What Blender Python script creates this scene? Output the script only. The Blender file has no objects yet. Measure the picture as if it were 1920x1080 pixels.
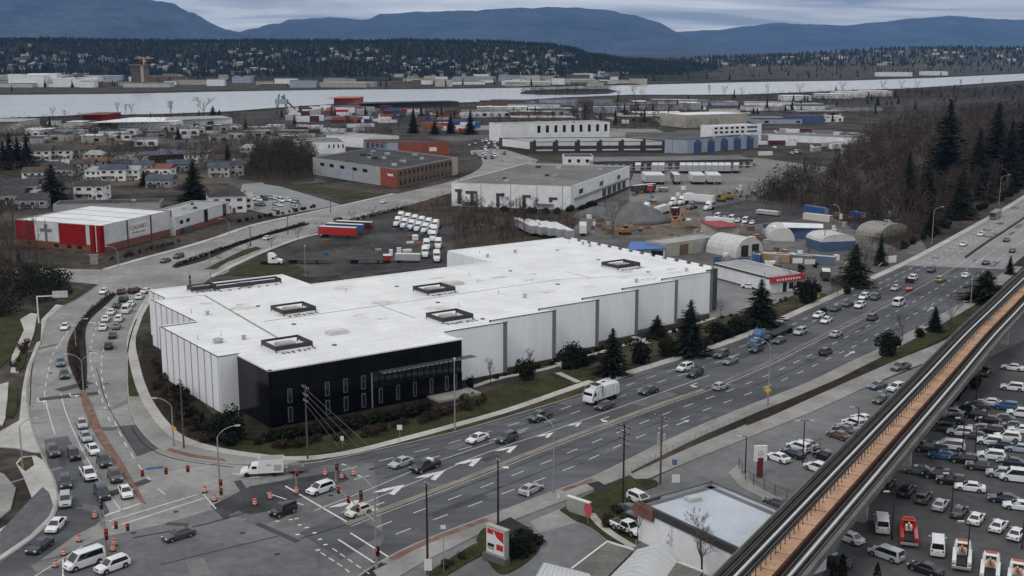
import bpy, bmesh, math, random
from math import sin, cos, pi, radians, atan2, hypot
from mathutils import Vector, Matrix
random.seed(7)
R = random.Random(11)
scene = bpy.context.scene
COL = scene.collection

# ------------------------------------------------------------------ camera
CAM_H, FOC, HORIZ = 68.0, 2250.0, 88.0          # survey of the photograph: height, focal length (px), horizon row
PITCH = math.atan2(540 - HORIZ, FOC)
cam_d = bpy.data.cameras.new('camera'); cam = bpy.data.objects.new('camera', cam_d); COL.objects.link(cam)
cam.location = (0, 0, CAM_H); cam.rotation_euler = (pi / 2 - PITCH, 0, 0)
cam_d.sensor_width = 36; cam_d.lens = FOC / 1920 * 36; cam_d.clip_start = 1; cam_d.clip_end = 60000
scene.camera = cam

# ------------------------------------------------------------------ sky, sun, exposure
SUN_EL, SUN_AZ = radians(48), radians(216)       # high soft sun behind thick cloud
world = bpy.data.worlds.new('World'); scene.world = world; world.use_nodes = True
nt = world.node_tree; nt.nodes.clear()
def wn(t, **k):
    n = nt.nodes.new(t)
    for a, b in k.items(): setattr(n, a, b)
    return n
def wl(a, b): nt.links.new(a, b)
tc = wn('ShaderNodeTexCoord'); sep = wn('ShaderNodeSeparateXYZ'); wl(tc.outputs['Generated'], sep.inputs[0])
zc = wn('ShaderNodeClamp'); wl(sep.outputs['Z'], zc.inputs[0])
za = wn('ShaderNodeMath', operation='ADD'); wl(zc.outputs[0], za.inputs[0]); za.inputs[1].default_value = 0.045
dx = wn('ShaderNodeMath', operation='DIVIDE'); wl(sep.outputs['X'], dx.inputs[0]); wl(za.outputs[0], dx.inputs[1])
dy = wn('ShaderNodeMath', operation='DIVIDE'); wl(sep.outputs['Y'], dy.inputs[0]); wl(za.outputs[0], dy.inputs[1])
cmb = wn('ShaderNodeCombineXYZ'); wl(dx.outputs[0], cmb.inputs[0]); wl(dy.outputs[0], cmb.inputs[1])
mp = wn('ShaderNodeMapping'); mp.inputs['Scale'].default_value = (0.34, 0.42, 1); mp.inputs['Location'].default_value = (3.3, 2.2, 0)
wl(cmb.outputs[0], mp.inputs['Vector'])
nz = wn('ShaderNodeTexNoise'); nz.inputs['Scale'].default_value = 1.0; nz.inputs['Detail'].default_value = 7; nz.inputs['Roughness'].default_value = .55
nz.inputs['Distortion'].default_value = .6
wl(mp.outputs[0], nz.inputs['Vector'])
cr = wn('ShaderNodeValToRGB'); wl(nz.outputs['Fac'], cr.inputs[0])
cr.color_ramp.elements[0].position = .36; cr.color_ramp.elements[0].color = (.60, .65, .73, 1)
cr.color_ramp.elements[1].position = .66; cr.color_ramp.elements[1].color = (1.95, 1.92, 1.85, 1)
lum = wn('ShaderNodeMath', operation='MULTIPLY_ADD'); wl(zc.outputs[0], lum.inputs[0]); lum.inputs[1].default_value = -.14; lum.inputs[2].default_value = .84
cld = wn('ShaderNodeMixRGB', blend_type='MULTIPLY'); cld.inputs[0].default_value = 1
wl(cr.outputs[0], cld.inputs[1]); wl(lum.outputs[0], cld.inputs[2])
sky = wn('ShaderNodeTexSky', sky_type='NISHITA'); sky.sun_disc = False; sky.sun_elevation = SUN_EL; sky.sun_rotation = SUN_AZ
sks = wn('ShaderNodeMixRGB', blend_type='MULTIPLY'); sks.inputs[0].default_value = 1; wl(sky.outputs[0], sks.inputs[1]); sks.inputs[2].default_value = (.07, .07, .07, 1)
mixs = wn('ShaderNodeMixRGB'); mixs.inputs[0].default_value = .88; wl(sks.outputs[0], mixs.inputs[1]); wl(cld.outputs[0], mixs.inputs[2])
bg = wn('ShaderNodeBackground'); wl(mixs.outputs[0], bg.inputs[0]); bg.inputs[1].default_value = 1.0
out = wn('ShaderNodeOutputWorld'); wl(bg.outputs[0], out.inputs[0])
sun_d = bpy.data.lights.new('sun', 'SUN'); sun = bpy.data.objects.new('sun', sun_d); COL.objects.link(sun)
sun_d.energy = 1.3; sun_d.angle = radians(16); sun_d.color = (1, .97, .93)
sun.rotation_euler = (pi / 2 - SUN_EL, 0, pi - SUN_AZ); sun.location = (0, 0, 300)
vs = scene.view_settings; vs.view_transform = 'Standard'; vs.look = 'None'; vs.exposure = -0.36; vs.gamma = 1; vs.use_curve_mapping = False
scene.display_settings.display_device = 'sRGB'
scene.cycles.use_denoising = True
scene.cycles.max_bounces = 6; scene.cycles.diffuse_bounces = 2; scene.cycles.glossy_bounces = 2; scene.cycles.transparent_max_bounces = 6; scene.cycles.volume_bounces = 0
scene.cycles.caustics_reflective = False; scene.cycles.caustics_refractive = False
scene.render.film_transparent = False

# ------------------------------------------------------------------ survey helper: photograph pixel -> point on a level plane
def G(x, y, z=0.0):
    a = (x - 960) / FOC; b = -(y - 540) / FOC
    dy_ = cos(PITCH) + b * sin(PITCH); dz = -sin(PITCH) + b * cos(PITCH)
    t = (z - CAM_H) / dz
    return Vector((a * t, dy_ * t, z))
def PX(X, Y, Z):
    zc_ = Y * cos(PITCH) - (Z - CAM_H) * sin(PITCH); yc = Y * sin(PITCH) + (Z - CAM_H) * cos(PITCH)
    return 960 + FOC * X / zc_, 540 - FOC * yc / zc_
def HT(x, y, ty):
    """height of something standing at pixel (x,y) whose top reaches row ty"""
    p = G(x, y); lo, hi = 0., 400.
    for _ in range(40):
        m = (lo + hi) / 2
        if PX(p.x, p.y, m)[1] > ty: lo = m
        else: hi = m
    return lo
def GS(pts, z=0.0): return [G(x, y, z) for x, y in pts]

# ------------------------------------------------------------------ materials
MATS = {}
def mat(name, col, rough=.8, var=.0, scale=.5, metal=0., bump=0., bscale=None, spec=.5, col2=None, detail=6, stretch=None, fine=0., emit=0, coat=0, stain=0., coords='Object'):
    """procedural surface: base colour with two octaves of uneven wear"""
    if name in MATS: return MATS[name]
    m = bpy.data.materials.new(name); m.use_nodes = True; t = m.node_tree
    b = t.nodes['Principled BSDF']; L = t.links.new
    b.inputs['Roughness'].default_value = rough; b.inputs['Metallic'].default_value = metal
    b.inputs['Specular IOR Level'].default_value = spec if rough < .75 else min(spec, .12)
    if coat: b.inputs['Coat Weight'].default_value = coat; b.inputs['Coat Roughness'].default_value = .08
    c = (*col, 1)
    b.inputs['Base Color'].default_value = c
    if var or col2 or bump or fine:
        if coords == 'World': g = t.nodes.new('ShaderNodeNewGeometry'); src = g.outputs['Position']
        else: g = t.nodes.new('ShaderNodeTexCoord'); src = g.outputs['Object']
        if stretch:
            mpn = t.nodes.new('ShaderNodeMapping'); mpn.inputs['Rotation'].default_value = (0, 0, -stretch[0]); mpn.inputs['Scale'].default_value = stretch[1]
            L(src, mpn.inputs['Vector']); src = mpn.outputs[0]
        n = t.nodes.new('ShaderNodeTexNoise'); n.inputs['Scale'].default_value = scale; n.inputs['Detail'].default_value = detail; n.inputs['Roughness'].default_value = .6
        L(src, n.inputs['Vector'])
        r = t.nodes.new('ShaderNodeValToRGB'); L(n.outputs['Fac'], r.inputs[0])
        r.color_ramp.elements[0].position = .36; r.color_ramp.elements[1].position = .64
        lo = col2 if col2 else tuple(max(0, x * (1 - var)) for x in col)
        hi = col if col2 else tuple(x * (1 + var) for x in col)
        r.color_ramp.elements[0].color = (*lo, 1); r.color_ramp.elements[1].color = (*hi, 1)
        last = r.outputs[0]
        if fine:
            n2 = t.nodes.new('ShaderNodeTexNoise'); n2.inputs['Scale'].default_value = scale * 9; n2.inputs['Detail'].default_value = 4; L(src, n2.inputs['Vector'])
            mr = t.nodes.new('ShaderNodeMapRange'); L(n2.outputs['Fac'], mr.inputs[0]); mr.inputs[1].default_value = .3; mr.inputs[2].default_value = .7
            mr.inputs[3].default_value = 1 - fine; mr.inputs[4].default_value = 1 + fine
            mx = t.nodes.new('ShaderNodeMixRGB'); mx.blend_type = 'MULTIPLY'; mx.inputs[0].default_value = 1; L(last, mx.inputs[1]); L(mr.outputs[0], mx.inputs[2]); last = mx.outputs[0]
        L(last, b.inputs['Base Color'])
        if bump:
            n3 = t.nodes.new('ShaderNodeTexNoise'); n3.inputs['Scale'].default_value = bscale or scale * 6; n3.inputs['Detail'].default_value = 5; L(src, n3.inputs['Vector'])
            bp = t.nodes.new('ShaderNodeBump'); bp.inputs['Strength'].default_value = bump; bp.inputs['Distance'].default_value = .05; L(n3.outputs['Fac'], bp.inputs['Height']); L(bp.outputs[0], b.inputs['Normal'])
    if emit: b.inputs['Emission Color'].default_value = c; b.inputs['Emission Strength'].default_value = emit
    MATS[name] = m
    return m
ROADA = radians(38)
ASPH = mat('asphalt', (.100, .104, .114), .85, .28, .05, fine=.18, coords='World', stretch=(ROADA, (.25, 1, 1)))
ASPH_OLD = mat('asphalt_worn', (.26, .255, .25), .9, .20, .07, fine=.13, coords='World')
ASPH_NEW = mat('asphalt_fresh', (.032, .033, .037), .8, .15, .1, coords='World')
ASPH_LOT = mat('asphalt_lot', (.16, .163, .168), .9, .22, .06, fine=.12, coords='World')
CONC = mat('concrete', (.42, .41, .39), .9, .16, .12, fine=.1, coords='World')
CONC_D = mat('concrete_dark', (.27, .264, .255), .9, .2, .12, fine=.1, coords='World')
CONC_O = mat('concrete_obj', (.30, .295, .28), .9, .15, .3, fine=.12)
BRICKP = mat('brick_paving', (.20, .122, .098), .9, .25, .5, fine=.25, coords='World')
GRASS = mat('grass', (.050, .054, .020), .95, 0, .25, col2=(.026, .027, .012), fine=.35, bump=.6, bscale=3, coords='World')
GRASS_DRY = mat('grass_dry', (.078, .068, .034), .95, 0, .2, col2=(.038, .034, .018), fine=.35, bump=.6, bscale=3, coords='World')
MULCH = mat('mulch', (.028, .021, .015), .95, .4, .4, fine=.4, coords='World')
GRAVEL = mat('gravel_dark', (.085, .082, .080), .95, 0, .045, col2=(.030, .029, .030), fine=.35, coords='World')
DIRT = mat('dirt', (.135, .115, .092), .95, .3, .04, fine=.25, coords='World')
YARD = mat('yard_asphalt', (.12, .118, .115), .95, .35, .03, fine=.2, coords='World')
PAINTW = mat('road_paint', (.62, .62, .60), .8, .18, 1.5, fine=.15, coords='World')
PAINTY = mat('road_paint_yellow', (.34, .27, .19), .8, .2, 1.5, coords='World')
LAND = mat('far_ground', (.080, .070, .058), .95, 0, .03, col2=(.024, .021, .017), fine=.5, coords='World')

# ------------------------------------------------------------------ objects
KIDS = {}
def link(o, parent=None):
    COL.objects.link(o)
    if parent is not None:
        o.parent = parent; KIDS.setdefault(parent.name, []).append(o)
    return o
def tag(o, label=None, cat=None, group=None, kind=None):
    if label: o['label'] = label
    if cat: o['category'] = cat
    if group: o['group'] = group
    if kind: o['kind'] = kind
    return o
def empty(name, loc=(0, 0, 0), rz=0.0, label=None, cat=None, group=None):
    o = bpy.data.objects.new(name, None); o.empty_display_size = .2; COL.objects.link(o)
    o.location = loc; o.rotation_euler = (0, 0, rz)
    return tag(o, label, cat, group)
def copy_tree(o, parent=None):
    c = o.copy(); link(c, parent)
    for ch in KIDS.get(o.name, ()): copy_tree(ch, c)
    return c
def children(o): return KIDS.get(o.name, [])
def inst(name, mesh, parent=None, loc=(0, 0, 0), rz=0., m=None, sc=None):
    o = bpy.data.objects.new(name, mesh); link(o, parent); o.location = loc; o.rotation_euler = (0, 0, rz)
    if sc: o.scale = sc
    if m: o.material_slots[0].link = 'OBJECT'; o.material_slots[0].material = m
    return o
class MB:
    def __init__(s): s.v = []; s.f = []
    def add(s, pts, faces):
        b = len(s.v); s.v += [tuple(p) for p in pts]; s.f += [tuple(i + b for i in f) for f in faces]; return s
    def poly(s, pts): return s.add(pts, [tuple(range(len(pts)))])
    def prism(s, pts, z0, z1, cap=True, bottom=False):
        n = len(pts); P = [(p[0], p[1]) for p in pts]
        if sum(P[i][0] * P[(i + 1) % n][1] - P[(i + 1) % n][0] * P[i][1] for i in range(n)) < 0: P = P[::-1]
        V = [(x, y, z0) for x, y in P] + [(x, y, z1) for x, y in P]
        F = [(i, (i + 1) % n, (i + 1) % n + n, i + n) for i in range(n)]
        if cap: F.append(tuple(range(n, 2 * n)))
        if bottom: F.append(tuple(range(n - 1, -1, -1)))
        return s.add(V, F)
    def box(s, c, d, rz=0., taper=1.):
        x, y, z = d[0] / 2, d[1] / 2, d[2] / 2; cs, sn = cos(rz), sin(rz)
        V = []
        for k in (-1, 1):
            t = taper if k > 0 else 1
            for i, j in ((-1, -1), (1, -1), (1, 1), (-1, 1)):
                a, b = i * x * t, j * y * t
                V.append((c[0] + a * cs - b * sn, c[1] + a * sn + b * cs, c[2] + k * z))
        return s.add(V, [(3, 2, 1, 0), (4, 5, 6, 7), (0, 1, 5, 4), (1, 2, 6, 5), (2, 3, 7, 6), (3, 0, 4, 7)])
    def tube(s, p, q, r0, r1=None, n=6, caps=True):
        r1 = r0 if r1 is None else r1
        p = Vector(p); q = Vector(q); d = (q - p)
        if d.length < 1e-6: return s
        d.normalize(); a = d.orthogonal().normalized(); b = d.cross(a)
        V = [p + (a * cos(2 * pi * i / n) + b * sin(2 * pi * i / n)) * r0 for i in range(n)] + [q + (a * cos(2 * pi * i / n) + b * sin(2 * pi * i / n)) * r1 for i in range(n)]
        F = [(i, (i + 1) % n, (i + 1) % n + n, i + n) for i in range(n)]
        if caps: F += [tuple(range(n - 1, -1, -1)), tuple(range(n, 2 * n))]
        return s.add(V, F)
    def path(s, pts, r, n=5):
        for a, b in zip(pts, pts[1:]): s.tube(a, b, r, r, n)
        return s
    def loft(s, rings, close=True, cap=True):
        n = len(rings[0]); b = len(s.v)
        for r in rings: s.v += [tuple(p) for p in r]
        for k in range(len(rings) - 1):
            for i in range(n if close else n - 1):
                j = (i + 1) % n
                s.f.append((b + k * n + i, b + k * n + j, b + (k + 1) * n + j, b + (k + 1) * n + i))
        if cap:
            s.f.append(tuple(b + i for i in range(n - 1, -1, -1))); e = b + (len(rings) - 1) * n; s.f.append(tuple(e + i for i in range(n)))
        return s
    def mesh(s, name, m=None, smooth=False):
        me = bpy.data.meshes.new(name); me.from_pydata(s.v, [], s.f); me.update()
        if m: me.materials.append(m)
        if smooth: me.polygons.foreach_set('use_smooth', [True] * len(me.polygons))
        return me
    def build(s, name, m, parent=None, smooth=False, loc=(0, 0, 0), rz=0.):
        return inst(name, s.mesh(name, m, smooth), parent, loc, rz)
def sheet(name, pts, z, m, kind='structure', parent=None):
    """a flat sheet through surveyed points"""
    P = [(p[0], p[1], z) for p in pts]; n = len(P)
    if sum(P[i][0] * P[(i + 1) % n][1] - P[(i + 1) % n][0] * P[i][1] for i in range(n)) < 0: P = P[::-1]
    o = MB().poly(P).build(name, m, parent)
    if kind and not parent: o['kind'] = kind
    return o
def slab(name, pts, z0, z1, m, kind='structure', parent=None):
    o = MB().prism(pts, z0, z1).build(name, m, parent)
    if kind and not parent: o['kind'] = kind
    return o
def smooth_line(pts, n=6):
    """Catmull-Rom through world points"""
    P = [Vector(p) for p in pts]; P = [P[0] * 2 - P[1]] + P + [P[-1] * 2 - P[-2]]; o = []
    for i in range(1, len(P) - 2):
        a, b, c, d = P[i - 1:i + 3]
        for k in range(n):
            t = k / n
            o.append(.5 * ((2 * b) + (c - a) * t + (2 * a - 5 * b + 4 * c - d) * t * t + (3 * b - a - 3 * c + d) * t ** 3))
    o.append(P[-2]); return o
def off(line, d):
    """offset a polyline sideways (left positive)"""
    o = []
    for i, p in enumerate(line):
        a = line[max(0, i - 1)]; b = line[min(len(line) - 1, i + 1)]; t = (b - a); t.z = 0; t.normalize()
        o.append(p + Vector((-t.y, t.x, 0)) * d)
    return o
def walk(line, s):
    for a, b in zip(line, line[1:]):
        l = (b - a).length
        if s <= l: return a + (b - a) * (s / l), (b - a).normalized()
        s -= l
    return line[-1].copy(), (line[-1] - line[-2]).normalized()
def length(line): return sum((b - a).length for a, b in zip(line, line[1:]))
def nearest(line, p):
    best = (1e9, None)
    for a, b in zip(line, line[1:]):
        d = b - a; t = max(0, min(1, (p - a).dot(d) / d.length_squared)); q = a + d * t; e = (p - q).length
        if e < best[0]: best = (e, d.normalized())
    return best[1]
# ================================================================== SETTING
# ground: one sheet to the horizon
g = sheet('ground', [(-16000, -250), (16000, -250), (16000, 28400), (-16000, 28400)], 0, LAND)
# river, seen as a pale reaching band; both banks are low
WATER = mat('river_water', (.36, .38, .40), .20, .06, .01, spec=1.0, bump=.05, bscale=.06, coords='World', stretch=(0, (.3, 1, 1)))
near_b = [(-300, 232), (0, 224), (150, 219), (300, 216), (430, 211), (520, 204), (640, 196), (760, 194), (870, 194), (950, 191), (1060, 184), (1180, 179), (1280, 179), (1400, 179), (1520, 174), (1700, 167), (1800, 161), (1920, 152), (2300, 136)]
far_b = [(-300, 181), (0, 178), (220, 176), (400, 172), (640, 168), (800, 167), (950, 165), (1060, 162), (1160, 160), (1280, 157), (1400, 154), (1600, 151), (1750, 146), (1920, 138), (2300, 126)]
sheet('river', GS(near_b) + GS(far_b)[::-1], .35, WATER)
BANK = mat('river_bank', (.040, .034, .028), .95, .4, .03, fine=.3, coords='World')
def bank(name, line, w, h):
    L = GS(line); mb = MB()
    rows = [[p + Vector((0, -w, 0)), p + Vector((0, -w * .4, h + R.uniform(-.3, .5))), p + Vector((0, 0, h * .8)), p + Vector((0, w * .5, 0))] for p in L]
    mb.loft(rows, close=False, cap=False); tag(mb.build(name, BANK), kind='structure')
bank('river_bank', near_b, 10, 1.4); bank('river_bank', far_b, -16, 2.4)
ISL = [(975, 176), (1010, 178), (1080, 178), (1140, 176), (1157, 172), (1140, 168), (1060, 168), (985, 171)]
slab('river_island', GS(ISL), .2, 1.2, BANK)

# ---- hills and mountains as real relief
def fbm(x, y, seed=0):
    from mathutils import noise as N
    return N.fractal(Vector((x, y, seed * 7.3)), 1.0, 2.0, 5)
def relief(name, x0, x1, y0, y1, nx, ny, fn, m):
    V = []; F = []
    for j in range(ny + 1):
        for i in range(nx + 1):
            x = x0 + (x1 - x0) * i / nx; y = y0 + (y1 - y0) * j / ny
            V.append((x, y, fn(x, y)))
    for j in range(ny):
        for i in range(nx):
            a = j * (nx + 1) + i; F.append((a, a + 1, a + nx + 2, a + nx + 1))
    o = MB(); o.v = V; o.f = F; ob = o.build(name, m, smooth=True); ob['kind'] = 'structure'; return ob
def lerp(tab, x):
    if x <= tab[0][0]: return tab[0][1]
    for (a, b), (c, d) in zip(tab, tab[1:]):
        if x <= c: t = (x - a) / (c - a); t = t * t * (3 - 2 * t); return b + (d - b) * t
    return tab[-1][1]
# skyline rows read off the photograph become ridge heights at each ridge's own distance
def ridge(dist, tab):
    z = dist * cos(PITCH) + CAM_H * sin(PITCH) * 0
    return [((x - 960) / FOC * dist * 1.02, max(0, CAM_H + (HORIZ - y) / FOC * dist * 1.02)) for x, y in tab]
FORESTM = mat('hill_forest', (.018, .022, .017), .95, .4, .008, fine=.35, coords='World')
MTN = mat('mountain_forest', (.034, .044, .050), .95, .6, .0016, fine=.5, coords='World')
hill_tab = ridge(3700, [(-400, 74), (0, 69), (120, 68), (260, 71), (420, 74), (520, 72), (640, 71), (760, 70), (900, 73), (1020, 77), (1060, 82), (1110, 95), (1180, 104), (1260, 112), (1400, 128)])
def hill_h(x, y):
    top = lerp(hill_tab, x * 3700 / max(y, 1000)) - 14
    t = (y - 2560) / (3700 - 2560)
    s = 0 if t <= 0 else (t * t * (3 - 2 * t) if t < 1 else 1)
    return max(-2, top * s + (fbm(x * .003, y * .003, 1) * 7) * min(1, max(0, t * 3)))
relief('hill', -2700, 1200, 2500, 5200, 90, 60, hill_h, FORESTM)
low_tab = ridge(5200, [(1180, 118), (1330, 108), (1440, 104), (1540, 99), (1650, 94), (1760, 92), (1850, 92), (2000, 90), (2300, 88)])
def low_h(x, y):
    t = (y - 3900) / 1300.; s = 0 if t <= 0 else (t * t * (3 - 2 * t) if t < 1 else 1)
    return max(-2, lerp(low_tab, x * 5200 / max(y, 1000)) * s + fbm(x * .002, y * .002, 4) * 6 * min(1, max(0, t * 3)))
relief('low_hill', 700, 4600, 3850, 6400, 70, 40, low_h, mat('low_hill_ground', (.070, .066, .050), .95, .4, .006, fine=.4, coords='World'))
def mountain(name, dist, depth, tab, seed, rough):
    T = ridge(dist, tab); x0, x1 = T[0][0], T[-1][0]
    def h(x, y):
        t = 1 - abs((y - dist) / depth); 
        if t <= 0: return -5
        s = t ** .8
        return max(-5, lerp(T, x) * s * (1 + rough * .35 * fbm(x * .0011, y * .0011, seed) * (1 - t)) + rough * 60 * fbm(x * .0016, y * .0016, seed + 3) * (1 - t) * t * 3 + rough * 22 * fbm(x * .004, y * .004, seed + 5) * t)
    relief(name, x0, x1, dist - depth, dist + depth, 200, 70, h, MTN)
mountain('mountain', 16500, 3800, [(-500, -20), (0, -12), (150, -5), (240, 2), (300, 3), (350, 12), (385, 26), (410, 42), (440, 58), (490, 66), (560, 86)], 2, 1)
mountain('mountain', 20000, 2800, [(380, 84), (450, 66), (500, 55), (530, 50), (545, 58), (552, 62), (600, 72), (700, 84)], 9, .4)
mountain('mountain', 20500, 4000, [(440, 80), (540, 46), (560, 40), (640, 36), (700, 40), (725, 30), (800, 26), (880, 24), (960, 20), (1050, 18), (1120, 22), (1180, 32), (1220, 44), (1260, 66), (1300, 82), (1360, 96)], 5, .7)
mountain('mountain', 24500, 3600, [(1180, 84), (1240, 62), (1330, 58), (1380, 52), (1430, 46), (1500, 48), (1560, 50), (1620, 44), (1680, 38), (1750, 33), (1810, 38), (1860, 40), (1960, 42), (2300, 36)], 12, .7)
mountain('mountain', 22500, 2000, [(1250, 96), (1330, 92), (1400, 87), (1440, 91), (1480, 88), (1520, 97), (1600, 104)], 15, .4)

# ---- main road: kerb lines surveyed from the photograph
MN = smooth_line(GS([(540, 874), (610, 866), (750, 836), (852, 812), (940, 787), (1090, 741), (1160, 712), (1280, 674), (1400, 634), (1526, 577), (1640, 525), (1728, 483), (1830, 427), (1920, 374), (2030, 300), (2110, 252)]))
MS = smooth_line(GS([(640, 1105), (700, 1062), (780, 1020), (905, 972), (1030, 925), (1122, 890), (1260, 822), (1392, 766), (1510, 720), (1596, 679), (1651, 653), (1735, 607), (1823, 556), (1880, 512), (1930, 470), (2010, 405), (2110, 320), (2200, 262)]))
MED = smooth_line(GS([(650, 985), (705, 963), (780, 935), (905, 887), (1030, 837), (1160, 788), (1250, 755), (1335, 726), (1435, 684), (1500, 652), (1572, 616), (1646, 579), (1720, 538), (1790, 498), (1850, 456), (1920, 410), (2070, 305)]))
sheet('main_road', MN + MS[::-1], .06, ASPH)
# left avenue
LW = GS([(190, 532), (150, 560), (110, 580), (90, 598), (77, 643), (60, 685), (52, 727), (54, 768), (66, 815), (84, 862), (104, 902), (110, 944), (98, 975), (59, 1014), (0, 1054), (-90, 1105)])
LE = GS([(430, 512), (330, 535), (285, 548), (266, 580), (250, 612), (239, 654), (237, 700), (239, 745), (246, 780), (268, 815), (303, 845), (352, 862), (440, 872), (540, 874)])
LWs, LEs = smooth_line(LW), smooth_line(LE)
sheet('avenue', LWs + GS([(-90, 1140), (560, 1150)]) + [MS[0], MN[0]] + LEs[::-1] + GS([(430, 470), (250, 502)]), .05, ASPH_OLD)
# darker resurfaced crossing and turn lanes
sheet('crossing_asphalt', GS([(-90, 1145), (0, 1070), (120, 1040), (200, 1006), (300, 985), (420, 950), (520, 905), (610, 872), (700, 868), (720, 1010), (690, 1070), (600, 1150)]), .066, mat('asphalt_crossing', (.14, .141, .146), .88, .22, .07, fine=.14, coords='World'))
sheet('turn_lane_asphalt', GS([(83, 824), (127, 818), (145, 850), (178, 905), (205, 960), (180, 985), (140, 1005), (60, 1062), (0, 1085), (0, 1056), (59, 1015), (98, 976), (111, 944), (104, 902), (88, 866)]), .070, ASPH)
sheet('asphalt_patch', GS([(222, 800), (262, 796), (296, 842), (257, 857)]), .068, mat('asphalt_patch', (.085, .088, .095), .88, .12, .2, coords='World'))
sheet('asphalt_patch', GS([(470, 912), (560, 897), (640, 882), (655, 900), (560, 935), (500, 960), (420, 975), (395, 950)]), .070, mat('asphalt_trench', (.058, .059, .062), .9, .3, .15, fine=.2, coords='World'))
sheet('asphalt_patch', GS([(560, 1000), (650, 960), (720, 1000), (640, 1050)]), .072, ASPH)
# avenue continuing north-east
NW = GS([(205, 506), (270, 487), (340, 468), (410, 447), (480, 423), (560, 405), (630, 390), (730, 367), (800, 351), (845, 340), (890, 322), (905, 306), (895, 290), (880, 282)])
NE = GS([(1010, 300), (985, 318), (930, 335), (845, 362), (755, 388), (690, 408), (605, 432), (540, 455), (480, 480), (420, 506), (380, 532)])
sheet('avenue_far', smooth_line(NW) + GS([(940, 278)]) + smooth_line(NE) + GS([(285, 552), (190, 534)]), .045, ASPH_OLD)
sheet('side_street', GS([(-60, 500), (205, 506), (190, 534), (60, 522), (-60, 520)]), .040, ASPH_OLD)
def kerb(name, line, w=.3, h=.2, m=CONC_O, side=1):
    L = line; A = off(L, w * side); mb = MB()
    mb.loft([[(a.x, a.y, .02), (a.x, a.y, h), (b.x, b.y, h), (b.x, b.y, .02)] for a, b in zip(L, A)]); tag(mb.build(name, m), kind='structure')
def ribbon(line, d0, d1): return off(line, d0) + off(line, d1)[::-1]
# sidewalks
kerb('kerb', MN, side=1); kerb('kerb', MS, side=-1); kerb('kerb', LEs[12:], side=1); kerb('kerb', LWs, side=-1)
def part_of(line, a, b):
    n = len(line); return line[int(a * (n - 1)):int(b * (n - 1)) + 1]
i1160 = min(range(len(MN)), key=lambda i: (MN[i] - G(1130, 726)).length)
slab('sidewalk', ribbon(MN[i1160:], .3, 2.6), .02, .185, CONC)
SWN = smooth_line(GS([(258, 600), (246, 640), (254, 690), (268, 735), (290, 775), (318, 808), (345, 826), (400, 843), (480, 856), (560, 861), (650, 851), (760, 824), (860, 797), (960, 768), (1080, 726), (1110, 716)]))
slab('sidewalk', ribbon(SWN, -1.0, 1.0), .02, .20, CONC)
SWL = smooth_line(GS([(282, 556), (262, 590), (258, 600)]))
slab('sidewalk', ribbon(SWL, -1.0, 1.0), .02, .195, CONC)
slab('verge', MN[6:i1160 + 1] + off(MN[6:i1160 + 1], 3.0)[::-1], .02, .17, GRASS_DRY)
slab('verge', LEs[14:50] + GS([(280, 780), (262, 735), (250, 690), (242, 640), (254, 600), (276, 560)]), .02, .17, GRASS)
# sidewalk corner apron
slab('sidewalk', GS([(239, 745), (246, 780), (268, 815), (303, 845), (352, 862), (440, 872), (540, 874), (560, 866), (480, 860), (395, 848), (338, 830), (310, 812), (282, 780), (262, 745)]), .02, .19, CONC_D)
sheet('brick_paving', GS([(318, 842), (360, 853), (420, 862), (425, 868), (360, 860), (312, 847)]), .196, BRICKP)
south = MS[:]
j0 = min(range(len(MS)), key=lambda i: (MS[i] - G(705, 1058)).length); j1 = min(range(len(MS)), key=lambda i: (MS[i] - G(1122, 890)).length); j2 = min(range(len(MS)), key=lambda i: (MS[i] - G(1400, 764)).length); j3 = min(range(len(MS)), key=lambda i: (MS[i] - G(1900, 495)).length)
slab('sidewalk', ribbon(MS[j0:j3], -.3, -3.6), .02, .18, CONC_D)
slab('brick_paving', ribbon(MS[j0 + 1:j0 + 12], -.4, -1.5), .02, .20, BRICKP); slab('brick_paving', ribbon(MS[j1 - 5:j1], -.4, -1.4), .02, .20, BRICKP)
slab('mulch_bed', GS([(1395, 790), (1440, 768), (1500, 742), (1580, 708), (1660, 668), (1720, 636), (1740, 645), (1680, 676), (1600, 712), (1520, 748), (1450, 780), (1400, 800)]), .02, .19, MULCH)
slab('verge', GS([(1640, 678), (1700, 644), (1760, 612), (1830, 577), (1840, 590), (1790, 625), (1730, 655), (1660, 685)]), .02, .195, GRASS)
slab('footpath', GS([(1180, 892), (1300, 838), (1400, 797), (1520, 748), (1600, 712), (1680, 677), (1760, 645), (1850, 600), (1870, 610), (1790, 660), (1690, 698), (1600, 738), (1520, 775), (1420, 815), (1320, 855), (1200, 905)]), .02, .18, CONC_D)
# central median of the main road: low concrete strip with barrier beyond
mm = min(range(len(MED)), key=lambda i: (MED[i] - G(1300, 720)).length)
slab('median', ribbon(MED[:mm], -.55, .55), .02, .20, mat('median_concrete', (.225, .205, .185), .9, .2, .3, fine=.15, coords='World'))
slab('median', ribbon(MED[mm:mm + 24], -.4, .4), .02, .16, mat('median_patched', (.17, .155, .14), .9, .25, .3, fine=.2, coords='World'))
mb_ = min(range(len(MED)), key=lambda i: (MED[i] - G(1790, 482)).length)
L_ = MED[mb_:]
o = MB().loft([[(a.x, a.y, .02), (a.x * .5 + b.x * .5 - .1, a.y * .5 + b.y * .5, .85), (a.x * .5 + b.x * .5 + .1, a.y * .5 + b.y * .5, .85), (b.x, b.y, .02)] for a, b in zip(off(L_, .3), off(L_, -.3))]).build('median_barrier', mat('barrier', (.07, .068, .065), .9, .2, .4))
tag(o, 'low dark concrete median barrier along the far end of the main road', 'barrier')
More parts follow.
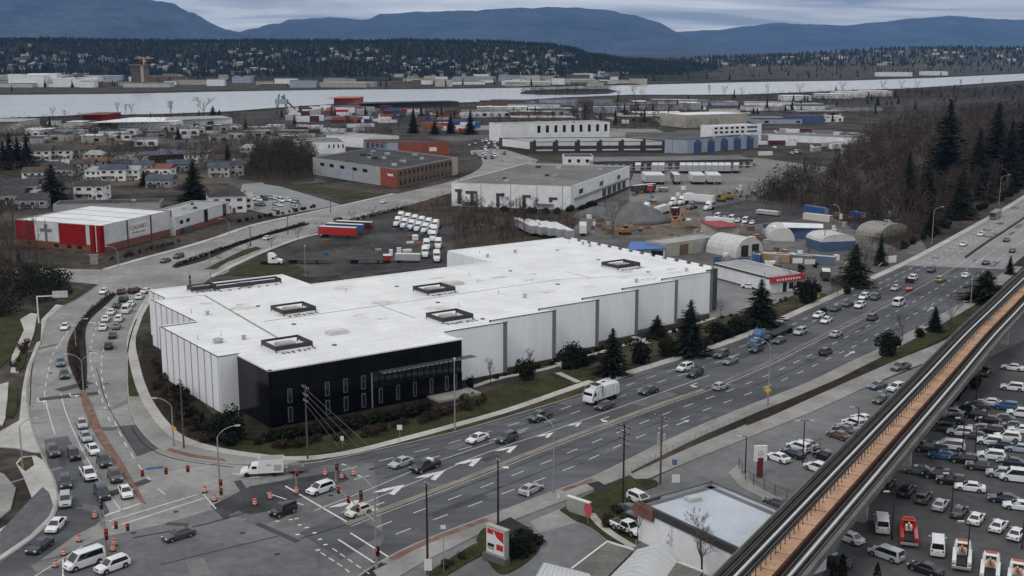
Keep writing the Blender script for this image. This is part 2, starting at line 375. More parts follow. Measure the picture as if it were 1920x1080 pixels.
# avenue medians
slab('median', smooth_line(GS([(214, 549), (190, 565), (160, 591), (135, 627), (126, 654), (130, 685), (146, 722), (151, 733)]), 3) + smooth_line(GS([(160, 733), (163, 700), (162, 664), (160, 622), (171, 597), (200, 571), (218, 553)]), 3), .02, .22, MULCH)
slab('brick_median', smooth_line(GS([(151, 733), (156, 762), (178, 813), (207, 858), (237, 899), (261, 938)]), 3) + smooth_line(GS([(273, 946), (252, 908), (225, 861), (193, 810), (173, 762), (160, 733)]), 3), .02, .20, BRICKP)
slab('median', smooth_line(GS([(322, 500), (380, 482), (440, 458), (492, 440), (540, 428), (580, 418)]), 3) + smooth_line(GS([(578, 422), (540, 432), (492, 445), (440, 464), (385, 488), (330, 503)]), 3), .02, .22, MULCH)
# sidewalks and lawns by the far avenue and west of the avenue
slab('sidewalk', ribbon(smooth_line(NW)[:44], .2, 2.6), .02, .18, CONC)
slab('sidewalk', GS([(52, 768), (52, 727), (60, 685), (77, 643), (90, 598), (120, 574), (105, 572), (78, 600), (70, 640), (50, 690), (42, 730), (36, 790), (-20, 822), (-20, 838), (30, 842), (66, 850), (76, 850), (66, 815)]), .02, .19, CONC)
slab('sidewalk', GS([(30, 870), (44, 895), (60, 935), (30, 975), (-40, 1020), (-60, 1080), (0, 1052), (58, 1012), (97, 974), (108, 944), (102, 903), (84, 866), (66, 856), (40, 858)]), .02, .19, CONC)
sheet('pavers', GS([(60, 935), (80, 915), (92, 925), (100, 950), (92, 970), (56, 1006), (0, 1044), (0, 1000)]), .20, mat('grey_pavers', (.115, .118, .125), .9, .15, .6, fine=.15, coords='World'))
slab('driveway_island', GS([(-20, 880), (8, 892), (30, 918), (20, 958), (-20, 990)]), .02, .3, CONC_D)
slab('verge', GS([(32, 872), (44, 860), (60, 858), (64, 874), (48, 886)]), .02, .215, GRASS_DRY)
slab('lawn', GS([(-30, 700), (0, 690), (30, 660), (45, 620), (62, 600), (52, 590), (10, 585), (-30, 600)]), .02, .16, GRASS)
slab('footpath', GS([(20, 700), (22, 670), (45, 620), (38, 600), (58, 588), (70, 590), (64, 625), (55, 650), (40, 670), (34, 700)]), .02, .21, CONC)
slab('verge', GS([(28, 685), (44, 645), (56, 640), (44, 690), (30, 700)]), .02, .225, GRASS)
slab('verge', GS([(66, 612), (78, 608), (76, 640), (66, 645)]), .02, .225, GRASS)
slab('verge', GS([(10, 782), (16, 735), (32, 730), (32, 770), (24, 785)]), .02, .225, GRASS)
slab('footpath', GS([(-10, 790), (0, 722), (16, 718), (12, 780), (4, 800)]), .02, .205, CONC)
slab('verge', GS([(112, 560), (140, 540), (160, 545), (135, 562)]), .02, .2, GRASS)
slab('lawn', GS([(385, 505), (455, 470), (480, 463), (490, 466), (425, 492), (405, 505)]), .02, .19, GRASS)
slab('lawn', GS([(420, 515), (490, 480), (520, 478), (560, 500), (580, 512), (540, 520)]), .02, .15, GRASS)
slab('sidewalk', ribbon(smooth_line(GS([(395, 520), (440, 497), (500, 470), (560, 448), (605, 437)])), -.9, .9), .02, .2, CONC)
# building lawn and planting, lots and yards
slab('lawn', GS([(395, 838), (480, 851), (560, 856), (650, 846), (760, 819), (860, 792), (960, 763), (1075, 722), (1030, 705), (960, 722), (880, 745), (860, 760), (700, 800), (520, 835), (430, 822)]), .02, .15, GRASS)
slab('mulch_bed', GS([(318, 640), (300, 650), (268, 640), (262, 690), (278, 735), (298, 770), (330, 806), (400, 835), (430, 822), (520, 832), (700, 795), (860, 755), (880, 738), (860, 700), (500, 780), (420, 800), (330, 700)]), .02, .13, MULCH)
slab('lawn', GS([(1075, 720), (1130, 700), (1270, 655), (1400, 610), (1520, 568), (1500, 560), (1420, 580), (1330, 600), (1200, 640), (1030, 700)]), .02, .145, GRASS_DRY)
slab('lawn', GS([(1040, 706), (1110, 690), (1150, 672), (1180, 690), (1120, 708), (1080, 720)]), .02, .155, GRASS)
slab('mulch_bed', GS([(860, 722), (960, 700), (1080, 672), (1200, 636), (1330, 598), (1330, 590), (1200, 626), (1060, 664), (930, 700), (858, 716)]), .02, .17, MULCH)
slab('footpath', ribbon(smooth_line(GS([(862, 735), (930, 712), (990, 700), (1040, 688), (1110, 666), (1180, 645), (1260, 622), (1340, 597)])), -.6, .6), .02, .18, CONC)
slab('footpath', ribbon(GS([(1046, 700), (1085, 718)]), -.7, .7), .02, .19, CONC)
slab('footpath', ribbon(GS([(1040, 675), (1062, 692)]), -.8, .8), .02, .195, CONC); slab('footpath', ribbon(GS([(1188, 632), (1215, 645)]), -.8, .8), .02, .195, CONC)
sheet('forecourt', GS([(1325, 600), (1440, 575), (1500, 548), (1420, 500), (1330, 500)]), .05, mat('forecourt_asphalt', (.22, .22, .225), .9, .15, .1, coords='World'))
sheet('car_lot', GS([(1180, 925), (1240, 890), (1330, 850), (1420, 815), (1600, 738), (1790, 660), (1870, 620), (1960, 560), (2100, 560), (2300, 1200), (1000, 1200), (880, 1110), (720, 1075), (900, 985), (1100, 905)]), .04, ASPH_LOT)
sheet('car_lot', GS([(1740, 780), (1790, 700), (1960, 620), (2200, 640), (2300, 1150), (1500, 1150), (1600, 980)]), .05, mat('asphalt_dark_lot', (.082, .082, .084), .9, .25, .05, fine=.15, coords='World'))
sheet('truck_yard', GS([(440, 500), (520, 470), (600, 432), (690, 408), (760, 398), (850, 420), (860, 470), (840, 502), (580, 520)]), .035, GRAVEL)
sheet('gravel_yard', GS([(1010, 440), (1080, 400), (1180, 355), (1440, 350), (1560, 395), (1700, 410), (1740, 470), (1560, 555), (1440, 520), (1330, 500), (1240, 480)]), .03, YARD)
sheet('dirt_yard', GS([(1090, 420), (1190, 380), (1300, 385), (1330, 430), (1250, 450), (1130, 440)]), .036, DIRT)
sheet('dark_yard', GS([(1330, 390), (1400, 375), (1500, 385), (1520, 408), (1420, 420), (1340, 412)]), .038, GRAVEL)
sheet('dock_yard', GS([(1180, 345), (1200, 300), (1420, 296), (1560, 315), (1440, 365), (1180, 380)]), .034, mat('dock_yard_concrete', (.20, .195, .19), .9, .15, .05, coords='World'))
sheet('pale_lot', GS([(440, 388), (455, 345), (500, 342), (600, 372), (640, 384), (520, 405)]), .034, mat('pale_lot_asphalt', (.245, .25, .26), .9, .1, .05, coords='World'))
sheet('brush_ground', GS([(690, 408), (760, 386), (850, 362), (900, 400), (1000, 395), (1090, 410), (1060, 450), (850, 480), (850, 430), (770, 400)]), .033, mat('brush_ground', (.060, .048, .036), .95, .4, .1, fine=.3, coords='World'))
sheet('grass_strip', GS([(490, 338), (600, 350), (720, 366), (700, 372), (600, 362), (495, 345)]), .037, GRASS)
sheet('lawn', GS([(0, 325), (10, 310), (80, 312), (82, 326), (40, 332)]), .03, GRASS)

# patches of paved and gravelled yard scattered over the plain
YS = [mat('far_yard_pale', (.24, .235, .228), .95, .2, .03, fine=.3, coords='World'), mat('far_yard_grey', (.10, .098, .096), .95, .3, .03, fine=.3, coords='World'), mat('far_yard_dark', (.045, .043, .042), .95, .3, .03, fine=.3, coords='World'), mat('far_yard_brown', (.11, .085, .060), .95, .3, .03, fine=.3, coords='World')]
RY = random.Random(3)
for k in range(46):
    x, y = (RY.uniform(0, 560), RY.uniform(238, 330)) if k < 16 else (RY.uniform(560, 1620), RY.uniform(198, 262)); c = G(x, y); w, d = RY.uniform(20, 70), RY.uniform(14, 60); a = RY.choice((.1, .15, -.1, .5)); u_ = Vector((cos(a), sin(a), 0)); v_ = Vector((-sin(a), cos(a), 0))
    sheet('yard', [c - u_ * w - v_ * d, c + u_ * w - v_ * d * RY.uniform(.7, 1), c + u_ * w * RY.uniform(.8, 1) + v_ * d, c - u_ * w + v_ * d], .008 + k * .0004, YS[k % 4])

sheet('wood_floor', GS([(1420, 372), (1470, 345), (1560, 318), (1620, 262), (1800, 215), (2060, 200), (2060, 300), (1900, 358), (1800, 408), (1735, 446), (1690, 470), (1620, 440), (1550, 402), (1480, 385)]), .045, mat('wood_floor', (.040, .030, .023), .95, .4, .06, fine=.4, coords='World'))
sheet('thicket_floor', GS([(445, 336), (478, 288), (560, 272), (600, 300), (590, 340), (520, 346)]), .045, MATS['wood_floor'])
# ================================================================== MAIN WAREHOUSE
BA = radians(35.7); BO = G(505, 694, 11.0); BU = Vector((cos(BA), sin(BA), 0)); BV = Vector((-sin(BA), cos(BA), 0))
def W(u, v, z=0): p = BO + BU * u + BV * v; return Vector((p.x, p.y, z))
WHITE_P = mat('white_panel', (.84, .86, .90), .6, .06, .12, fine=.03, stretch=(0, (1, 1, .15)))
WHITE_FIN = mat('white_fin', (.80, .81, .83), .55, .03, .3)
ROOFW = mat('white_roof_membrane', (.75, .76, .77), .7, .08, .12, fine=.05, coords='World')
BLACKP = mat('black_cladding', (.004, .0045, .006), .16, .3, .2, spec=.22)
DGREY = mat('dark_grey_trim', (.055, .058, .065), .5, .1, .4)
MGREY = mat('grey_strip', (.165, .18, .205), .6, .08, .3)
GLASSD = mat('dark_glass', (.012, .015, .019), .07, spec=.7)
FRAMEG = mat('pale_frame', (.10, .105, .11), .5)
STEEL = mat('galvanised_steel', (.42, .43, .44), .45, .12, .8, metal=.6)
GRIME = mat('roof_grime', (.50, .50, .49), .8, .25, .5, fine=.2)
wh = empty('warehouse', W(0, 0), 0, 'long white flat-roofed warehouse with a black glazed corner front beside the main road', 'warehouse')
def rel(p, o): return Vector(p) - o.location
def wpoly(name, pts, z0, z1, m, cap=True): return MB().prism([rel(W(u, v), wh) for u, v in pts], z0, z1, cap=cap).build(name, m, wh)
bays = [(41.3, 57, 6.4), (57, 72.4, 9.4), (72.4, 87.4, 12.6), (87.4, 102.4, 15.9), (102.4, 118.4, 19.2), (118.4, 134, 22.6)]
plan = [(0, 0), (41, 0), (41, 6.4)]
for a, b, v in bays: plan += [(a, v), (b, v)]
plan = [(0, 0), (41.3, 0)] + [q for a, b, v in bays for q in ((a, v), (b, v))] + [(134, 25), (138, 25), (138, 90), (96, 90), (96, 68), (42, 68), (42, 84), (7.4, 84), (7.4, 73.6), (4.2, 73.6), (4.2, 45.5), (-3.6, 45.5), (-3.6, 14.2), (0, 14.2)]
wpoly('roof', [(u, v) for u, v in plan], 10.2, 10.72, ROOFW)
# walls behind the cladding
wpoly('wall', [(u + (.25 if u < 60 else -.25) , v + .25) for u, v in plan], 0, 10.2, WHITE_P, cap=False)
def slabw(name, u0, v0, u1, v1, z0, z1, th, m, outw, parent=None):
    """a flat panel standing between two plan points, th thick on its outer side"""
    a = W(u0, v0); b = W(u1, v1); d = (b - a).normalized(); n = Vector((d.y, -d.x, 0)) * outw * th
    return MB().prism([rel(p, wh) for p in (a, b, b + n, a + n)], z0, z1, bottom=True).build(name, m, parent or wh)
def coping(u0, v0, u1, v1, z=10.72, h=.28, th=.35, m=None):
    slabw('coping', u0, v0, u1, v1, z, z + h, -th, m or WHITE_FIN, 1)
# sawtooth bays facing the road: one white panel and one grey strip each
for k, (a, b, v) in enumerate(bays):
    slabw('wall_panel', a, v, b - 1.15, v, .25, 11.0, .25, WHITE_P, 1)
    slabw('plinth', a, v, b, v, 0, .25, .2, CONC_O, 1)
    slabw('window_strip', b - 1.15, v, b, v, .25, 11.0, .14, MGREY, 1)
    slabw('parapet_cap', a - (2.2 if k else 0), v, b, v, 11.0, 11.14, .3, DGREY, 1)
    if k:
        slabw('parapet', a - 2.2, v, a, v, 10.72, 11.0, .12, WHITE_FIN, 1)
        slabw('parapet_end', a - 2.45, v, a - 2.2, v, 10.72, 11.2, .25, BLACKP, 1)
    coping(a, v + .36, b, v + .36, h=.3)
slabw('wall_panel', 134, 25, 138, 25, 0, 11.1, .2, DGREY, 1)
slabw('wall_panel', 134, 22.6, 134, 25, 0, 11.1, .2, DGREY, -1)
slabw('end_wall', 138, 25, 138, 90, 0, 11.0, .2, DGREY, 1)
for k in range(13):                                               # crenellated white coping blocks along the far end
    slabw('coping_block', 137.6, 27 + k * 4.7, 137.6, 29.8 + k * 4.7, 10.72, 11.35, .5, WHITE_FIN, 1)
coping(96.3, 90, 138, 90); coping(42, 68, 96, 68); coping(42, 68, 42, 84); coping(7.4, 84, 42, 84)
slabw('wall_panel', 96, 68, 96, 90, 0, 11.0, .2, WHITE_P, -1)
# black corner block: panels in two rows, joints recessed
npan = 12
for k in range(npan):
    u0 = k * 41.3 / npan; u1 = (k + 1) * 41.3 / npan - .05
    for z0, z1 in ((7.3, 10.72),) if 6 <= k < 12 else ((3.75, 7.25), (7.3, 10.72)):
        slabw('cladding_panel', u0, 0, u1, 0, z0, z1, .22 + R.uniform(0, .012), BLACKP, 1)
    if k < 6: slabw('cladding_panel', u0, 0, u1, 0, .1, 3.7, .22 + R.uniform(0, .012), BLACKP, 1)
for k in range(4):
    v0 = k * 14.2 / 4; slabw('cladding_panel', 0, v0, 0, v0 + 14.2 / 4 - .05, .1, 7.25, .22, BLACKP, -1); slabw('cladding_panel', 0, v0, 0, v0 + 14.2 / 4 - .05, 7.3, 10.72, .22, BLACKP, -1)
slabw('roof_edge', -.25, -.25, 41.5, -.25, 10.72, 10.98, -.7, ROOFW, 1); slabw('roof_edge', -.25, -.25, -.25, 14.0, 10.72, 10.98, -.7, ROOFW, -1)
def win(u, z0, z1, w=.95):
    f = slabw('window', u, 0, u + w, 0, z0, z1, .30, FRAMEG, 1)
    slabw('pane', u + .18, 0, u + w - .18, 0, z0 + .18, z1 - .18, .34, GLASSD, 1, f)
for u in (3.2, 10.8, 14.6, 18.4): win(u, 4.3, 7.0); win(u, .7, 3.5)
for u in (22.2, 26.0, 29.8, 33.6, 37.2, 39.2): win(u, .9, 3.9, .8)
# recessed upper glazing behind the canopy: separate glass panels and mullions
for k in range(14):
    u0 = 21 + k * 1.44; slabw('glass_panel', u0, 0, u0 + 1.3, 0, 4.2, 7.2, .08, GLASSD, 1); slabw('mullion', u0 + 1.3, 0, u0 + 1.42, 0, 4.2, 7.2, .2, BLACKP, 1)
slabw('cladding_panel', 21, 0, 41.3, 0, .1, 4.15, .15, BLACKP, 1)
slabw('canopy', 22, -.2, 43.5, -.2, 7.22, 7.36, 1.9, DGREY, 1)
for k in range(20): slabw('canopy_slat', 22.2 + k * 1.06, -2.1, 22.8 + k * 1.06, -2.1, 7.22, 7.40, .12, STEEL, 1)
slabw('terrace', 33, -.3, 43, -.3, 0, .55, 4.2, CONC_O, 1)
# left street wall: dark backing with standing white fins, stepped three times
def finned(u, v0, v1, n):
    slabw('dark_wall', u, v0, u, v1, .2, 10.4, .05, DGREY, -1)
    st = (v1 - v0) / n
    for k in range(n): slabw('fin', u, v0 + k * st + .3, u, v0 + (k + 1) * st - .32, .15, 10.9, .34, WHITE_FIN, -1)
    slabw('parapet_cap', u, v0, u, v1, 10.72, 10.9, .32, DGREY, -1)
finned(-3.6, 14.2, 45.5, 9); finned(4.2, 45.5, 73.6, 8); finned(7.4, 73.6, 84, 3)
slabw('wall_panel', -3.9, 14.2, 0.0, 14.2, 0.1, 11.05, .25, WHITE_P, 1)
slabw('wall_panel', -3.9, 45.5, 4.2, 45.5, .1, 10.9, .2, DGREY, -1)
slabw('parapet_cap', -4.0, 14.2, .2, 14.2, 11.05, 11.16, .3, DGREY, 1)
slabw('parapet_cap', -3.9, 45.5, 4.3, 45.5, 10.72, 11.0, .3, WHITE_FIN, -1)
# roof seams, slightly proud strips of grey flashing
SEAM = mat('roof_flashing', (.30, .305, .31), .8, .25, .4, fine=.2)
def seam(pts, w=.22): 
    L = [W(u, v) for u, v in pts]; A = off(L, w); B = off(L, -w)
    MB().poly([(*rel(p, wh)[:2], 10.745) for p in B + A[::-1]]).build('roof_seam', SEAM, wh)
seam([(12.0, 21), (16.2, 72)], .28); seam([(16, 38), (42, 37.5)], .18); seam([(42, 37.5), (96, 38.5)], .16); seam([(96, 38.5), (120, 30)], .14); seam([(104, 46), (104, 36)], .12); seam([(44, 37), (44, 22)], .15)
seam([(5, 73), (16, 72)], .2)
SEAMF = mat('membrane_lap', (.66, .67, .68), .75, .12, .3)
for k in range(27):
    v = 3 + k * 3.2; u0 = 1 if v < 14 else (-3 if v < 45 else 8); u1 = 40 if v < 7 else (56 + (v - 6) * 4.6 if v < 23 else (136 if v < 68 else (41 if v < 84 else 136)))
    if v > 68: 
        if v > 84: u0 = 97
    L = [W(u0, v), W(u1, v)]; MB().poly([(*rel(p, wh)[:2], 10.728) for p in off(L, -.06) + off(L, .06)[::-1]]).build('membrane_lap', SEAMF, wh)
STN = mat('ponding_stain', (.60, .60, .58), .8, .22, .6, fine=.2)
for k in range(26):
    u, v = R.uniform(8, 130), R.uniform(24, 64); rr = R.uniform(.7, 2.6)
    MB().poly([(*rel(W(u + rr * 1.6 * cos(i * pi / 7) * R.uniform(.6, 1.1), v + rr * sin(i * pi / 7) * R.uniform(.6, 1.1)), wh)[:2], 10.732) for i in range(14)]).build('ponding_stain', STN, wh)
# square mechanical screens on the roof
SCR = mat('screen_black', (.028, .028, .030), .6, .2, .6); SCRI = mat('screen_inner', (.15, .15, .15), .7, .2, .6)
def screen(px, py, su=7.6, sv=6.6):
    p = G(px, py, 11.2) - BO; u, v = p.dot(BU), p.dot(BV); c = empty('roof_screen', rel(W(u, v, 10.72), wh), BA); c.parent = wh; KIDS.setdefault(wh.name, []).append(c)
    for (x, y, lx, ly) in ((0, -sv / 2, su, .16), (0, sv / 2, su, .16), (-su / 2, 0, .16, sv + .16), (su / 2, 0, .16, sv + .16)):
        MB().box((x, y, .85 if y < 0 or x else 1.05), (lx, ly, .9 if y < 0 or x else .45)).build('screen_panel', SCR, c)
    for sx in (-1, 1):
        for sy in (-1, 1): MB().box((sx * su / 2, sy * sv / 2, .5), (.18, .18, 1.0)).build('screen_post', SCR, c)
    mb = MB().box((-.2, .3, .45), (3.4, 2.6, .9)).box((-.2, .3, .94), (3.0, 2.2, .08)); mb.build('rooftop_unit', mat('unit_grey', (.36, .36, .36), .6, .15, .6), c)
    for k in range(7): MB().box((-su / 2 + 1 + k * su / 7 + R.uniform(-.2, .2), -sv / 2 - .9 + R.uniform(-.3, .3), .05), (.5, R.uniform(.9, 1.5), .08), R.uniform(-.5, .5)).build('ballast_block', SCRI, c)
for q in ((538, 646), (550, 580), (814, 543), (843, 594), (1164, 497)): screen(*q)
screen(461, 533, 17, 3.2); screen(378, 540, 6, 3)
def roofbit(px, py, kind):
    p = G(px, py, 10.75) - BO; u, v = p.dot(BU), p.dot(BV); q = rel(W(u, v, 10.72), wh)
    if kind == 'vent': MB().tube(q, q + Vector((0, 0, .7)), .35, .35, 10).tube(q + Vector((0, 0, .7)), q + Vector((0, 0, .85)), .6, .5, 10).build('roof_vent', STEEL, wh)
    elif kind == 'fan': MB().tube(q, q + Vector((0, 0, .5)), .75, .7, 14).tube(q + Vector((0, 0, .5)), q + Vector((0, 0, .75)), 1.05, 1.0, 14).tube(q + Vector((0, 0, .75)), q + Vector((0, 0, .95)), .6, .35, 14).build('exhaust_fan', STEEL, wh)
    elif kind == 'pipe': MB().tube(q, q + Vector((0, 0, 1.0)), .08, .08, 6).build('vent_pipe', STEEL, wh)
    elif kind == 'drain': MB().tube(q, q + Vector((0, 0, .12)), .55, .5, 12).build('roof_drain', SCR, wh)
    elif kind == 'curb': MB().box(q + Vector((0, 0, .3)), (4.2, 2.6, .6), BA).box(q + Vector((0, 0, .68)), (3.4, 2.0, .16), BA).build('roof_hatch', mat('hatch_pale', (.55, .55, .54), .7, .1, .5), wh)
for px, py, k in ((409, 642, 'fan'), (457, 636, 'vent'), (389, 590, 'vent'), (484, 574, 'drain'), (551, 608, 'drain'), (627, 647, 'drain'), (632, 625, 'curb'), (649, 549, 'pipe'), (851, 533, 'curb'), (744, 537, 'drain'), (966, 474, 'vent'), (957, 508, 'drain'), (1045, 469, 'drain'), (1122, 487, 'drain'), (1215, 510, 'drain'), (914, 482, 'vent'), (899, 475, 'pipe'), (935, 551, 'pipe'), (984, 558, 'vent'), (1046, 533, 'drain'), (1193, 529, 'vent'), (895, 530, 'pipe'), (880, 518, 'pipe'), (1093, 458, 'vent'), (1106, 462, 'vent'), (1067, 457, 'pipe'), (905, 598, 'drain'), (860, 575, 'pipe'), (371, 637, 'pipe'), (359, 588, 'pipe'), (415, 690 - 60, 'pipe'), (821, 567, 'drain'), (1287, 508, 'vent')): roofbit(px, py, k)
# ================================================================== VEHICLES
TYRE = mat('tyre', (.012, .012, .012), .85); RIM = mat('wheel_rim', (.32, .32, .33), .4, metal=.6)
CGLASS = mat('car_glass', (.010, .013, .017), .06, spec=.8)
HLAMP = mat('headlamp', (.70, .72, .74), .15, spec=.8); TLAMP = mat('tail_lamp', (.28, .012, .010), .25)
BLKPL = mat('black_plastic', (.014, .014, .015), .6); CHROME = mat('chrome', (.55, .55, .56), .2, metal=.9)
PAINT = {}
def paint(n, c, r=.32): PAINT[n] = mat('paint_' + n, c, r, .04, .8, coat=.6)
for n, c in dict(white=(.74, .75, .76), ivory=(.62, .60, .55), silver=(.40, .41, .43), grey=(.16, .165, .17), charcoal=(.055, .057, .062), black=(.012, .012, .014), navy=(.016, .022, .045), blue=(.030, .10, .27), steel=(.12, .17, .23), lightblue=(.30, .38, .45), maroon=(.085, .014, .014), red=(.42, .022, .020), tan=(.34, .25, .13), brown=(.10, .055, .030), green=(.05, .07, .05)).items(): paint(n, c)
class Proto:
    def __init__(s, name): s.name = name; s.parts = []
    def part(s, name, mesh, loc=(0, 0, 0), paint=False, sub=()): s.parts.append((name, mesh, loc, paint, sub)); return s
def spawn(pr, loc, rz, label, cat, group=None, pm=None, name=None, sc=None):
    o = empty(name or pr.name, loc, rz, label, cat, group)
    if sc: o.scale = sc if hasattr(sc, '__len__') else (sc, sc, sc)
    for n, me, l, p, sub in pr.parts:
        c = inst(n, me, o, l, 0, pm if (p and pm) else None)
        for n2, me2, l2 in sub: inst(n2, me2, c, l2)
    return o
def fin(mb, name, m, ang=38):
    me = mb.mesh(name, m, True); me.set_sharp_from_angle(angle=radians(ang)); return me
def qinset(q, fx=.86, fy=.84, offn=.012):
    c = sum((Vector(p) for p in q), Vector()) / 4; q = [Vector(p) for p in q]
    n = (q[1] - q[0]).cross(q[3] - q[0]).normalized()
    ex = ((q[1] + q[2]) - (q[0] + q[3])) / 4; ey = ((q[2] + q[3]) - (q[0] + q[1])) / 4
    return [c + (p - c) * 0 + (p - c) * ((fx + fy) / 2) + n * offn for p in q]
def wheelmesh(r, w, nm='wheel'):
    mb = MB().tube((0, -w / 2, 0), (0, w / 2, 0), r, r, 14); return mb.mesh(nm, TYRE)
def rimmesh(r, w):
    mb = MB().tube((0, -w / 2 - .012, 0), (0, w / 2 + .012, 0), r * .62, r * .62, 10); return mb.mesh('rim', RIM)
def bodyring(x, zl, zb, w, tum=.93):
    zm = zl + (zb - zl) * .55
    return [(x, -w * .96, zl), (x, -w, zm), (x, -w * .97, zb - .10), (x, -w * tum * .92, zb), (x, w * tum * .92, zb), (x, w * .97, zb - .10), (x, w, zm), (x, w * .96, zl)]
PAINT0 = PAINT['white']
def car_proto(name, st, cab, wx, wr, wy, lights, lod, bed=None):
    """st: body stations (x, zlow, zbelt, halfwidth); cab: (xb0, xb1, zb, xr0, xr1, zr, wb, wr)"""
    p = Proto(name)
    mb = MB().loft([bodyring(*s) for s in st])
    x0, x1, zb, r0, r1, zr, wb, wt = cab
    B = [(x0, -wb, zb - .12), (x1, -wb, zb - .12), (x1, wb, zb - .12), (x0, wb, zb - .12)]; T = [(r0, -wt, zr - .06), (r1, -wt, zr - .06), (r1, wt, zr - .06), (r0, wt, zr - .06)]
    rr = [((r0 * .93 + r1 * .07), -wt * .86, zr), ((r1 * .93 + r0 * .07), -wt * .86, zr), ((r1 * .93 + r0 * .07), wt * .86, zr), ((r0 * .93 + r1 * .07), wt * .86, zr)]
    mb.loft([B, T, rr])
    for s in (-1, 1): mb.box((x1 - .35, s * (wb + .12), zb + .06), (.16, .2, .14))
    if bed:                                                       # pickup: open load box behind the cab
        b0, b1, bz = bed
        pass
    p.part('body', fin(mb, 'body', PAINT0, 30), (0, 0, 0), True)
    # lower, dark sill and bumpers
    sl = MB(); w = st[len(st) // 2][3]; zl = st[len(st) // 2][1]
    sl.box(((st[0][0] + st[-1][0]) / 2, 0, zl + .02), (st[-1][0] - st[0][0] - .3, w * 1.86, .16))
    for xx in wx:
        for s in (-1, 1): sl.tube((xx, s * (w - .12), wr * 1.05), (xx, s * (w + .006), wr * 1.05), wr * 1.17, wr * 1.17, 14)
    p.part('sill', sl.mesh('sill', BLKPL))
    def glass(nm, q, k=.86): mbq = MB().poly(qinset(q, k, k)); p.part(nm, mbq.mesh(nm, CGLASS))
    glass('windscreen', [B[1], B[2], T[2], T[1]], .9); glass('rear_window', [B[3], B[0], T[0], T[3]], .86)
    glass('side_window', [B[0], B[1], T[1], T[0]], .84); glass('side_window', [B[2], B[3], T[3], T[2]], .84)
    wm = wheelmesh(wr, .23); rm = rimmesh(wr, .23)
    for xx in wx:
        for s in (-1, 1): p.part('wheel', wm, (xx, s * (w - .085), wr), False, (('rim', rm, (0, 0, 0)),) if lod == 0 else ())
    if bed:
        b0, b1, bz = bed; p.part('load_bed', MB().box(((b0 + b1) / 2, 0, bz), (b1 - b0, w * 1.62, .04)).mesh('load_bed', BLKPL))
    if lod == 0:
        xf, zf, wf, xb_, zbk = lights
        for s in (-1, 1):
            p.part('headlight', MB().box((xf, s * wf, zf), (.14, .34, .15)).mesh('headlight', HLAMP))
            p.part('tail_light', MB().box((xb_, s * wf, zbk), (.1, .26, .2)).mesh('tail_light', TLAMP))
        p.part('grille', MB().box((xf + .06, 0, zf - .08), (.1, .8, .22)).mesh('grille', BLKPL))
        p.part('number_plate', MB().box((xb_ - .03, 0, zbk - .16), (.06, .36, .12)).mesh('number_plate', PAINT['silver']))
    return p
CARS = {}
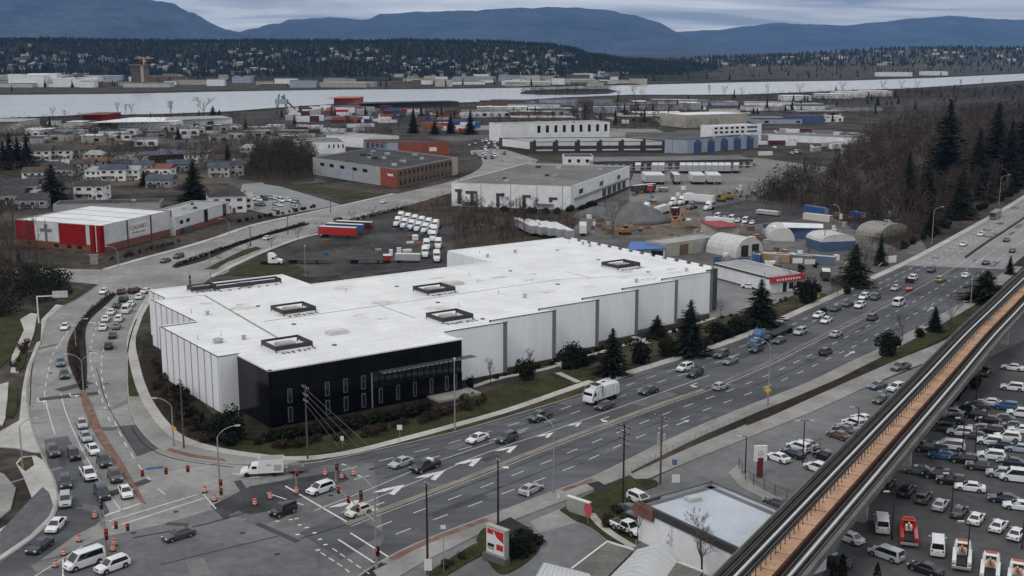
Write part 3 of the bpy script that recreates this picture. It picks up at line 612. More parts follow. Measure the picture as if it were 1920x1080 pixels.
for lod in (0, 1):
    CARS['sedan', lod] = car_proto('sedan', [(-2.34, .42, .80, .74), (-2.25, .32, .93, .84), (-1.75, .25, .99, .89), (-1.0, .22, .98, .91), (.4, .22, .96, .91), (1.0, .24, .92, .90), (1.65, .26, .84, .88), (2.12, .30, .72, .82), (2.34, .40, .58, .70)], (-1.95, 1.15, .97, -1.05, .28, 1.44, .82, .60), (-1.38, 1.42), .325, .8, (2.2, .64, .62, -2.31, .76), lod)
    CARS['hatchback', lod] = car_proto('hatchback', [(-2.05, .40, .86, .76), (-1.98, .30, 1.0, .84), (-1.4, .24, 1.03, .88), (0, .22, 1.0, .89), (.9, .24, .96, .88), (1.5, .26, .88, .86), (1.9, .3, .76, .8), (2.08, .4, .6, .7)], (-1.95, 1.15, 1.0, -1.55, .25, 1.52, .80, .62), (-1.25, 1.28), .32, .8, (1.95, .68, .6, -2.03, .82), lod)
    CARS['suv', lod] = car_proto('suv', [(-2.32, .48, .98, .82), (-2.25, .36, 1.10, .90), (-1.6, .30, 1.12, .93), (0, .28, 1.10, .94), (1.0, .30, 1.07, .93), (1.7, .33, 1.0, .91), (2.12, .37, .88, .86), (2.32, .46, .68, .76)], (-2.22, 1.25, 1.09, -1.95, .42, 1.70, .86, .68), (-1.40, 1.42), .37, .8, (2.2, .80, .66, -2.29, .95), lod)
    CARS['offroader', lod] = car_proto('offroader', [(-2.1, .55, 1.12, .84), (-2.05, .45, 1.16, .88), (0, .42, 1.15, .89), (1.0, .44, 1.12, .86), (1.9, .5, 1.1, .80), (2.0, .55, .95, .78)], (-2.05, .85, 1.14, -1.98, .55, 1.86, .84, .76), (-1.35, 1.45), .41, .8, (1.97, .88, .58, -2.08, .95), lod)
    CARS['pickup', lod] = car_proto('pickup', [(-2.85, .62, 1.08, .88), (-2.8, .48, 1.16, .93), (-1.0, .45, 1.16, .96), (.8, .45, 1.14, .96), (1.5, .47, 1.14, .95), (2.3, .5, 1.08, .92), (2.75, .55, .95, .86)], (-.75, 1.55, 1.15, -.55, .85, 1.86, .88, .72), (-1.75, 1.8), .40, .85, (2.66, .92, .7, -2.83, .92), lod, bed=(-2.7, -.85, 1.172))
    CARS['minivan', lod] = car_proto('minivan', [(-2.5, .48, 1.0, .86), (-2.42, .34, 1.12, .93), (-1.5, .28, 1.14, .96), (.5, .26, 1.1, .97), (1.4, .28, 1.04, .95), (2.0, .32, .92, .9), (2.45, .42, .7, .78)], (-2.42, 1.75, 1.12, -2.2, .75, 1.78, .90, .74), (-1.5, 1.55), .35, .85, (2.3, .78, .68, -2.47, 1.0), lod)
    CARS['van', lod] = car_proto('van', [(-2.75, .5, 1.3, .92), (-2.7, .36, 1.4, .97), (-1.5, .3, 1.4, 1.0), (1.0, .3, 1.35, 1.0), (1.9, .34, 1.2, .97), (2.45, .4, .98, .9), (2.72, .48, .72, .8)], (-2.72, 2.0, 1.36, -2.62, 1.1, 2.25, .95, .82), (-1.7, 1.75), .37, .9, (2.55, .85, .72, -2.72, 1.1), lod)
ROADTAN = {'W': (MED, -1), 'E': (MED, 1)}
AVM = smooth_line(GS([(230, 545), (214, 552), (160, 605), (143, 654), (146, 690), (155, 733), (164, 762), (185, 811), (216, 860), (244, 903), (267, 941)]))
NAV = smooth_line(GS([(322, 500), (440, 461), (575, 420), (700, 392), (830, 355)]))
def heading(px, py, h):
    p = G(px, py)
    if h in ('W', 'E'): d = nearest(MED, p) * (1 if h == 'E' else -1)
    elif h in ('S', 'N'): d = nearest(AVM, p) * (1 if h == 'S' else -1)
    elif h in ('FE', 'FW'): d = nearest(NAV, p) * (1 if h == 'FE' else -1)
    elif h in ('TS',): d = nearest(LWs, p)
    else: q = G(px + h[0], py + h[1]); d = q - p
    return atan2(d.y, d.x)
def car(px, py, kind, col, h, label, group=None, z=.075, extra=0.):
    a = heading(px, py, h) + extra + R.uniform(-.03, .03); p = G(px, py)
    lod = 0 if py > 640 else 1
    nm = {'suv': 'suv', 'sedan': 'sedan_car', 'hatchback': 'hatchback_car', 'offroader': 'offroad_car', 'pickup': 'pickup_truck', 'minivan': 'minivan', 'van': 'cargo_van'}[kind]
    return spawn(CARS[kind, lod], (p.x, p.y, z), a, label, 'van' if 'van' in kind else ('pickup' if kind == 'pickup' else 'car'), group, PAINT[col], nm)
GW = 'traffic heading towards the crossing on the main road'; GE = 'traffic heading away from the crossing on the main road'; GA = 'cars queued on the avenue'; GN = 'cars leaving the crossing along the avenue'
for r in (
 (531, 966, 'offroader', 'black', 'W', 'boxy black off-roader driving into the middle of the crossing', GW),
 (601, 924, 'suv', 'white', 'W', 'white suv at the stop line beside an orange barrel', GW),
 (672, 966, 'hatchback', 'ivory', 'W', 'pale hatchback waiting in the turn lane at the median nose', GW),
 (752, 874, 'sedan', 'silver', 'W', 'silver sedan just behind the pickup with the white cover', GW),
 (797, 882, 'pickup', 'black', 'W', 'black pickup with a white box in its bed', GW),
 (895, 828, 'sedan', 'white', 'W', 'low white sports car near the kerb lawn', GW),
 (950, 828, 'suv', 'charcoal', 'W', 'charcoal suv beside the low white sports car', GW),
 (1012, 788, 'pickup', 'charcoal', 'W', 'charcoal pickup ahead of the white refuse truck', GW),
 (1134, 766, 'sedan', 'charcoal', 'W', 'dark sedan alongside the white refuse truck', GW),
 (1216, 738, 'sedan', 'navy', 'W', 'dark navy sedan alone behind the white refuse truck', GW),
 (1284, 695, 'suv', 'white', 'W', 'white crossover next to a black one in front of the warehouse', GW),
 (1303, 706, 'suv', 'black', 'W', 'black crossover beside the white one in front of the warehouse', GW),
 (1353, 670, 'suv', 'charcoal', 'W', 'charcoal suv ahead of the blue truck, kerb-side lane', GW),
 (1369, 682, 'sedan', 'grey', 'W', 'grey sedan beside the charcoal suv ahead of the blue truck', GW),
 (1418, 660, 'suv', 'navy', 'W', 'dark suv in the lane beside the blue truck cab', GW),
 (1461, 643, 'sedan', 'charcoal', 'W', 'dark sedan beside the flatbed of the blue truck', GW),
 (1500, 627, 'suv', 'silver', 'W', 'silver suv following the flatbed of the blue truck', GW),
 (1535, 595, 'sedan', 'white', 'W', 'white sedan closest to the kerb, followed by a dark one', GW),
 (1549, 605, 'sedan', 'white', 'W', 'white sedan in the second lane, paired with another white one', GW),
 (1566, 583, 'sedan', 'navy', 'W', 'dark sedan right behind the kerb-side white sedan', GW),
 (1589, 574, 'sedan', 'charcoal', 'W', 'second dark sedan behind the kerb-side white sedan', GW),
 (1612, 577, 'suv', 'white', 'W', 'white suv leading a second white suv', GW),
 (1620, 561, 'suv', 'white', 'W', 'white suv close behind another white suv', GW),
 (1641, 562, 'suv', 'charcoal', 'W', 'charcoal suv behind the two white suvs', GW),
 (1679, 544, 'sedan', 'silver', 'W', 'silver sedan beside the red arrow-board trailer', GW),
 (1711, 526, 'suv', 'white', 'W', 'white car coming up behind the arrow-board trailer', GW),
 (1746, 510, 'suv', 'charcoal', 'W', 'charcoal suv where the dark paving begins', GW),
 (1806, 461, 'sedan', 'white', 'W', 'white sedan nearest the end of the pale paving', GW),
 (1839, 442, 'sedan', 'white', 'W', 'white sedan ahead of the bus', GW),
 (995, 924, 'sedan', 'silver', 'E', 'silver sedan passing the brick pavement edge', GE),
 (1351, 730, 'hatchback', 'silver', 'E', 'pale hatchback beside the yellow pedestrian sign', GE),
 (1567, 631, 'sedan', 'silver', 'E', 'pale sedan driving away beside the striped median', GE),
 (1548, 665, 'suv', 'black', 'E', 'black suv driving away near the lane arrow', GE),
 (1636, 600, 'suv', 'charcoal', 'E', 'dark suv driving away between pale sedan and white van', GE),
 (1685, 573, 'van', 'white', 'E', 'white van driving away along the median', GE),
 (1763, 528, 'minivan', 'tan', 'E', 'tan van driving away along the median', GE),
 (1811, 520, 'sedan', 'white', 'E', 'white sedan driving away near the guideway trees', GE),
 (1848, 496, 'sedan', 'black', 'E', 'black sedan driving away where the paving changes', GE),
 (1898, 473, 'sedan', 'charcoal', 'E', 'dark sedan driving away closest to the picture edge', GE),
 (1887, 453, 'sedan', 'charcoal', 'E', 'dark sedan driving away along the median barrier', GE),
 (122, 617, 'sedan', 'white', 'S', 'white sedan alone coming down the avenue bend', GA),
 (114, 685, 'suv', 'steel', 'S', 'grey-blue suv beside the planted median', GA),
 (121, 708, 'suv', 'charcoal', 'S', 'dark suv in front of the grey-blue one by the planted median', GA),
 (195, 550, 'sedan', 'white', 'S', 'white sedan at the top of the planted median', GA),
 (154, 800, 'sedan', 'silver', 'S', 'last silver sedan queued along the brick median', GA),
 (161, 825, 'sedan', 'lightblue', 'S', 'pale blue sedan queued along the brick median', GA),
 (175, 849, 'sedan', 'white', 'S', 'white sedan queued behind the navy suv at the brick median', GA),
 (195, 872, 'suv', 'navy', 'S', 'navy suv third in line at the brick median', GA),
 (216, 900, 'suv', 'charcoal', 'S', 'charcoal suv second in line at the brick median', GA),
 (236, 929, 'sedan', 'white', 'S', 'white sedan first in line at the brick median', GA),
 (166, 896, 'pickup', 'white', 'S', 'white pickup in the middle lane behind a dark suv', GA),
 (192, 932, 'minivan', 'navy', 'S', 'dark minivan at the head of the middle lane', GA),
 (139, 860, 'offroader', 'charcoal', 'S', 'dark boxy car behind the white pickup', GA),
 (100, 853, 'suv', 'charcoal', 'S', 'dark suv entering the right-turn lane', GA),
 (123, 912, 'suv', 'navy', 'TS', 'dark suv in the turn lane behind the pale one', GA),
 (123, 946, 'suv', 'silver', 'TS', 'pale suv with dark bonnet in the turn lane', GA),
 (105, 992, 'sedan', 'white', 'TS', 'white sedan rounding the turn lane', GA),
 (75, 1031, 'sedan', 'navy', 'TS', 'dark sedan leading the turn lane', GA),
 (335, 1010, 'sedan', 'charcoal', (-60, 18), 'black sedan crossing the open junction by itself', None),
 (158, 1062, 'van', 'white', (-60, 22), 'white cargo van beside the barrels at the picture foot', None),
 (211, 1069, 'suv', 'white', (-60, 22), 'white suv behind the white cargo van', None),
 (204, 653, 'suv', 'black', 'N', 'black suv last in the line leaving up the avenue', GN),
 (211, 633, 'sedan', 'maroon', 'N', 'maroon sedan next to last in the line up the avenue', GN),
 (218, 616, 'sedan', 'grey', 'N', 'grey sedan in the line up the avenue', GN),
 (194, 618, 'sedan', 'white', 'N', 'white sedan last in the inner lane up the avenue', GN),
 (224, 602, 'suv', 'white', 'N', 'white suv behind the white van up the avenue', GN),
 (199, 602, 'sedan', 'white', 'N', 'second white sedan from the back of the inner lane', GN),
 (238, 586, 'van', 'white', 'N', 'white van stopped in the line up the avenue', GN),
 (210, 589, 'sedan', 'white', 'N', 'third white sedan from the back of the inner lane', GN),
 (219, 577, 'sedan', 'black', 'N', 'black sedan ahead of the white inner-lane sedans', GN),
 (232, 565, 'suv', 'black', 'N', 'black suv behind the maroon suv up the avenue', GN),
 (246, 574, 'sedan', 'white', 'N', 'white sedan ahead of the white van up the avenue', GN),
 (228, 551, 'suv', 'maroon', 'N', 'maroon suv first in the inner lane up the avenue', GN),
 (253, 549, 'suv', 'maroon', 'N', 'maroon suv first in the middle lane up the avenue', GN),
 (276, 549, 'sedan', 'white', 'N', 'white sedan first in line next to the warehouse corner', GN),
 (262, 560, 'sedan', 'white', 'N', 'white sedan behind the maroon suv of the middle lane', GN),
 (335, 484, 'suv', 'charcoal', 'FW', 'dark suv coming past the church sign wall', None),
 (310, 492, 'sedan', 'charcoal', 'FW', 'dark sedan just ahead of the suv by the church', None),
 (502, 449, 'sedan', 'white', 'FE', 'white sedan alone on the far avenue by the truck yard', None),
 (634, 413, 'sedan', 'black', 'FE', 'black sedan behind the red and blue trailers', None),
 (720, 381, 'sedan', 'white', 'FE', 'white sedan on the avenue below the brick building', None),
 (113, 513, 'sedan', 'white', (-30, -2), 'white sedan on the side street behind the hedge', None),
): car(*r)
# white box on the black pickup
p = G(803, 879); a = heading(797, 882, 'W')
o = MB().box((0, 0, .22), (1.5, 1.35, .44)).box((0, 0, .47), (1.3, 1.15, .06)).build('tool_box', PAINT['white'], None, False, (p.x, p.y, 1.275), a); tag(o, 'white box lying in the bed of the black pickup', 'box')
# ---------------- dealer lots
GL = 'cars parked in the dark lot below the guideway'; GD = 'cars parked on the lot before the guideway'
LOT_A = (-52, -18)
def lot(px, py, kind, col, label, h=(-50, 10), g=GL): car(px, py, kind, col, h, label, g, z=.06)
for r in (
 (1458, 864, 'sedan', 'white', 'white car parked beside the white dealer sign'), (1486, 856, 'sedan', 'navy', 'dark car parked between the two white ones near the dealer sign'), (1498, 845, 'suv', 'white', 'white suv parked third from the white dealer sign'),
 (1512, 839, 'sedan', 'silver', 'silver car parked behind the twin-headed lamp post'), (1532, 884, 'suv', 'white', 'white car half hidden by the guideway near the railings'), (1548, 862, 'suv', 'black', 'black car half hidden by the guideway behind railings'),
 (1573, 822, 'sedan', 'brown', 'brown car first in the row by the thin lamp post'), (1583, 812, 'sedan', 'charcoal', 'dark car second in the row by the thin lamp post'), (1592, 806, 'sedan', 'silver', 'silver car third in the row by the thin lamp post'), (1600, 800, 'suv', 'white', 'white car fourth in the row by the thin lamp post'), (1617, 790, 'sedan', 'white', 'white car furthest in the row, touching the guideway edge'),
 (1645, 728, 'sedan', 'steel', 'steel-blue car alone on the open lot'), (1680, 733, 'suv', 'white', 'white car next to the steel-blue one by the guideway'), (1688, 694, 'pickup', 'grey', 'grey pickup parked at the path edge by the lawn'), (1654, 755, 'sedan', 'charcoal', 'dark car under the lamp post next to the guideway'),
 (1457, 950, 'sedan', 'charcoal', 'dark car at the fenced kerb below the guideway side')):
    lot(*r, h=(-40, -14) if r[0] < 1640 else (-40, 12), g=GD)
rowE = (-50, -6)
for r in (
 (1722, 888, 'sedan', 'grey', 'grey car first in the row beside the wide pier', rowE), (1756, 897, 'suv', 'black', 'black suv second in the row from the wide pier', rowE), (1783, 908, 'suv', 'black', 'black suv third in the row from the wide pier', rowE), (1818, 920, 'sedan', 'white', 'white sedan at the lamp post, fourth from the wide pier', rowE), (1882, 942, 'sedan', 'navy', 'dark sedan behind the white one at the lamp post', rowE), (1910, 955, 'sedan', 'white', 'white sedan at the picture edge in the pier row', rowE),
 (1663, 916, 'suv', 'black', 'black suv first in the tail-out row under the guideway', (24, -30)), (1700, 928, 'suv', 'black', 'black suv second in the tail-out row', (24, -30)), (1731, 940, 'suv', 'charcoal', 'charcoal suv third in the tail-out row', (24, -30)), (1763, 953, 'sedan', 'silver', 'silver sedan in the tail-out row', (24, -30)), (1798, 966, 'sedan', 'charcoal', 'charcoal sedan by the post in the tail-out row', (24, -30)), (1830, 979, 'sedan', 'white', 'white hatchback-like sedan sixth in the tail-out row', (24, -30)), (1872, 993, 'sedan', 'white', 'white sedan seventh in the tail-out row', (24, -30)), (1906, 1008, 'sedan', 'white', 'white sedan eighth in the tail-out row', (24, -30)),
 (1767, 860, 'sedan', 'blue', 'bright blue sedan in the middle of the dark lot', rowE), (1806, 868, 'suv', 'black', 'black suv behind the bright blue sedan', rowE), (1858, 861, 'suv', 'white', 'white suv in the row behind the bright blue sedan', rowE), (1843, 882, 'pickup', 'charcoal', 'dark pickup in front of the white suv', rowE), (1876, 895, 'suv', 'silver', 'silver suv beside the white van near the picture edge', rowE), (1907, 903, 'van', 'white', 'white van parked near the picture edge in the pier rows', rowE), (1895, 873, 'sedan', 'navy', 'navy car behind the silver suv', rowE),
 (1781, 842, 'minivan', 'white', 'white minivan just behind the bright blue sedan', rowE), (1744, 847, 'pickup', 'charcoal', 'dark pickup left of the white minivan', rowE), (1718, 840, 'sedan', 'black', 'black car at the guideway edge beside the dark pickup', rowE),
 (1800, 817, 'suv', 'white', 'white suv in the row of dark cars behind the minivan', rowE), (1828, 823, 'sedan', 'charcoal', 'dark car right of that white suv', rowE), (1768, 808, 'suv', 'charcoal', 'dark suv left of the white suv in that row', rowE), (1744, 802, 'sedan', 'black', 'black car nearest the guideway in that row', rowE),
 (1856, 834, 'suv', 'white', 'white suv in front of the navy and pale blue cars', rowE), (1879, 841, 'sedan', 'navy', 'navy sedan beside a pale blue one', rowE), (1910, 847, 'sedan', 'lightblue', 'pale blue sedan at the picture edge', rowE), (1888, 826, 'suv', 'white', 'white suv behind the navy sedan', rowE), (1858, 814, 'suv', 'black', 'black suv behind the middle rows', rowE), (1838, 809, 'sedan', 'grey', 'grey sedan behind the middle rows', rowE),
 (1897, 804, 'sedan', 'charcoal', 'dark sedan by the small white car at the edge', rowE), (1914, 812, 'sedan', 'white', 'small white car at the edge of the middle rows', rowE), (1853, 793, 'sedan', 'black', 'black sedan third from the edge in the upper row', rowE), (1828, 784, 'suv', 'black', 'black suv fourth from the edge in the upper row', rowE), (1878, 790, 'sedan', 'charcoal', 'charcoal sedan second from the edge in the upper row', rowE), (1911, 781, 'suv', 'white', 'white suv beside the blue-covered car', rowE), (1886, 768, 'suv', 'blue', 'blue-covered car in the upper row', rowE), (1856, 760, 'sedan', 'white', 'white sedan behind the blue-covered car', rowE), (1811, 773, 'sedan', 'black', 'black car beside the slim pier', rowE), (1783, 779, 'sedan', 'silver', 'silver car behind the slim pier', rowE), (1784, 793, 'suv', 'charcoal', 'charcoal suv in front of the slim pier', rowE), (1832, 765, 'sedan', 'charcoal', 'charcoal car beside the hedge end', rowE),
 (1898, 732, 'suv', 'white', 'white suv beside the stacked orange barriers', rowE), (1898, 694, 'sedan', 'white', 'white sedan furthest up the dark lot', rowE), (1846, 703, 'pickup', 'brown', 'brown pickup beside the upper pier', (20, -30)),
 (1653, 992, 'van', 'white', 'white van beside the red tow truck', (-2, -30)), (1757, 1034, 'van', 'white', 'white van between the red and white tow trucks', (2, -30)),
 (1591, 1015, 'sedan', 'white', 'white sedan emerging under the guideway foot', (-40, -16)), (1661, 1047, 'minivan', 'silver', 'silver minivan parked along the lower aisle', (-44, -16)), (1735, 1074, 'sedan', 'black', 'black sedan parked along the lower aisle', (-44, -16)), (1565, 1062, 'suv', 'navy', 'navy suv half hidden by the small cypresses', (-44, -16))):
    lot(*r)
# ================================================================== ROAD MARKINGS (children of their road)
road = bpy.data.objects['main_road']; ave = bpy.data.objects['avenue']; cross = bpy.data.objects['crossing_asphalt']
DASH = MB().poly([(-1.5, -.09, 0), (1.5, -.09, 0), (1.5, .09, 0), (-1.5, .09, 0)]).mesh('lane_dash', PAINTW)
def lane_pt(f, side):
    """points on a line a fraction f of the way from the median to the kerb"""
    out = []
    K = MN if side == 'N' else MS
    for p in MED[::2]:
        q = min(K, key=lambda k: (k - p).length_squared); out.append(p + (q - p) * f)
    return out
def dashes(line, parent, z, step=7.2, s0=0, s1=None, sc=1.):
    Ln = length(line); s = s0
    while s < (s1 or Ln):
        p, d = walk(line, s); inst('lane_dash', DASH, parent, (p.x, p.y, z), atan2(d.y, d.x), sc=(sc, 1, 1)); s += step
def stripe(line, w, parent, z, m=PAINTW, name='solid_line'):
    A, B = off(line, w / 2), off(line, -w / 2); MB().poly([(p.x, p.y, z) for p in B + A[::-1]]).build(name, m, parent)
ZM = .074
for f in (.57, .78): dashes(lane_pt(f, 'N')[5:], road, ZM)
for f in (.32, .64): dashes(lane_pt(f, 'S')[2:], road, ZM)
stripe(smooth_line(GS([(640, 962), (760, 912), (830, 884), (905, 852), (1050, 803), (1160, 765), (1270, 726), (1330, 704)])), .16, road, ZM)
stripe(smooth_line(GS([(590, 958), (700, 915), (800, 873), (900, 838), (985, 808)])), .14, road, ZM)
stripe(off(MED[:mm + 60], .85), .12, road, ZM, PAINTY, 'yellow_line'); stripe(off(MED[:mm + 60], -.85), .12, road, ZM)
def arrow(px, py, h, kind='turn', s=1., parent=None):
    p = G(px, py); a = heading(px, py, h); mb = MB()
    if kind == 'turn': mb.poly([(-2.2, -.12, 0), (.6, -.12, 0), (.6, .12, 0), (-2.2, .12, 0)]); mb.poly([(.3, -.1, 0), (.9, -.1, 0), (1.2, 1.0, 0), (.6, 1.0, 0)]); mb.poly([(.1, 1.0, 0), (1.7, 1.0, 0), (.9, 2.0, 0)])
    else: mb.poly([(-2.2, -.13, 0), (1.0, -.13, 0), (1.0, .13, 0), (-2.2, .13, 0)]); mb.poly([(1.0, -.55, 0), (2.4, 0, 0), (1.0, .55, 0)])
    o = mb.build('lane_arrow', PAINTW, parent or road, False, (p.x, p.y, ZM + .004), a); o.scale = (s, s, 1)
# merge chevrons and turn arrows in the tapering lane
def chevron(px, py, s=1.):
    """merge chevron painted through its surveyed corner points"""
    P = GS([(px + a * s, py + b * s) for a, b in ((-34, 6), (-14, -1), (22, -8), (4, 10), (-5, 8), (4, -1), (-12, 4))]); z = ZM + .004
    MB().poly([(q.x, q.y, z) for q in P][::-1]).build('painted_chevron', PAINTW, road)
for q in ((652, 946, 1.1), (735, 918, 1.1), (812, 891, 1.05), (883, 866, .95), (953, 842, .8), (1025, 816, .6), (1080, 796, .5)): chevron(*q)
arrow(1130, 786, 'W', 'turn', .9); arrow(1298, 722, 'W', 'turn', .9); arrow(945, 842 + 30, 'W', 'turn', .9); arrow(700, 950, 'W', 'turn', 1.)
arrow(1593, 664, 'E', 'straight', 1.3); arrow(1744, 580, 'E', 'straight', 1.2); arrow(1280, 793, 'E', 'straight', .9)
stripe(GS([(535, 912), (655, 982)]), .32, cross, ZM, name='stop_line'); stripe(GS([(500, 925), (570, 948)]), .22, cross, ZM); 
stripe(GS([(657, 1000), (730, 1046)]), .28, cross, ZM); stripe(GS([(634, 1012), (702, 1056)]), .28, cross, ZM)
for q in ((545, 975), (562, 985), (556, 973), (575, 990), (590, 1000), (600, 1012), (610, 1022), (558, 1003), (520, 978), (596, 1032)):
    p = G(*q); inst('guide_dot', DASH, cross, (p.x, p.y, ZM), .4, sc=(.2, 2.2, 1))
dashes(smooth_line(GS([(606, 1040), (640, 1062), (665, 1082)])), cross, ZM, 2.2, sc=.45); dashes(smooth_line(GS([(628, 1032), (665, 1058), (690, 1075)])), cross, ZM, 2.2, sc=.45)
# avenue markings
for ln, s0 in (([(125, 627), (104, 655), (92, 690), (84, 735), (82, 765)], 0), ([(150, 600), (128, 620), (110, 650)], 0)): dashes(smooth_line(GS(ln)), ave, .062, 6.5)
dashes(smooth_line(GS([(232, 560), (196, 590), (178, 622), (170, 655), (172, 690), (185, 730), (200, 775), (215, 810)])), ave, .062, 6.5, 4)
dashes(smooth_line(GS([(222, 610), (202, 640), (191, 670), (193, 720), (215, 790), (245, 850), (285, 905), (312, 930)])), ave, .062, 6.5, 6)
stripe(smooth_line(GS([(84, 742), (90, 770), (103, 815)])), .16, ave, .062); stripe(smooth_line(GS([(114, 738), (124, 775), (150, 835), (180, 890)])), .16, ave, .062)
stripe(smooth_line(GS([(180, 890), (210, 935), (228, 958)])), .16, ave, .075)
stripe(GS([(196, 968), (262, 945)]), .4, ave, .075, name='stop_line')
stripe(GS([(204, 978), (370, 928)]), .28, ave, .075, name='crosswalk_line'); stripe(GS([(210, 990), (382, 935)]), .28, ave, .075, name='crosswalk_line')
stripe(GS([(382, 928), (405, 955)]), .2, ave, .075); stripe(GS([(118, 1046), (118, 1085)]), .2, ave, .075); stripe(GS([(155, 1025), (60, 1085)]), .15, ave, .075)
for k in range(5): stripe(GS([(436 + k * 6, 889 + k * 2.0), (466 + k * 6, 887 + k * 2.0)]), .3, cross, ZM, name='crosswalk_line')
arrow(71, 752, 'S', 'turn', .9, ave); arrow(132, 742, 'S', 'turn', .9, ave); arrow(178, 606, 'N', 'turn', .9, ave); arrow(204, 578, 'N', 'turn', .9, ave); arrow(180, 662, 'N', 'turn', .7, ave)
af = bpy.data.objects['avenue_far']
dashes(smooth_line(GS([(210, 520), (300, 492), (400, 463), (480, 437), (600, 408)])), af, .052, 9); dashes(smooth_line(GS([(400, 490), (470, 465), (540, 443), (620, 418), (720, 392)])), af, .052, 9)
# tyre-worn dark bands and oil streaks keep to the lanes
WORN = mat('tyre_band', (.070, .073, .080), .85, .3, .2, coords='World')
for f, sd in ((.46, 'N'), (.67, 'N'), (.89, 'N'), (.16, 'S'), (.48, 'S')): stripe(lane_pt(f, sd)[6:], .5, road, .066, WORN, 'tyre_band')
# pale older paving beyond the join
old = [i for i, p in enumerate(MN) if p.y > G(1700, 500).y]
k0 = old[0]; kq = min(range(len(MS)), key=lambda i: (MS[i] - G(1886, 507)).length)
sheet('pale_paving', MN[k0:] + MS[kq:][::-1], .068, mat('asphalt_pale', (.25, .25, .25), .9, .12, .06, fine=.1, coords='World', stretch=(ROADA, (.25, 1, 1))))
for f, sd in ((.34, 'N'), (.66, 'N'), (.32, 'S'), (.64, 'S')): dashes([p for p in lane_pt(f, sd) if p.y > G(1700, 505).y], road, .078, 9)
CRK = mat('crack_sealer', (.035, .035, .038), .9)
def crack(px, w=.12, parent=None):
    L = smooth_line([p + Vector((R.uniform(-.3, .3), R.uniform(-.5, .5), 0)) for p in GS(px)], 4); stripe(L, w, parent or road, .0765, CRK, 'sealed_crack')
crack([(1720, 590), (1760, 573), (1800, 552), (1850, 530)], .2); crack([(1290, 838), (1340, 815), (1400, 790), (1460, 760)]); crack([(560, 1010), (640, 990), (700, 965)], .3, cross); crack([(250, 1010), (380, 985), (470, 960)], .35, cross); crack([(300, 1062), (420, 1030), (520, 1005)], .25, cross)
crack([(245, 800), (275, 835), (330, 860), (440, 876)], .25, ave); crack([(182, 690), (200, 760), (240, 830)], .15, ave); crack([(80, 600), (62, 690), (58, 760)], .2, ave)
# ================================================================== STREET FURNITURE
GALV = mat('lamp_post_grey', (.30, .31, .32), .5, .1, .6, metal=.3); DARKP = mat('lamp_post_dark', (.022, .023, .025), .5); WOOD = mat('weathered_pole', (.10, .085, .070), .9, .25, .8, fine=.2)
LAMPH = mat('lamp_head', (.45, .46, .46), .4)
def street_lamp(px, py, ty, adir, alen, label, m=None, second=False, group=None, curve=1.5):
    h = HT(px, py, ty); b = G(px, py); m = m or GALV
    o = empty('street_lamp', (b.x, b.y, .05), 0, label, 'street lamp', group)
    MB().tube((0, 0, 0), (0, 0, .5), .2, .16, 8).build('base', m, o); 
    MB().tube((0, 0, .3), (0, 0, h - curve), .13, .085, 8).build('pole', m, o)
    for sgn in ((1, -1) if second else (1,)):
        ax, ay = cos(adir) * sgn, sin(adir) * sgn
        pts = [(ax * alen * t ** 1.3, ay * alen * t ** 1.3, h - curve + curve * sin(t * pi / 2)) for t in (0, .2, .4, .6, .8, 1)]
        MB().path(pts, .06, 6).build('arm', m, o)
        MB().box((ax * (alen + .3), ay * (alen + .3), h + .0), (.85, .34, .16), adir).build('lamp_head', LAMPH, o)
    return o
street_lamp(157, 737, 664, pi, 2.7, 'grey twin-armed lamp standing at the foot of the planted median', second=True)
street_lamp(143, 655, 598, pi, 2.4, 'grey twin-armed lamp in the upper part of the planted median', second=True)
street_lamp(1038, 925, 786, pi * .8, 2.4, 'grey curved lamp by the brick pavement on the main road'); street_lamp(1440, 760, 637, pi * .85, 2.6, 'grey curved lamp carrying the yellow pedestrian sign')
street_lamp(853, 808, 676, pi * .5, .8, 'straight grey lamp pole in front of the black corner front', curve=.4); street_lamp(1430, 612, 507, pi * .5, .8, 'straight grey lamp pole beside the tall fir', curve=.4)
street_lamp(1747, 458, 388, 0, 2.6, 'grey curved lamp at the wood edge above the white sedans'); street_lamp(1873, 385, 328, 0, 3.0, 'grey curved lamp at the wood edge above the bus')
street_lamp(326, 838, 747, pi, 2.6, 'grey curved lamp on the corner pavement with a yellow sign'); street_lamp(43, 880, 785, 0, 2.5, 'grey curved lamp on the triangular verge west of the avenue')
street_lamp(1820, 572, 500, pi * .3, .6, 'thin grey lamp pole between the conifers by the guideway', curve=.4); street_lamp(1572, 442, 385, pi * .75, 2, 'pale lamp pole in the gravel yard by the woods')
street_lamp(222, 500, 462, pi, 3.2, 'white lamp frame in front of the church corner'); street_lamp(430, 440, 410, pi, 3, 'white lamp on the pavement by the church wing')
street_lamp(573, 518, 462, pi * .5, .6, 'thin yard pole behind the warehouse roof edge', curve=.3); street_lamp(395, 530, 470, pi * .5, .6, 'thin pole at the lawn corner north of the warehouse', curve=.3)
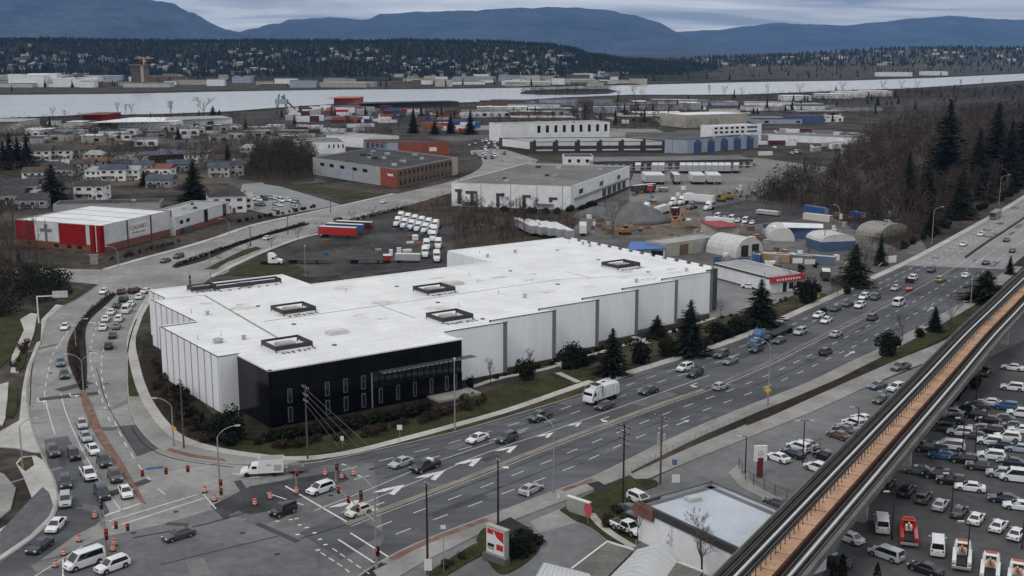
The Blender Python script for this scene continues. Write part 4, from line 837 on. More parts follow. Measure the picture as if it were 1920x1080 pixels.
for px, py, ty, lb, tw in ((1397, 888, 818, 'single-headed dark lot lamp by the dealer sign', False), (1505, 868, 789, 'twin-headed dark lot lamp behind the parked white suv', True), (1608, 808, 764, 'single-headed dark lot lamp against the guideway edge', False), (1672, 1012, 922, 'dark lot lamp between the white van and the red tow truck', False), (1783, 972, 888, 'dark lot lamp by the charcoal sedan of the tail-out row', False), (1812, 1066, 978, 'dark lot lamp in front of the white tow truck', False), (1916, 1030, 945, 'dark lot lamp at the picture edge by the white sedans', False), (1804, 852, 784, 'dark lot lamp behind the bright blue sedan', False), (1828, 856, 798, 'dark lot lamp beside the row behind the blue sedan', False), (1830, 752, 702, 'dark lot lamp behind the hedge of the dark lot', False), (1660, 762, 735, 'dark lot lamp by the steel-blue car', False)):
    street_lamp(px, py, ty, pi, .9, lb, DARKP, tw, curve=.15)
def utility_pole(px, py, ty, label, arms=((.94, 2.6),), extra=None, m=None, ang=.66, lamp=None):
    h = HT(px, py, ty); b = G(px, py); o = empty('utility_pole', (b.x, b.y, .05), 0, label, 'utility pole')
    MB().tube((0, 0, 0), (0, 0, h), .17, .11, 8).build('pole', m or WOOD, o)
    for f, w in arms:
        c, s = cos(ang + pi / 2), sin(ang + pi / 2)
        MB().tube((-c * w / 2, -s * w / 2, h * f), (c * w / 2, s * w / 2, h * f), .07, .07, 4).build('crossarm', m or WOOD, o)
        for t in (-.45, -.2, .2, .45): MB().tube((c * w * t, s * w * t, h * f + .05), (c * w * t, s * w * t, h * f + .32), .06, .04, 5).build('insulator', LAMPH, o)
    for x, z in (extra or ()): MB().tube((x, 0, z), (x, 0, z + .9), .24, .24, 10).build('transformer', mat('transformer_grey', (.34, .35, .36), .5), o)
    return o, h
o, h = utility_pole(577, 862, 722, 'tall grey wooden pole with guy wires before the black front', ((.96, 2.4), (.86, 1.8), (.78, 1.6)))
b = G(577, 862)
for k, q in enumerate(((690, 836), (672, 840), (655, 843), (640, 846))):
    e = G(*q) - b; MB().tube((0, 0, h * (.95 - k * .07)), (e.x, e.y, .12), .025, .025, 4).build('guy_wire', STEEL, o)
utility_pole(345, 842, 712, 'slim grey pole with a short crossarm beside the finned wall', ((.98, 1.6),)); utility_pole(1168, 948, 796, 'dark wooden pole with two close crossarms on the grass', ((.97, 3.6), (.90, 3.6), (.82, 3.0), (.75, 2.2)), m=mat('dark_pole', (.035, .032, .030), .8))
utility_pole(1238, 908, 781, 'wooden pole carrying three pale transformers', ((.98, 3.4), (.93, 2.6)), ((-.45, 7.6), (.45, 7.4), (-.45, 6.4))); utility_pole(934, 988, 862, 'dark wooden pole behind the red and white pylon sign', ((.98, .8),), m=MATS['dark_pole']); utility_pole(802, 1078, 905, 'dark wooden pole at the brick pavement near the picture foot', ((.98, .8),), m=MATS['dark_pole'])
# ---- traffic signals
SIGO = mat('signal_orange', (.50, .10, .045), .6); SIGB = mat('signal_black', (.012, .012, .012), .5); LENS = mat('signal_red_lens', (.9, .04, .02), .4, emit=.4)
def sighead(o, p, rz, m=SIGO):
    hd = MB().box((0, 0, 0), (.16, .5, 1.1)).build('signal_head', m, o, False, p, rz)
    MB().box((0, 0, 0), (.34, .34, .98)).build('signal_housing', SIGB, hd, False, (.06, 0, 0)); MB().tube((.26, 0, .3), (.29, 0, .3), .10, .10, 10).build('lens', LENS, hd)
def signal(px, py, ty, label, arm=None, arm_z=5.6, heads=(), pole_heads=(), rz=0., lamp=None, m=None):
    b = G(px, py); h = HT(px, py, ty); o = empty('traffic_signal', (b.x, b.y, .06), 0, label, 'traffic signal'); m = m or GALV
    MB().tube((0, 0, 0), (0, 0, .6), .24, .2, 8).build('base', m, o); MB().tube((0, 0, .3), (0, 0, h - (1.6 if lamp else 0)), .15, .1, 8).build('pole', m, o)
    if arm:
        e = G(arm[0], arm[1], arm_z) - b; MB().tube((0, 0, arm_z + .3), (e.x, e.y, arm_z), .11, .06, 6).build('mast_arm', m, o)
        for f in heads: sighead(o, (e.x * f, e.y * f, arm_z - .1), rz)
    for z, mm_ in pole_heads: sighead(o, (.22, -.1, z), rz, mm_)
    if lamp:
        ax, ay = cos(lamp), sin(lamp); MB().path([(ax * 2.8 * t ** 1.4, ay * 2.8 * t ** 1.4, h - 1.6 + 1.6 * sin(t * pi / 2)) for t in (0, .25, .5, .75, 1)], .06, 6).build('lamp_arm', m, o)
        MB().box((ax * 3.1, ay * 3.1, h), (.8, .32, .16), lamp).build('lamp_head', LAMPH, o)
    return o
o = signal(413, 935, 802, 'signal pole with a long mast arm over the avenue on a white base', (264, 887), 5.4, (.4, .68, .98), ((2.6, SIGO), (1.2, SIGO)), -pi / 2, lamp=.3)
b = G(413, 935); MB().box((0, 0, .25), (1.5, 1.5, .5), .5).build('concrete_block', CONC_O, o)
sgn = G(290, 880, 5.0) - b; sg = MB().box((0, 0, 0), (2.6, .06, .42)).build('street_sign', mat('street_sign_blue', (.10, .20, .42), .5), o, False, (sgn.x, sgn.y, 5.15), .35)
signal(706, 1066, 905, 'signal pole with an arched lamp and mast arm over the turn lane', (634, 917), 6.2, (.45, .7, .98), ((2.6, SIGB), (2.3, SIGB)), -pi / 2 - .4, lamp=pi * .75)
signal(199, 1034, 960, 'short signal pole among orange barrels on the west corner', (240, 988), 4.2, (.5, .98), ((2.8, SIGO), (2.2, SIGO)), -pi / 2 + .4)
signal(190, 985, 938, 'slim signal post behind the barrels on the west corner', None, 3, (), ((3.0, SIGB),), -pi / 2)
signal(675, 955, 880, 'arched signal post on the nose of the main median', None, 3, (), ((2.4, SIGB), (1.2, SIGB)), -pi / 2, lamp=pi * .8)
signal(556, 924, 880, 'short signal post with an orange barrel at its foot', None, 3, (), ((3.2, SIGO),), -pi / 2); signal(630, 905, 868, 'small signal post near the kerb barrels', None, 3, (), ((2.6, SIGB),), -pi / 2)
signal(356, 542, 508, 'slim far signal post at the warehouse corner', None, 3, (), ((3.4, SIGB), (2.0, SIGB)), -pi / 2)
# ---- traffic barrels
ORANGE = mat('barrel_orange', (.56, .13, .085), .6, .15, 2); WHT = mat('barrel_white', (.72, .70, .68), .5)
bar = Proto('traffic_barrel')
bar.part('barrel', MB().loft([[(r * cos(i * pi / 6), r * sin(i * pi / 6), z) for i in range(12)] for r, z in ((.32, .08), (.30, .45), (.27, .8), (.24, 1.05), (.1, 1.1))]).mesh('barrel', ORANGE)).part('rubber_base', MB().tube((0, 0, 0), (0, 0, .1), .46, .44, 12).mesh('rubber_base', TYRE))
for z, r in ((.30, .315), (.62, .295)): bar.part('reflective_band', MB().tube((0, 0, z), (0, 0, z + .14), r, r - .008, 12).mesh('reflective_band', WHT))
for k, (px, py, lb) in enumerate(((556, 926, 'orange barrel at the foot of the short signal post'), (478, 948, 'orange barrel nearest the open manhole'), (507, 936, 'orange barrel between the manhole and the stop line'), (663, 892, 'orange barrel furthest up the kerb lane'), (641, 898, 'orange barrel beside the small signal post'), (149, 1016, 'first orange barrel along the turn lane'), (120, 1042, 'second orange barrel along the turn lane'), (104, 1064, 'third orange barrel along the turn lane, nearest the white van'), (214, 1024, 'orange barrel beside the west signal pole'), (178, 972, 'orange barrel behind the west signal posts'), (384, 924, 'orange barrel by the white-based signal pole, avenue side'), (402, 940, 'orange barrel in front of the white-based signal pole'), (610, 892, 'orange barrel in the dug-up kerb lane'), (212, 1034, 'orange barrel closest to the white suv'))):
    p = G(px, py); spawn(bar, (p.x, p.y, .072), 0, lb, 'barrel', 'orange traffic barrels')
# ---- signs
YEL = mat('sign_yellow', (.72, .42, .02), .5)
def post_sign(px, py, ty, w, hgt, m, label, rz=0., shape='box', pm=None, z=.05, cat='sign'):
    b = G(px, py); h = HT(px, py, ty); o = empty('road_sign', (b.x, b.y, z), rz, label, cat)
    MB().tube((0, 0, 0), (0, 0, h), .05, .05, 6).build('post', pm or GALV, o)
    if shape == 'diamond': MB().poly([(-w / 2, -.07, h - w / 2), (0, -.07, h - w), (w / 2, -.07, h - w / 2), (0, -.07, h)]).poly([(0, -.05, h), (w / 2, -.05, h - w / 2), (0, -.05, h - w), (-w / 2, -.05, h - w / 2)]).build('sign_plate', m, o)
    else: MB().box((0, -.08, h - hgt / 2), (w, .05, hgt)).build('sign_plate', m, o)
    return o
post_sign(1438, 768, 725, 1.4, 1, YEL, 'yellow diamond pedestrian sign on the curved lamp', shape='diamond'); post_sign(327, 838, 798, 1.2, 1, YEL, 'yellow diamond sign on the corner pavement', shape='diamond'); post_sign(1533, 566, 550, 1.3, 1, YEL, 'yellow sign in front of the round dark shrub', shape='diamond')
post_sign(750, 836, 797, .9, .9, WHT, 'small white sign on the lawn edge before the black front'); post_sign(1163, 705, 682, .8, .8, WHT, 'small white sign by the firs behind the refuse truck'); post_sign(642, 842, 818, .6, .8, WHT, 'small white marker tied to the guy wires'); post_sign(832, 1075, 985, .7, .5, WHT, 'thin pole with a small white plate on the brick pavement'); post_sign(1264, 892, 862, .8, .9, mat('sign_blue', (.10, .17, .30), .5), 'blue sign on the grass beside the transformer pole')
o = post_sign(1267, 905, 890, 1.3, 1.4, WHT, 'small white notice board at the roof corner of the flat building'); post_sign(990, 935, 920, .4, .9, WHT, 'white bollard sign at the driveway mouth, first'); post_sign(1047, 940, 926, .3, .8, WHT, 'white bollard sign at the driveway mouth, second'); post_sign(1392, 967, 948, .5, 1.0, mat('post_orange', (.62, .32, .15), .6), 'orange delineator post on the lot asphalt')
post_sign(803, 1085, 1050, 1.0, 1.6, WHT, 'white notice board at the foot of the dark wooden pole', z=.18)
# big overhead board west of the avenue
b = G(73, 607); h = HT(73, 607, 556); o = empty('overhead_sign', (b.x, b.y, .15), 0, 'white overhead sign board on a cantilever post west of the avenue', 'sign')
MB().tube((0, 0, 0), (0, 0, h), .2, .16, 8).build('post', WHT, o); MB().tube((0, 0, h - .15), (6.8, 1.5, h - .15), .15, .12, 6).build('arm', WHT, o); MB().box((5.4, 1.15, h + .2), (3.6, .12, 1.7), .2).build('board', mat('board_back', (.50, .51, .52), .5), o)
for k in range(3): MB().box((4.3 + k * 1.1, .9 + k * .23, h + .2), (.08, .1, 1.7), .2).build('board_rib', GALV, o)
b = G(1668, 496); h = HT(1668, 496, 482); o = empty('billboard', (b.x, b.y, .1), .5, 'white blank billboard beside the main road near the woods', 'sign')
MB().box((0, 0, h - .9), (5.4, .25, 2.2)).build('board', WHT, o); MB().tube((-1.8, 0, 0), (-1.8, 0, h - 1.5), .1, .1, 6).build('post', GALV, o); MB().tube((1.8, 0, 0), (1.8, 0, h - 1.5), .1, .1, 6).build('post', GALV, o); MB().tube((-9, -4, .9), (-2.6, 0, 1.2), .12, .12, 6).build('side_rail', WHT, o)
o.location.z = .1
# dealer sign
b = G(1424, 895); h = HT(1424, 895, 836); o = empty('dealer_sign', (b.x, b.y, .05), .12, 'white square dealer sign on a dark red post', 'sign')
MB().box((0, 0, (h - 2) / 2), (.9, .5, h - 2)).build('post', mat('dark_red_post', (.11, .018, .018), .5), o); MB().box((0, 0, h - 1.3), (2.1, .4, 2.6)).build('sign_box', WHT, o)
ring = [(cos(i * pi / 8), sin(i * pi / 8)) for i in range(17)]
MB().loft([[(.46 * c, -.22, h - 1.3 + .46 * s), (.38 * c, -.22, h - 1.3 + .38 * s)] for c, s in ring], close=False, cap=False).build('emblem', mat('emblem_grey', (.25, .26, .27), .5), o)
for k in range(3): a = pi / 2 + k * 2 * pi / 3; MB().box((.2 * cos(a), -.225, h - 1.3 + .2 * sin(a)), (.06 if k == 0 else .3, .02, .4 if k == 0 else .08)).build('emblem', MATS['emblem_grey'], o)
# red and white pylon sign
SA = radians(-41); b = G(933, 1056); o = empty('pylon_sign', (b.x, b.y, .15), SA, 'red and white pylon sign in the planted island at the picture foot', 'sign'); o.scale = (.88, .88, .86)
PYL = mat('pylon_grey', (.30, .30, .29), .7, .1, .6); SRED = mat('sign_red', (.45, .02, .03), .45)
MB().box((-.3, 0, .55), (4.6, 1.2, 1.1)).build('plinth', mat('plinth_grey', (.12, .12, .125), .8), o)
MB().box((0, 0, 3.4), (3.9, .8, 4.6)).build('sign_body', PYL, o); MB().box((0, 0, 5.78), (4.2, 1.0, .16)).build('cap', mat('pylon_cap', (.38, .36, .33), .7), o)
MB().box((-.1, -.42, 3.5), (3.5, .08, 4.0)).build('face_panel', mat('face_white', (.70, .70, .69), .4), o)
MB().box((-1.05, -.47, 5.0), (1.2, .06, .8)).build('red_panel', SRED, o)
MB().add([(-.5, -.475, 5.4), (1.6, -.475, 5.4), (1.6, -.475, 3.6), (.2, -.475, 4.3)], [(0, 3, 2, 1)]).build('red_swoosh', SRED, o)
MB().box((-.95, -.47, 2.75), (1.3, .06, .55)).build('dark_panel', BLKPL, o); MB().box((.85, -.47, 2.75), (1.3, .06, .95)).build('red_panel', SRED, o); MB().box((-.95, -.47, 2.2), (1.3, .06, .28)).build('tan_panel', PAINT['tan'], o)
def text(body, parent, loc, rot, size, m, name='lettering', ex=.01, align='CENTER'):
    c = bpy.data.curves.new(name, 'FONT'); c.body = body; c.size = size; c.extrude = ex; c.align_x = align; c.align_y = 'CENTER'; c.materials.append(m)
    tmp = bpy.data.objects.new(name, c); COL.objects.link(tmp); bpy.context.view_layer.update()
    me = bpy.data.meshes.new_from_object(tmp.evaluated_get(bpy.context.evaluated_depsgraph_get())); bpy.data.objects.remove(tmp)
    me.materials.clear(); me.materials.append(m)
    ob = bpy.data.objects.new(name, me); link(ob, parent); ob.location = loc; ob.rotation_euler = rot; return ob
# low white slab sign with a red board
b = G(1085, 966); o = empty('slab_sign', (b.x, b.y, .15), radians(-43), 'low white slab sign on the grass by the driveway', 'sign')
MB().box((0, 0, 1.3), (4.2, .5, 2.0)).build('slab', PYL, o); MB().box((0, 0, 2.36), (4.3, .6, .16)).build('cap', WHT, o); MB().box((0, 0, .2), (3.6, .4, .4)).build('foot', CONC_O, o)
b = G(1102, 985); o = empty('feather_board', (b.x, b.y, .15), radians(-30), 'red feather-shaped board beside the low white slab sign', 'sign')
MB().tube((0, 0, 0), (0, 0, 3.1), .05, .05, 6).build('post', GALV, o); MB().poly([(0, -.06, .8), (.5, -.06, 1.6), (.75, -.06, 2.6), (.35, -.06, 3.1), (-.5, -.06, 3.1), (-.7, -.06, 2.3)]).poly([(-.7, -.03, 2.3), (-.5, -.03, 3.1), (.35, -.03, 3.1), (.75, -.03, 2.6), (.5, -.03, 1.6), (0, -.03, .8)]).build('board', mat('feather_red', (.5, .07, .09), .5), o)
# arrow-board trailer
b = G(1704, 546); o = empty('arrow_board_trailer', (b.x, b.y, .075), heading(1704, 546, 'W'), 'red arrow-board trailer parked on the median', 'trailer')
MB().box((0, 0, .6), (2.6, 1.5, .5)).build('chassis', PAINT['red'], o); MB().tube((-.2, 0, .8), (-.2, 0, 2.2), .1, .1, 6).build('mast', PAINT['red'], o); MB().box((-.2, 0, 2.9), (.2, 2.6, 1.4)).build('arrow_panel', SIGB, o); MB().tube((1.2, 0, .5), (2.4, 0, .45), .06, .06, 6).build('drawbar', PAINT['red'], o)
for s in (-1, 1): inst('wheel', wheelmesh(.3, .2), o, (-.2, s * .8, .3))
# pedestrian fence along the south pavement
FL = MS[j1:j2]; FLo = off(FL, -3.9); b = FLo[0]; o = empty('pavement_fence', (b.x, b.y, .18), 0, 'low pale railing along the south pavement of the main road', 'fence')
FNC = mat('railing_pale', (.30, .29, .28), .6)
s_ = 0.; Lf = length(FLo); pm_ = MB().box((0, 0, .55), (.07, .07, 1.1)).mesh('post', FNC)
while s_ < Lf: p, d = walk(FLo, s_); inst('post', pm_, o, (p.x - b.x, p.y - b.y, 0)); s_ += 1.9
for z in (.35, .72, 1.08): MB().path([(p.x - b.x, p.y - b.y, z) for p in FLo], .03, 4).build('rail', FNC, o)
def wire_fence(px, label, h=1.9, m=None):
    L = GS(px); b = L[0]; o = empty('wire_fence', (b.x, b.y, .05), 0, label, 'fence'); m = m or mat('fence_dark', (.03, .03, .032), .6)
    pm = MB().tube((0, 0, 0), (0, 0, h), .05, .05, 6).mesh('post', m); s = 0; Lf = length(L)
    while s <= Lf + .1: p, d = walk(L, s); inst('post', pm, o, (p.x - b.x, p.y - b.y, 0)); s += 2.6
    for z in (.1, h * .5, h): MB().path([(p.x - b.x, p.y - b.y, z) for p in L], .028, 4).build('rail', m, o)
    mb = MB()
    for a, c in zip(L, L[1:]):
        n = max(2, int((c - a).length / .22)); 
        for i in range(n): q = a + (c - a) * (i / n) - b; mb.tube((q.x, q.y, .1), (q.x, q.y, h), .008, .008, 3, False)
    mb.build('wire_mesh', m, o); return o
wire_fence([(1385, 880), (1400, 905), (1450, 930), (1520, 962), (1570, 985)], 'dark wire fence bending round the dealer sign'); wire_fence([(1512, 855), (1540, 842)], 'short dark railing panel by the half-hidden white car')
# ================================================================== GUIDEWAY
GP = [G(*q) for q in ((1613, 976), (1690, 880), (1764, 788), (1832, 702), (1882, 645))]
dA = (GP[1] - GP[0]).normalized(); dB = (GP[4] - GP[3]).normalized()
GL_ = smooth_line([GP[0] - dA * 75, GP[0] - dA * 38] + GP + [GP[4] + dB * 40, GP[4] + dB * 85, GP[4] + dB * 150], 8); GL_ = off(GL_, .1)
gw = empty('rail_guideway', GP[0], 0, 'elevated concrete rail guideway with brown walkway crossing the corner of the picture', 'railway')
def strip(name, d0, d1, z0, z1, m):
    A, B = off(GL_, d0), off(GL_, d1); o0 = gw.location
    return MB().loft([[(a.x - o0.x, a.y - o0.y, z0), (a.x - o0.x, a.y - o0.y, z1), (b.x - o0.x, b.y - o0.y, z1), (b.x - o0.x, b.y - o0.y, z0)] for a, b in zip(A, B)]).build(name, m, gw)
TRK = mat('track_bed', (.022, .021, .021), .9, .3, .4, fine=.3); GCON = mat('guideway_concrete', (.145, .140, .130), .85, .2, .2, fine=.15); BRN = mat('walkway_brown', (.40, .25, .165), .85, .2, .25, fine=.18); BRND = mat('walkway_side', (.060, .030, .020), .8, .2, .4); PWR = mat('power_rail', (.62, .62, .61), .35, .06, .5, metal=.4)
strip('deck', 4.75, -4.0, 7.55, 8.0, TRK); strip('girder', 1.5, -1.5, 6.3, 7.55, GCON); strip('deck_slab', 4.95, -4.1, 7.3, 7.55, GCON)
strip('parapet', 4.95, 4.75, 7.55, 8.75, GCON); strip('parapet', -4.0, -4.2, 7.55, 8.45, GCON); strip('cable_duct', -3.62, -3.9, 8.0, 8.3, GCON)
strip('walkway', 1.15, -.95, 8.0, 8.72, BRN); strip('walkway_side', -.96, -1.25, 8.0, 8.66, BRND); strip('walkway_side', 1.35, 1.16, 8.0, 8.6, TRK)
for d in (2.9, -2.45): strip('power_rail', d + .16, d - .16, 8.02, 8.35, PWR)
RAILM = mat('running_rail', (.16, .14, .125), .5, metal=.5)
for d in (3.9, 2.1, -1.6, -3.2): strip('running_rail', d + .05, d - .05, 8.0, 8.16, RAILM)
for d in (4.3, 1.75, -2.0, -3.45): strip('cable', d + .06, d - .06, 8.0, 8.1, mat('cable_grey', (.09, .085, .08), .7))
pm_ = MB().box((0, 0, .45), (.09, .09, .9)).mesh('walkway_post', BRND); s_ = 1.; Lg = length(GL_); GO = off(GL_, .55)
while s_ < Lg: p, d = walk(GO, s_); inst('walkway_post', pm_, gw, (p.x - gw.location.x, p.y - gw.location.y, 8.72)); s_ += 1.75
PIER = mat('pier_concrete', (.34, .335, .32), .85, .14, .2, fine=.1)
for k, p in enumerate(GP + [GP[0] - dA * 32, GP[4] + dB * 42, GP[4] + dB * 84]):
    q = p - gw.location; d = nearest(GL_, p); a = atan2(d.y, d.x)
    w = 2.0 if k == 1 else 1.3
    MB().box((q.x, q.y, 2.7), (1.5, w * 1.4, 5.4), a).box((q.x, q.y, 5.75), (1.8, 3.8, .7), a).build('pier', PIER, gw)

# overlay patches and utility cuts in the roads
PT = [mat('patch_a', (.070, .072, .080), .9, .15, .2, fine=.15, coords='World'), mat('patch_b', (.13, .133, .140), .9, .15, .2, fine=.15, coords='World'), mat('patch_c', (.19, .19, .19), .9, .15, .2, fine=.15, coords='World')]
RP = random.Random(9)
for k in range(44):
    ln = lane_pt(RP.uniform(.08, .9), RP.choice('NS')); p, d = walk(ln, RP.uniform(4, length(ln) * .7)); n = Vector((-d.y, d.x, 0)); a, b = RP.uniform(.6, 7), RP.uniform(.4, 1.5)
    MB().poly([(*(p - d * a - n * b)[:2], .070 + k * 5e-5), (*(p + d * a - n * b)[:2], .070 + k * 5e-5), (*(p + d * a + n * b)[:2], .070 + k * 5e-5), (*(p - d * a + n * b)[:2], .070 + k * 5e-5)]).build('asphalt_patch', PT[k % 2], road)
for k in range(26):
    p = G(RP.uniform(90, 560), RP.uniform(900, 1075)) if k > 9 else G(RP.uniform(60, 240), RP.uniform(600, 900)); a = RP.uniform(0, 3); d = Vector((cos(a), sin(a), 0)); n = Vector((-d.y, d.x, 0)); l, b = RP.uniform(.8, 6), RP.uniform(.3, 1.6); z = .0722 + k * 4e-5
    MB().poly([(*(p - d * l - n * b)[:2], z), (*(p + d * l - n * b)[:2], z), (*(p + d * l + n * b)[:2], z), (*(p - d * l + n * b)[:2], z)]).build('asphalt_patch', PT[k % 3], cross)
for q in ((430, 948), (455, 1000), (520, 1040), (250, 1000), (330, 960), (150, 950), (760, 945), (1090, 870), (1210, 770), (1420, 720), (95, 700), (200, 720), (620, 930), (860, 900)): p = G(*q); inst('manhole_cover', bpy.data.meshes.get('manhole_cover') or MB().tube((0, 0, 0), (0, 0, .012), .42, .42, 14).mesh('manhole_cover', SIGB), road, (p.x, p.y, .074))

jm = MB().box((0, 0, 0), (.09, 2.12, .02)).mesh('segment_joint', BRND); s_ = 2.; GJ = off(GL_, .1)
while s_ < Lg: p, d = walk(GJ, s_); inst('segment_joint', jm, gw, (p.x - gw.location.x, p.y - gw.location.y, 8.735), atan2(d.y, d.x)); s_ += 5.2
# ================================================================== TRUCKS
WHEEL_T = wheelmesh(.5, .32); WHEEL_D = wheelmesh(.5, .6)
def box_mesh(nm, m, *bx): 
    mb = MB()
    for c, d in bx: mb.box(c, d)
    return mb.mesh(nm, m)
def add_wheels(p, xs, y, r=.5, me=None):
    for x in xs:
        for s in (-1, 1): p.part('wheel', me or WHEEL_T, (x, s * y, r))
CHAS = mat('chassis_dark', (.02, .02, .021), .7); ALU = mat('aluminium', (.45, .46, .47), .4, metal=.5)
def tractor():
    p = Proto('semi_truck')
    p.part('chassis', box_mesh('chassis', CHAS, ((-.6, 0, .85), (6.6, .9, .25)), ((-2.6, 0, 1.08), (1.2, 1.0, .14))))
    hood = MB().loft([[(x, -w, .6), (x, -w, z - .25), (x, -w * .7, z), (x, w * .7, z), (x, w, z - .25), (x, w, .6)] for x, z, w in ((1.5, 2.0, 1.0), (2.6, 1.85, .95), (3.25, 1.6, .85), (3.4, 1.2, .8))])
    p.part('bonnet', fin(hood, 'bonnet', PAINT0), paint=True)
    cab = MB().loft([[(x, -1.12, .65), (x, -1.15, z - .5), (x, -.9, z), (x, .9, z), (x, 1.15, z - .5), (x, 1.12, .65)] for x, z in ((-1.2, 3.75), (-.2, 3.8), (.4, 3.35), (1.0, 2.75), (1.7, 2.0))])
    p.part('cab', fin(cab, 'cab', PAINT0), paint=True)
    p.part('windscreen', MB().poly([(1.02, -.95, 2.72), (1.62, -1.0, 2.1), (1.62, 1.0, 2.1), (1.02, .95, 2.72)][::1]).mesh('windscreen', CGLASS), (.05, 0, .06))
    for s in (-1, 1):
        p.part('side_window', box_mesh('side_window', CGLASS, ((.55, s * 1.15, 2.15), (.9, .05, .6)))); p.part('mirror', box_mesh('mirror', CHAS, ((1.35, s * 1.4, 2.3), (.12, .25, .7)))); p.part('fuel_tank', MB().tube((-.9, s * 1.0, .7), (.6, s * 1.0, .7), .33, .33, 10).mesh('fuel_tank', ALU)); p.part('exhaust', MB().tube((-1.3, s * .95, .8), (-1.3, s * .95, 3.9), .09, .09, 6).mesh('exhaust', ALU))
        p.part('headlight', box_mesh('headlight', HLAMP, ((3.3, s * .78, 1.05), (.2, .3, .22))))
    p.part('grille', box_mesh('grille', CHROME, ((3.42, 0, 1.1), (.06, .9, .7)))); p.part('bumper', box_mesh('bumper', CHROME, ((3.4, 0, .55), (.25, 2.3, .35))))
    add_wheels(p, (2.4,), 1.0); add_wheels(p, (-1.9, -3.2), .95, .5, WHEEL_D); return p
def trailer(kind, L=14.6):
    p = Proto('box_trailer' if kind == 'box' else 'flatbed_trailer')
    if kind == 'box':
        p.part('box', box_mesh('box', PAINT0, ((0, 0, 2.6), (L, 2.55, 2.85))), paint=True)
        p.part('roof', box_mesh('roof', mat('trailer_roof', (.62, .63, .64), .5, .1, .3), ((0, 0, 4.04), (L - .05, 2.5, .06))))
        for k in range(9): 
            for s in (-1, 1): p.part('side_rib', box_mesh('side_rib', PAINT0, ((-L / 2 + (k + .5) * L / 9, s * 1.285, 2.6), (.1, .05, 2.7))), paint=True)
        for s in (-1, 1): p.part('rear_door', box_mesh('rear_door', ALU, ((-L / 2 - .03, s * .62, 2.6), (.06, 1.18, 2.6))))
    else: p.part('deck', box_mesh('deck', CHAS, ((0, 0, 1.25), (L, 2.5, .2)))); 
    p.part('frame', box_mesh('frame', CHAS, ((0, 0, 1.08), (L - .4, .9, .2)))); p.part('landing_gear', box_mesh('landing_gear', CHAS, ((L / 2 - 3.2, 0, .55), (.15, 1.6, 1.1))))
    add_wheels(p, (-L / 2 + 1.4, -L / 2 + 2.6), .98, .5, WHEEL_D); return p
TRACTOR = tractor(); TRAILER = trailer('box'); FLAT = trailer('flat', 13)
def place(pr, px, py, h, label, cat, col=None, group=None, z=.075, dz=0, name=None, sc=None):
    p = G(px, py); a = h if isinstance(h, float) else heading(px, py, h)
    return spawn(pr, (p.x, p.y, z), a, label, cat, group, PAINT[col] if col else None, name, sc)
place(TRACTOR, 1420, 648, 'W', 'blue semi truck cab on the main road', 'truck', 'blue')
place(FLAT, 1462, 629, 'W', 'dark empty flatbed behind the blue truck cab', 'trailer', sc=(.85, 1, 1))
# refuse truck
p = Proto('refuse_truck')
body = MB().loft([[(x, -w, .95), (x, -w, 1.8), (x, -w * .96, z - .5), (x, -w * .6, z), (x, w * .6, z), (x, w * .96, z - .5), (x, w, 1.8), (x, w, .95)] for x, z, w in ((-4.4, 2.6, 1.05), (-4.1, 3.3, 1.2), (-3.2, 3.7, 1.26), (-1.0, 3.85, 1.28), (1.8, 3.8, 1.28), (2.4, 3.5, 1.2))])
p.part('body', fin(body, 'body', PAINT0), paint=True); p.part('cab', fin(MB().loft([[(x, -1.15, .7), (x, -1.2, z - .4), (x, -1.0, z), (x, 1.0, z), (x, 1.2, z - .4), (x, 1.15, .7)] for x, z in ((2.6, 3.0), (3.9, 2.95), (4.35, 2.0), (4.45, 1.2))]), 'cab', PAINT0), paint=True)
p.part('windscreen', box_mesh('windscreen', CGLASS, ((4.28, 0, 2.15), (.14, 2.0, .85)))); p.part('chassis', box_mesh('chassis', CHAS, ((0, 0, .8), (8.6, 1.2, .3)))); p.part('hopper', box_mesh('hopper', CHAS, ((1.9, 0, 3.86), (1.3, 1.8, .1)), ((-.2, .2, 3.9), (1.0, .5, .06))))
for s in (-1, 1): p.part('lift_arm', MB().path([(1.2, s * 1.34, 1.3), (1.4, s * 1.34, 3.6), (3.4, s * 1.34, 3.4), (4.6, s * 1.34, 1.4)], .1, 5).mesh('lift_arm', PAINT['grey'])); p.part('side_window', box_mesh('side_window', CGLASS, ((3.55, s * 1.2, 2.2), (.8, .06, .7)))); p.part('headlight', box_mesh('headlight', HLAMP, ((4.5, s * .9, .95), (.1, .3, .2))))
for k in range(5):
    for s in (-1, 1): p.part('side_rib', box_mesh('side_rib', PAINT['silver'], ((-3.2 + k * 1.2, s * 1.28, 1.9), (.1, .08, 1.7))))
add_wheels(p, (3.3,), 1.05); add_wheels(p, (-1.4, -2.7), .98, .5, WHEEL_D)
place(p, 1128, 752, 'W', 'white rounded refuse truck on the main road', 'truck', 'white')
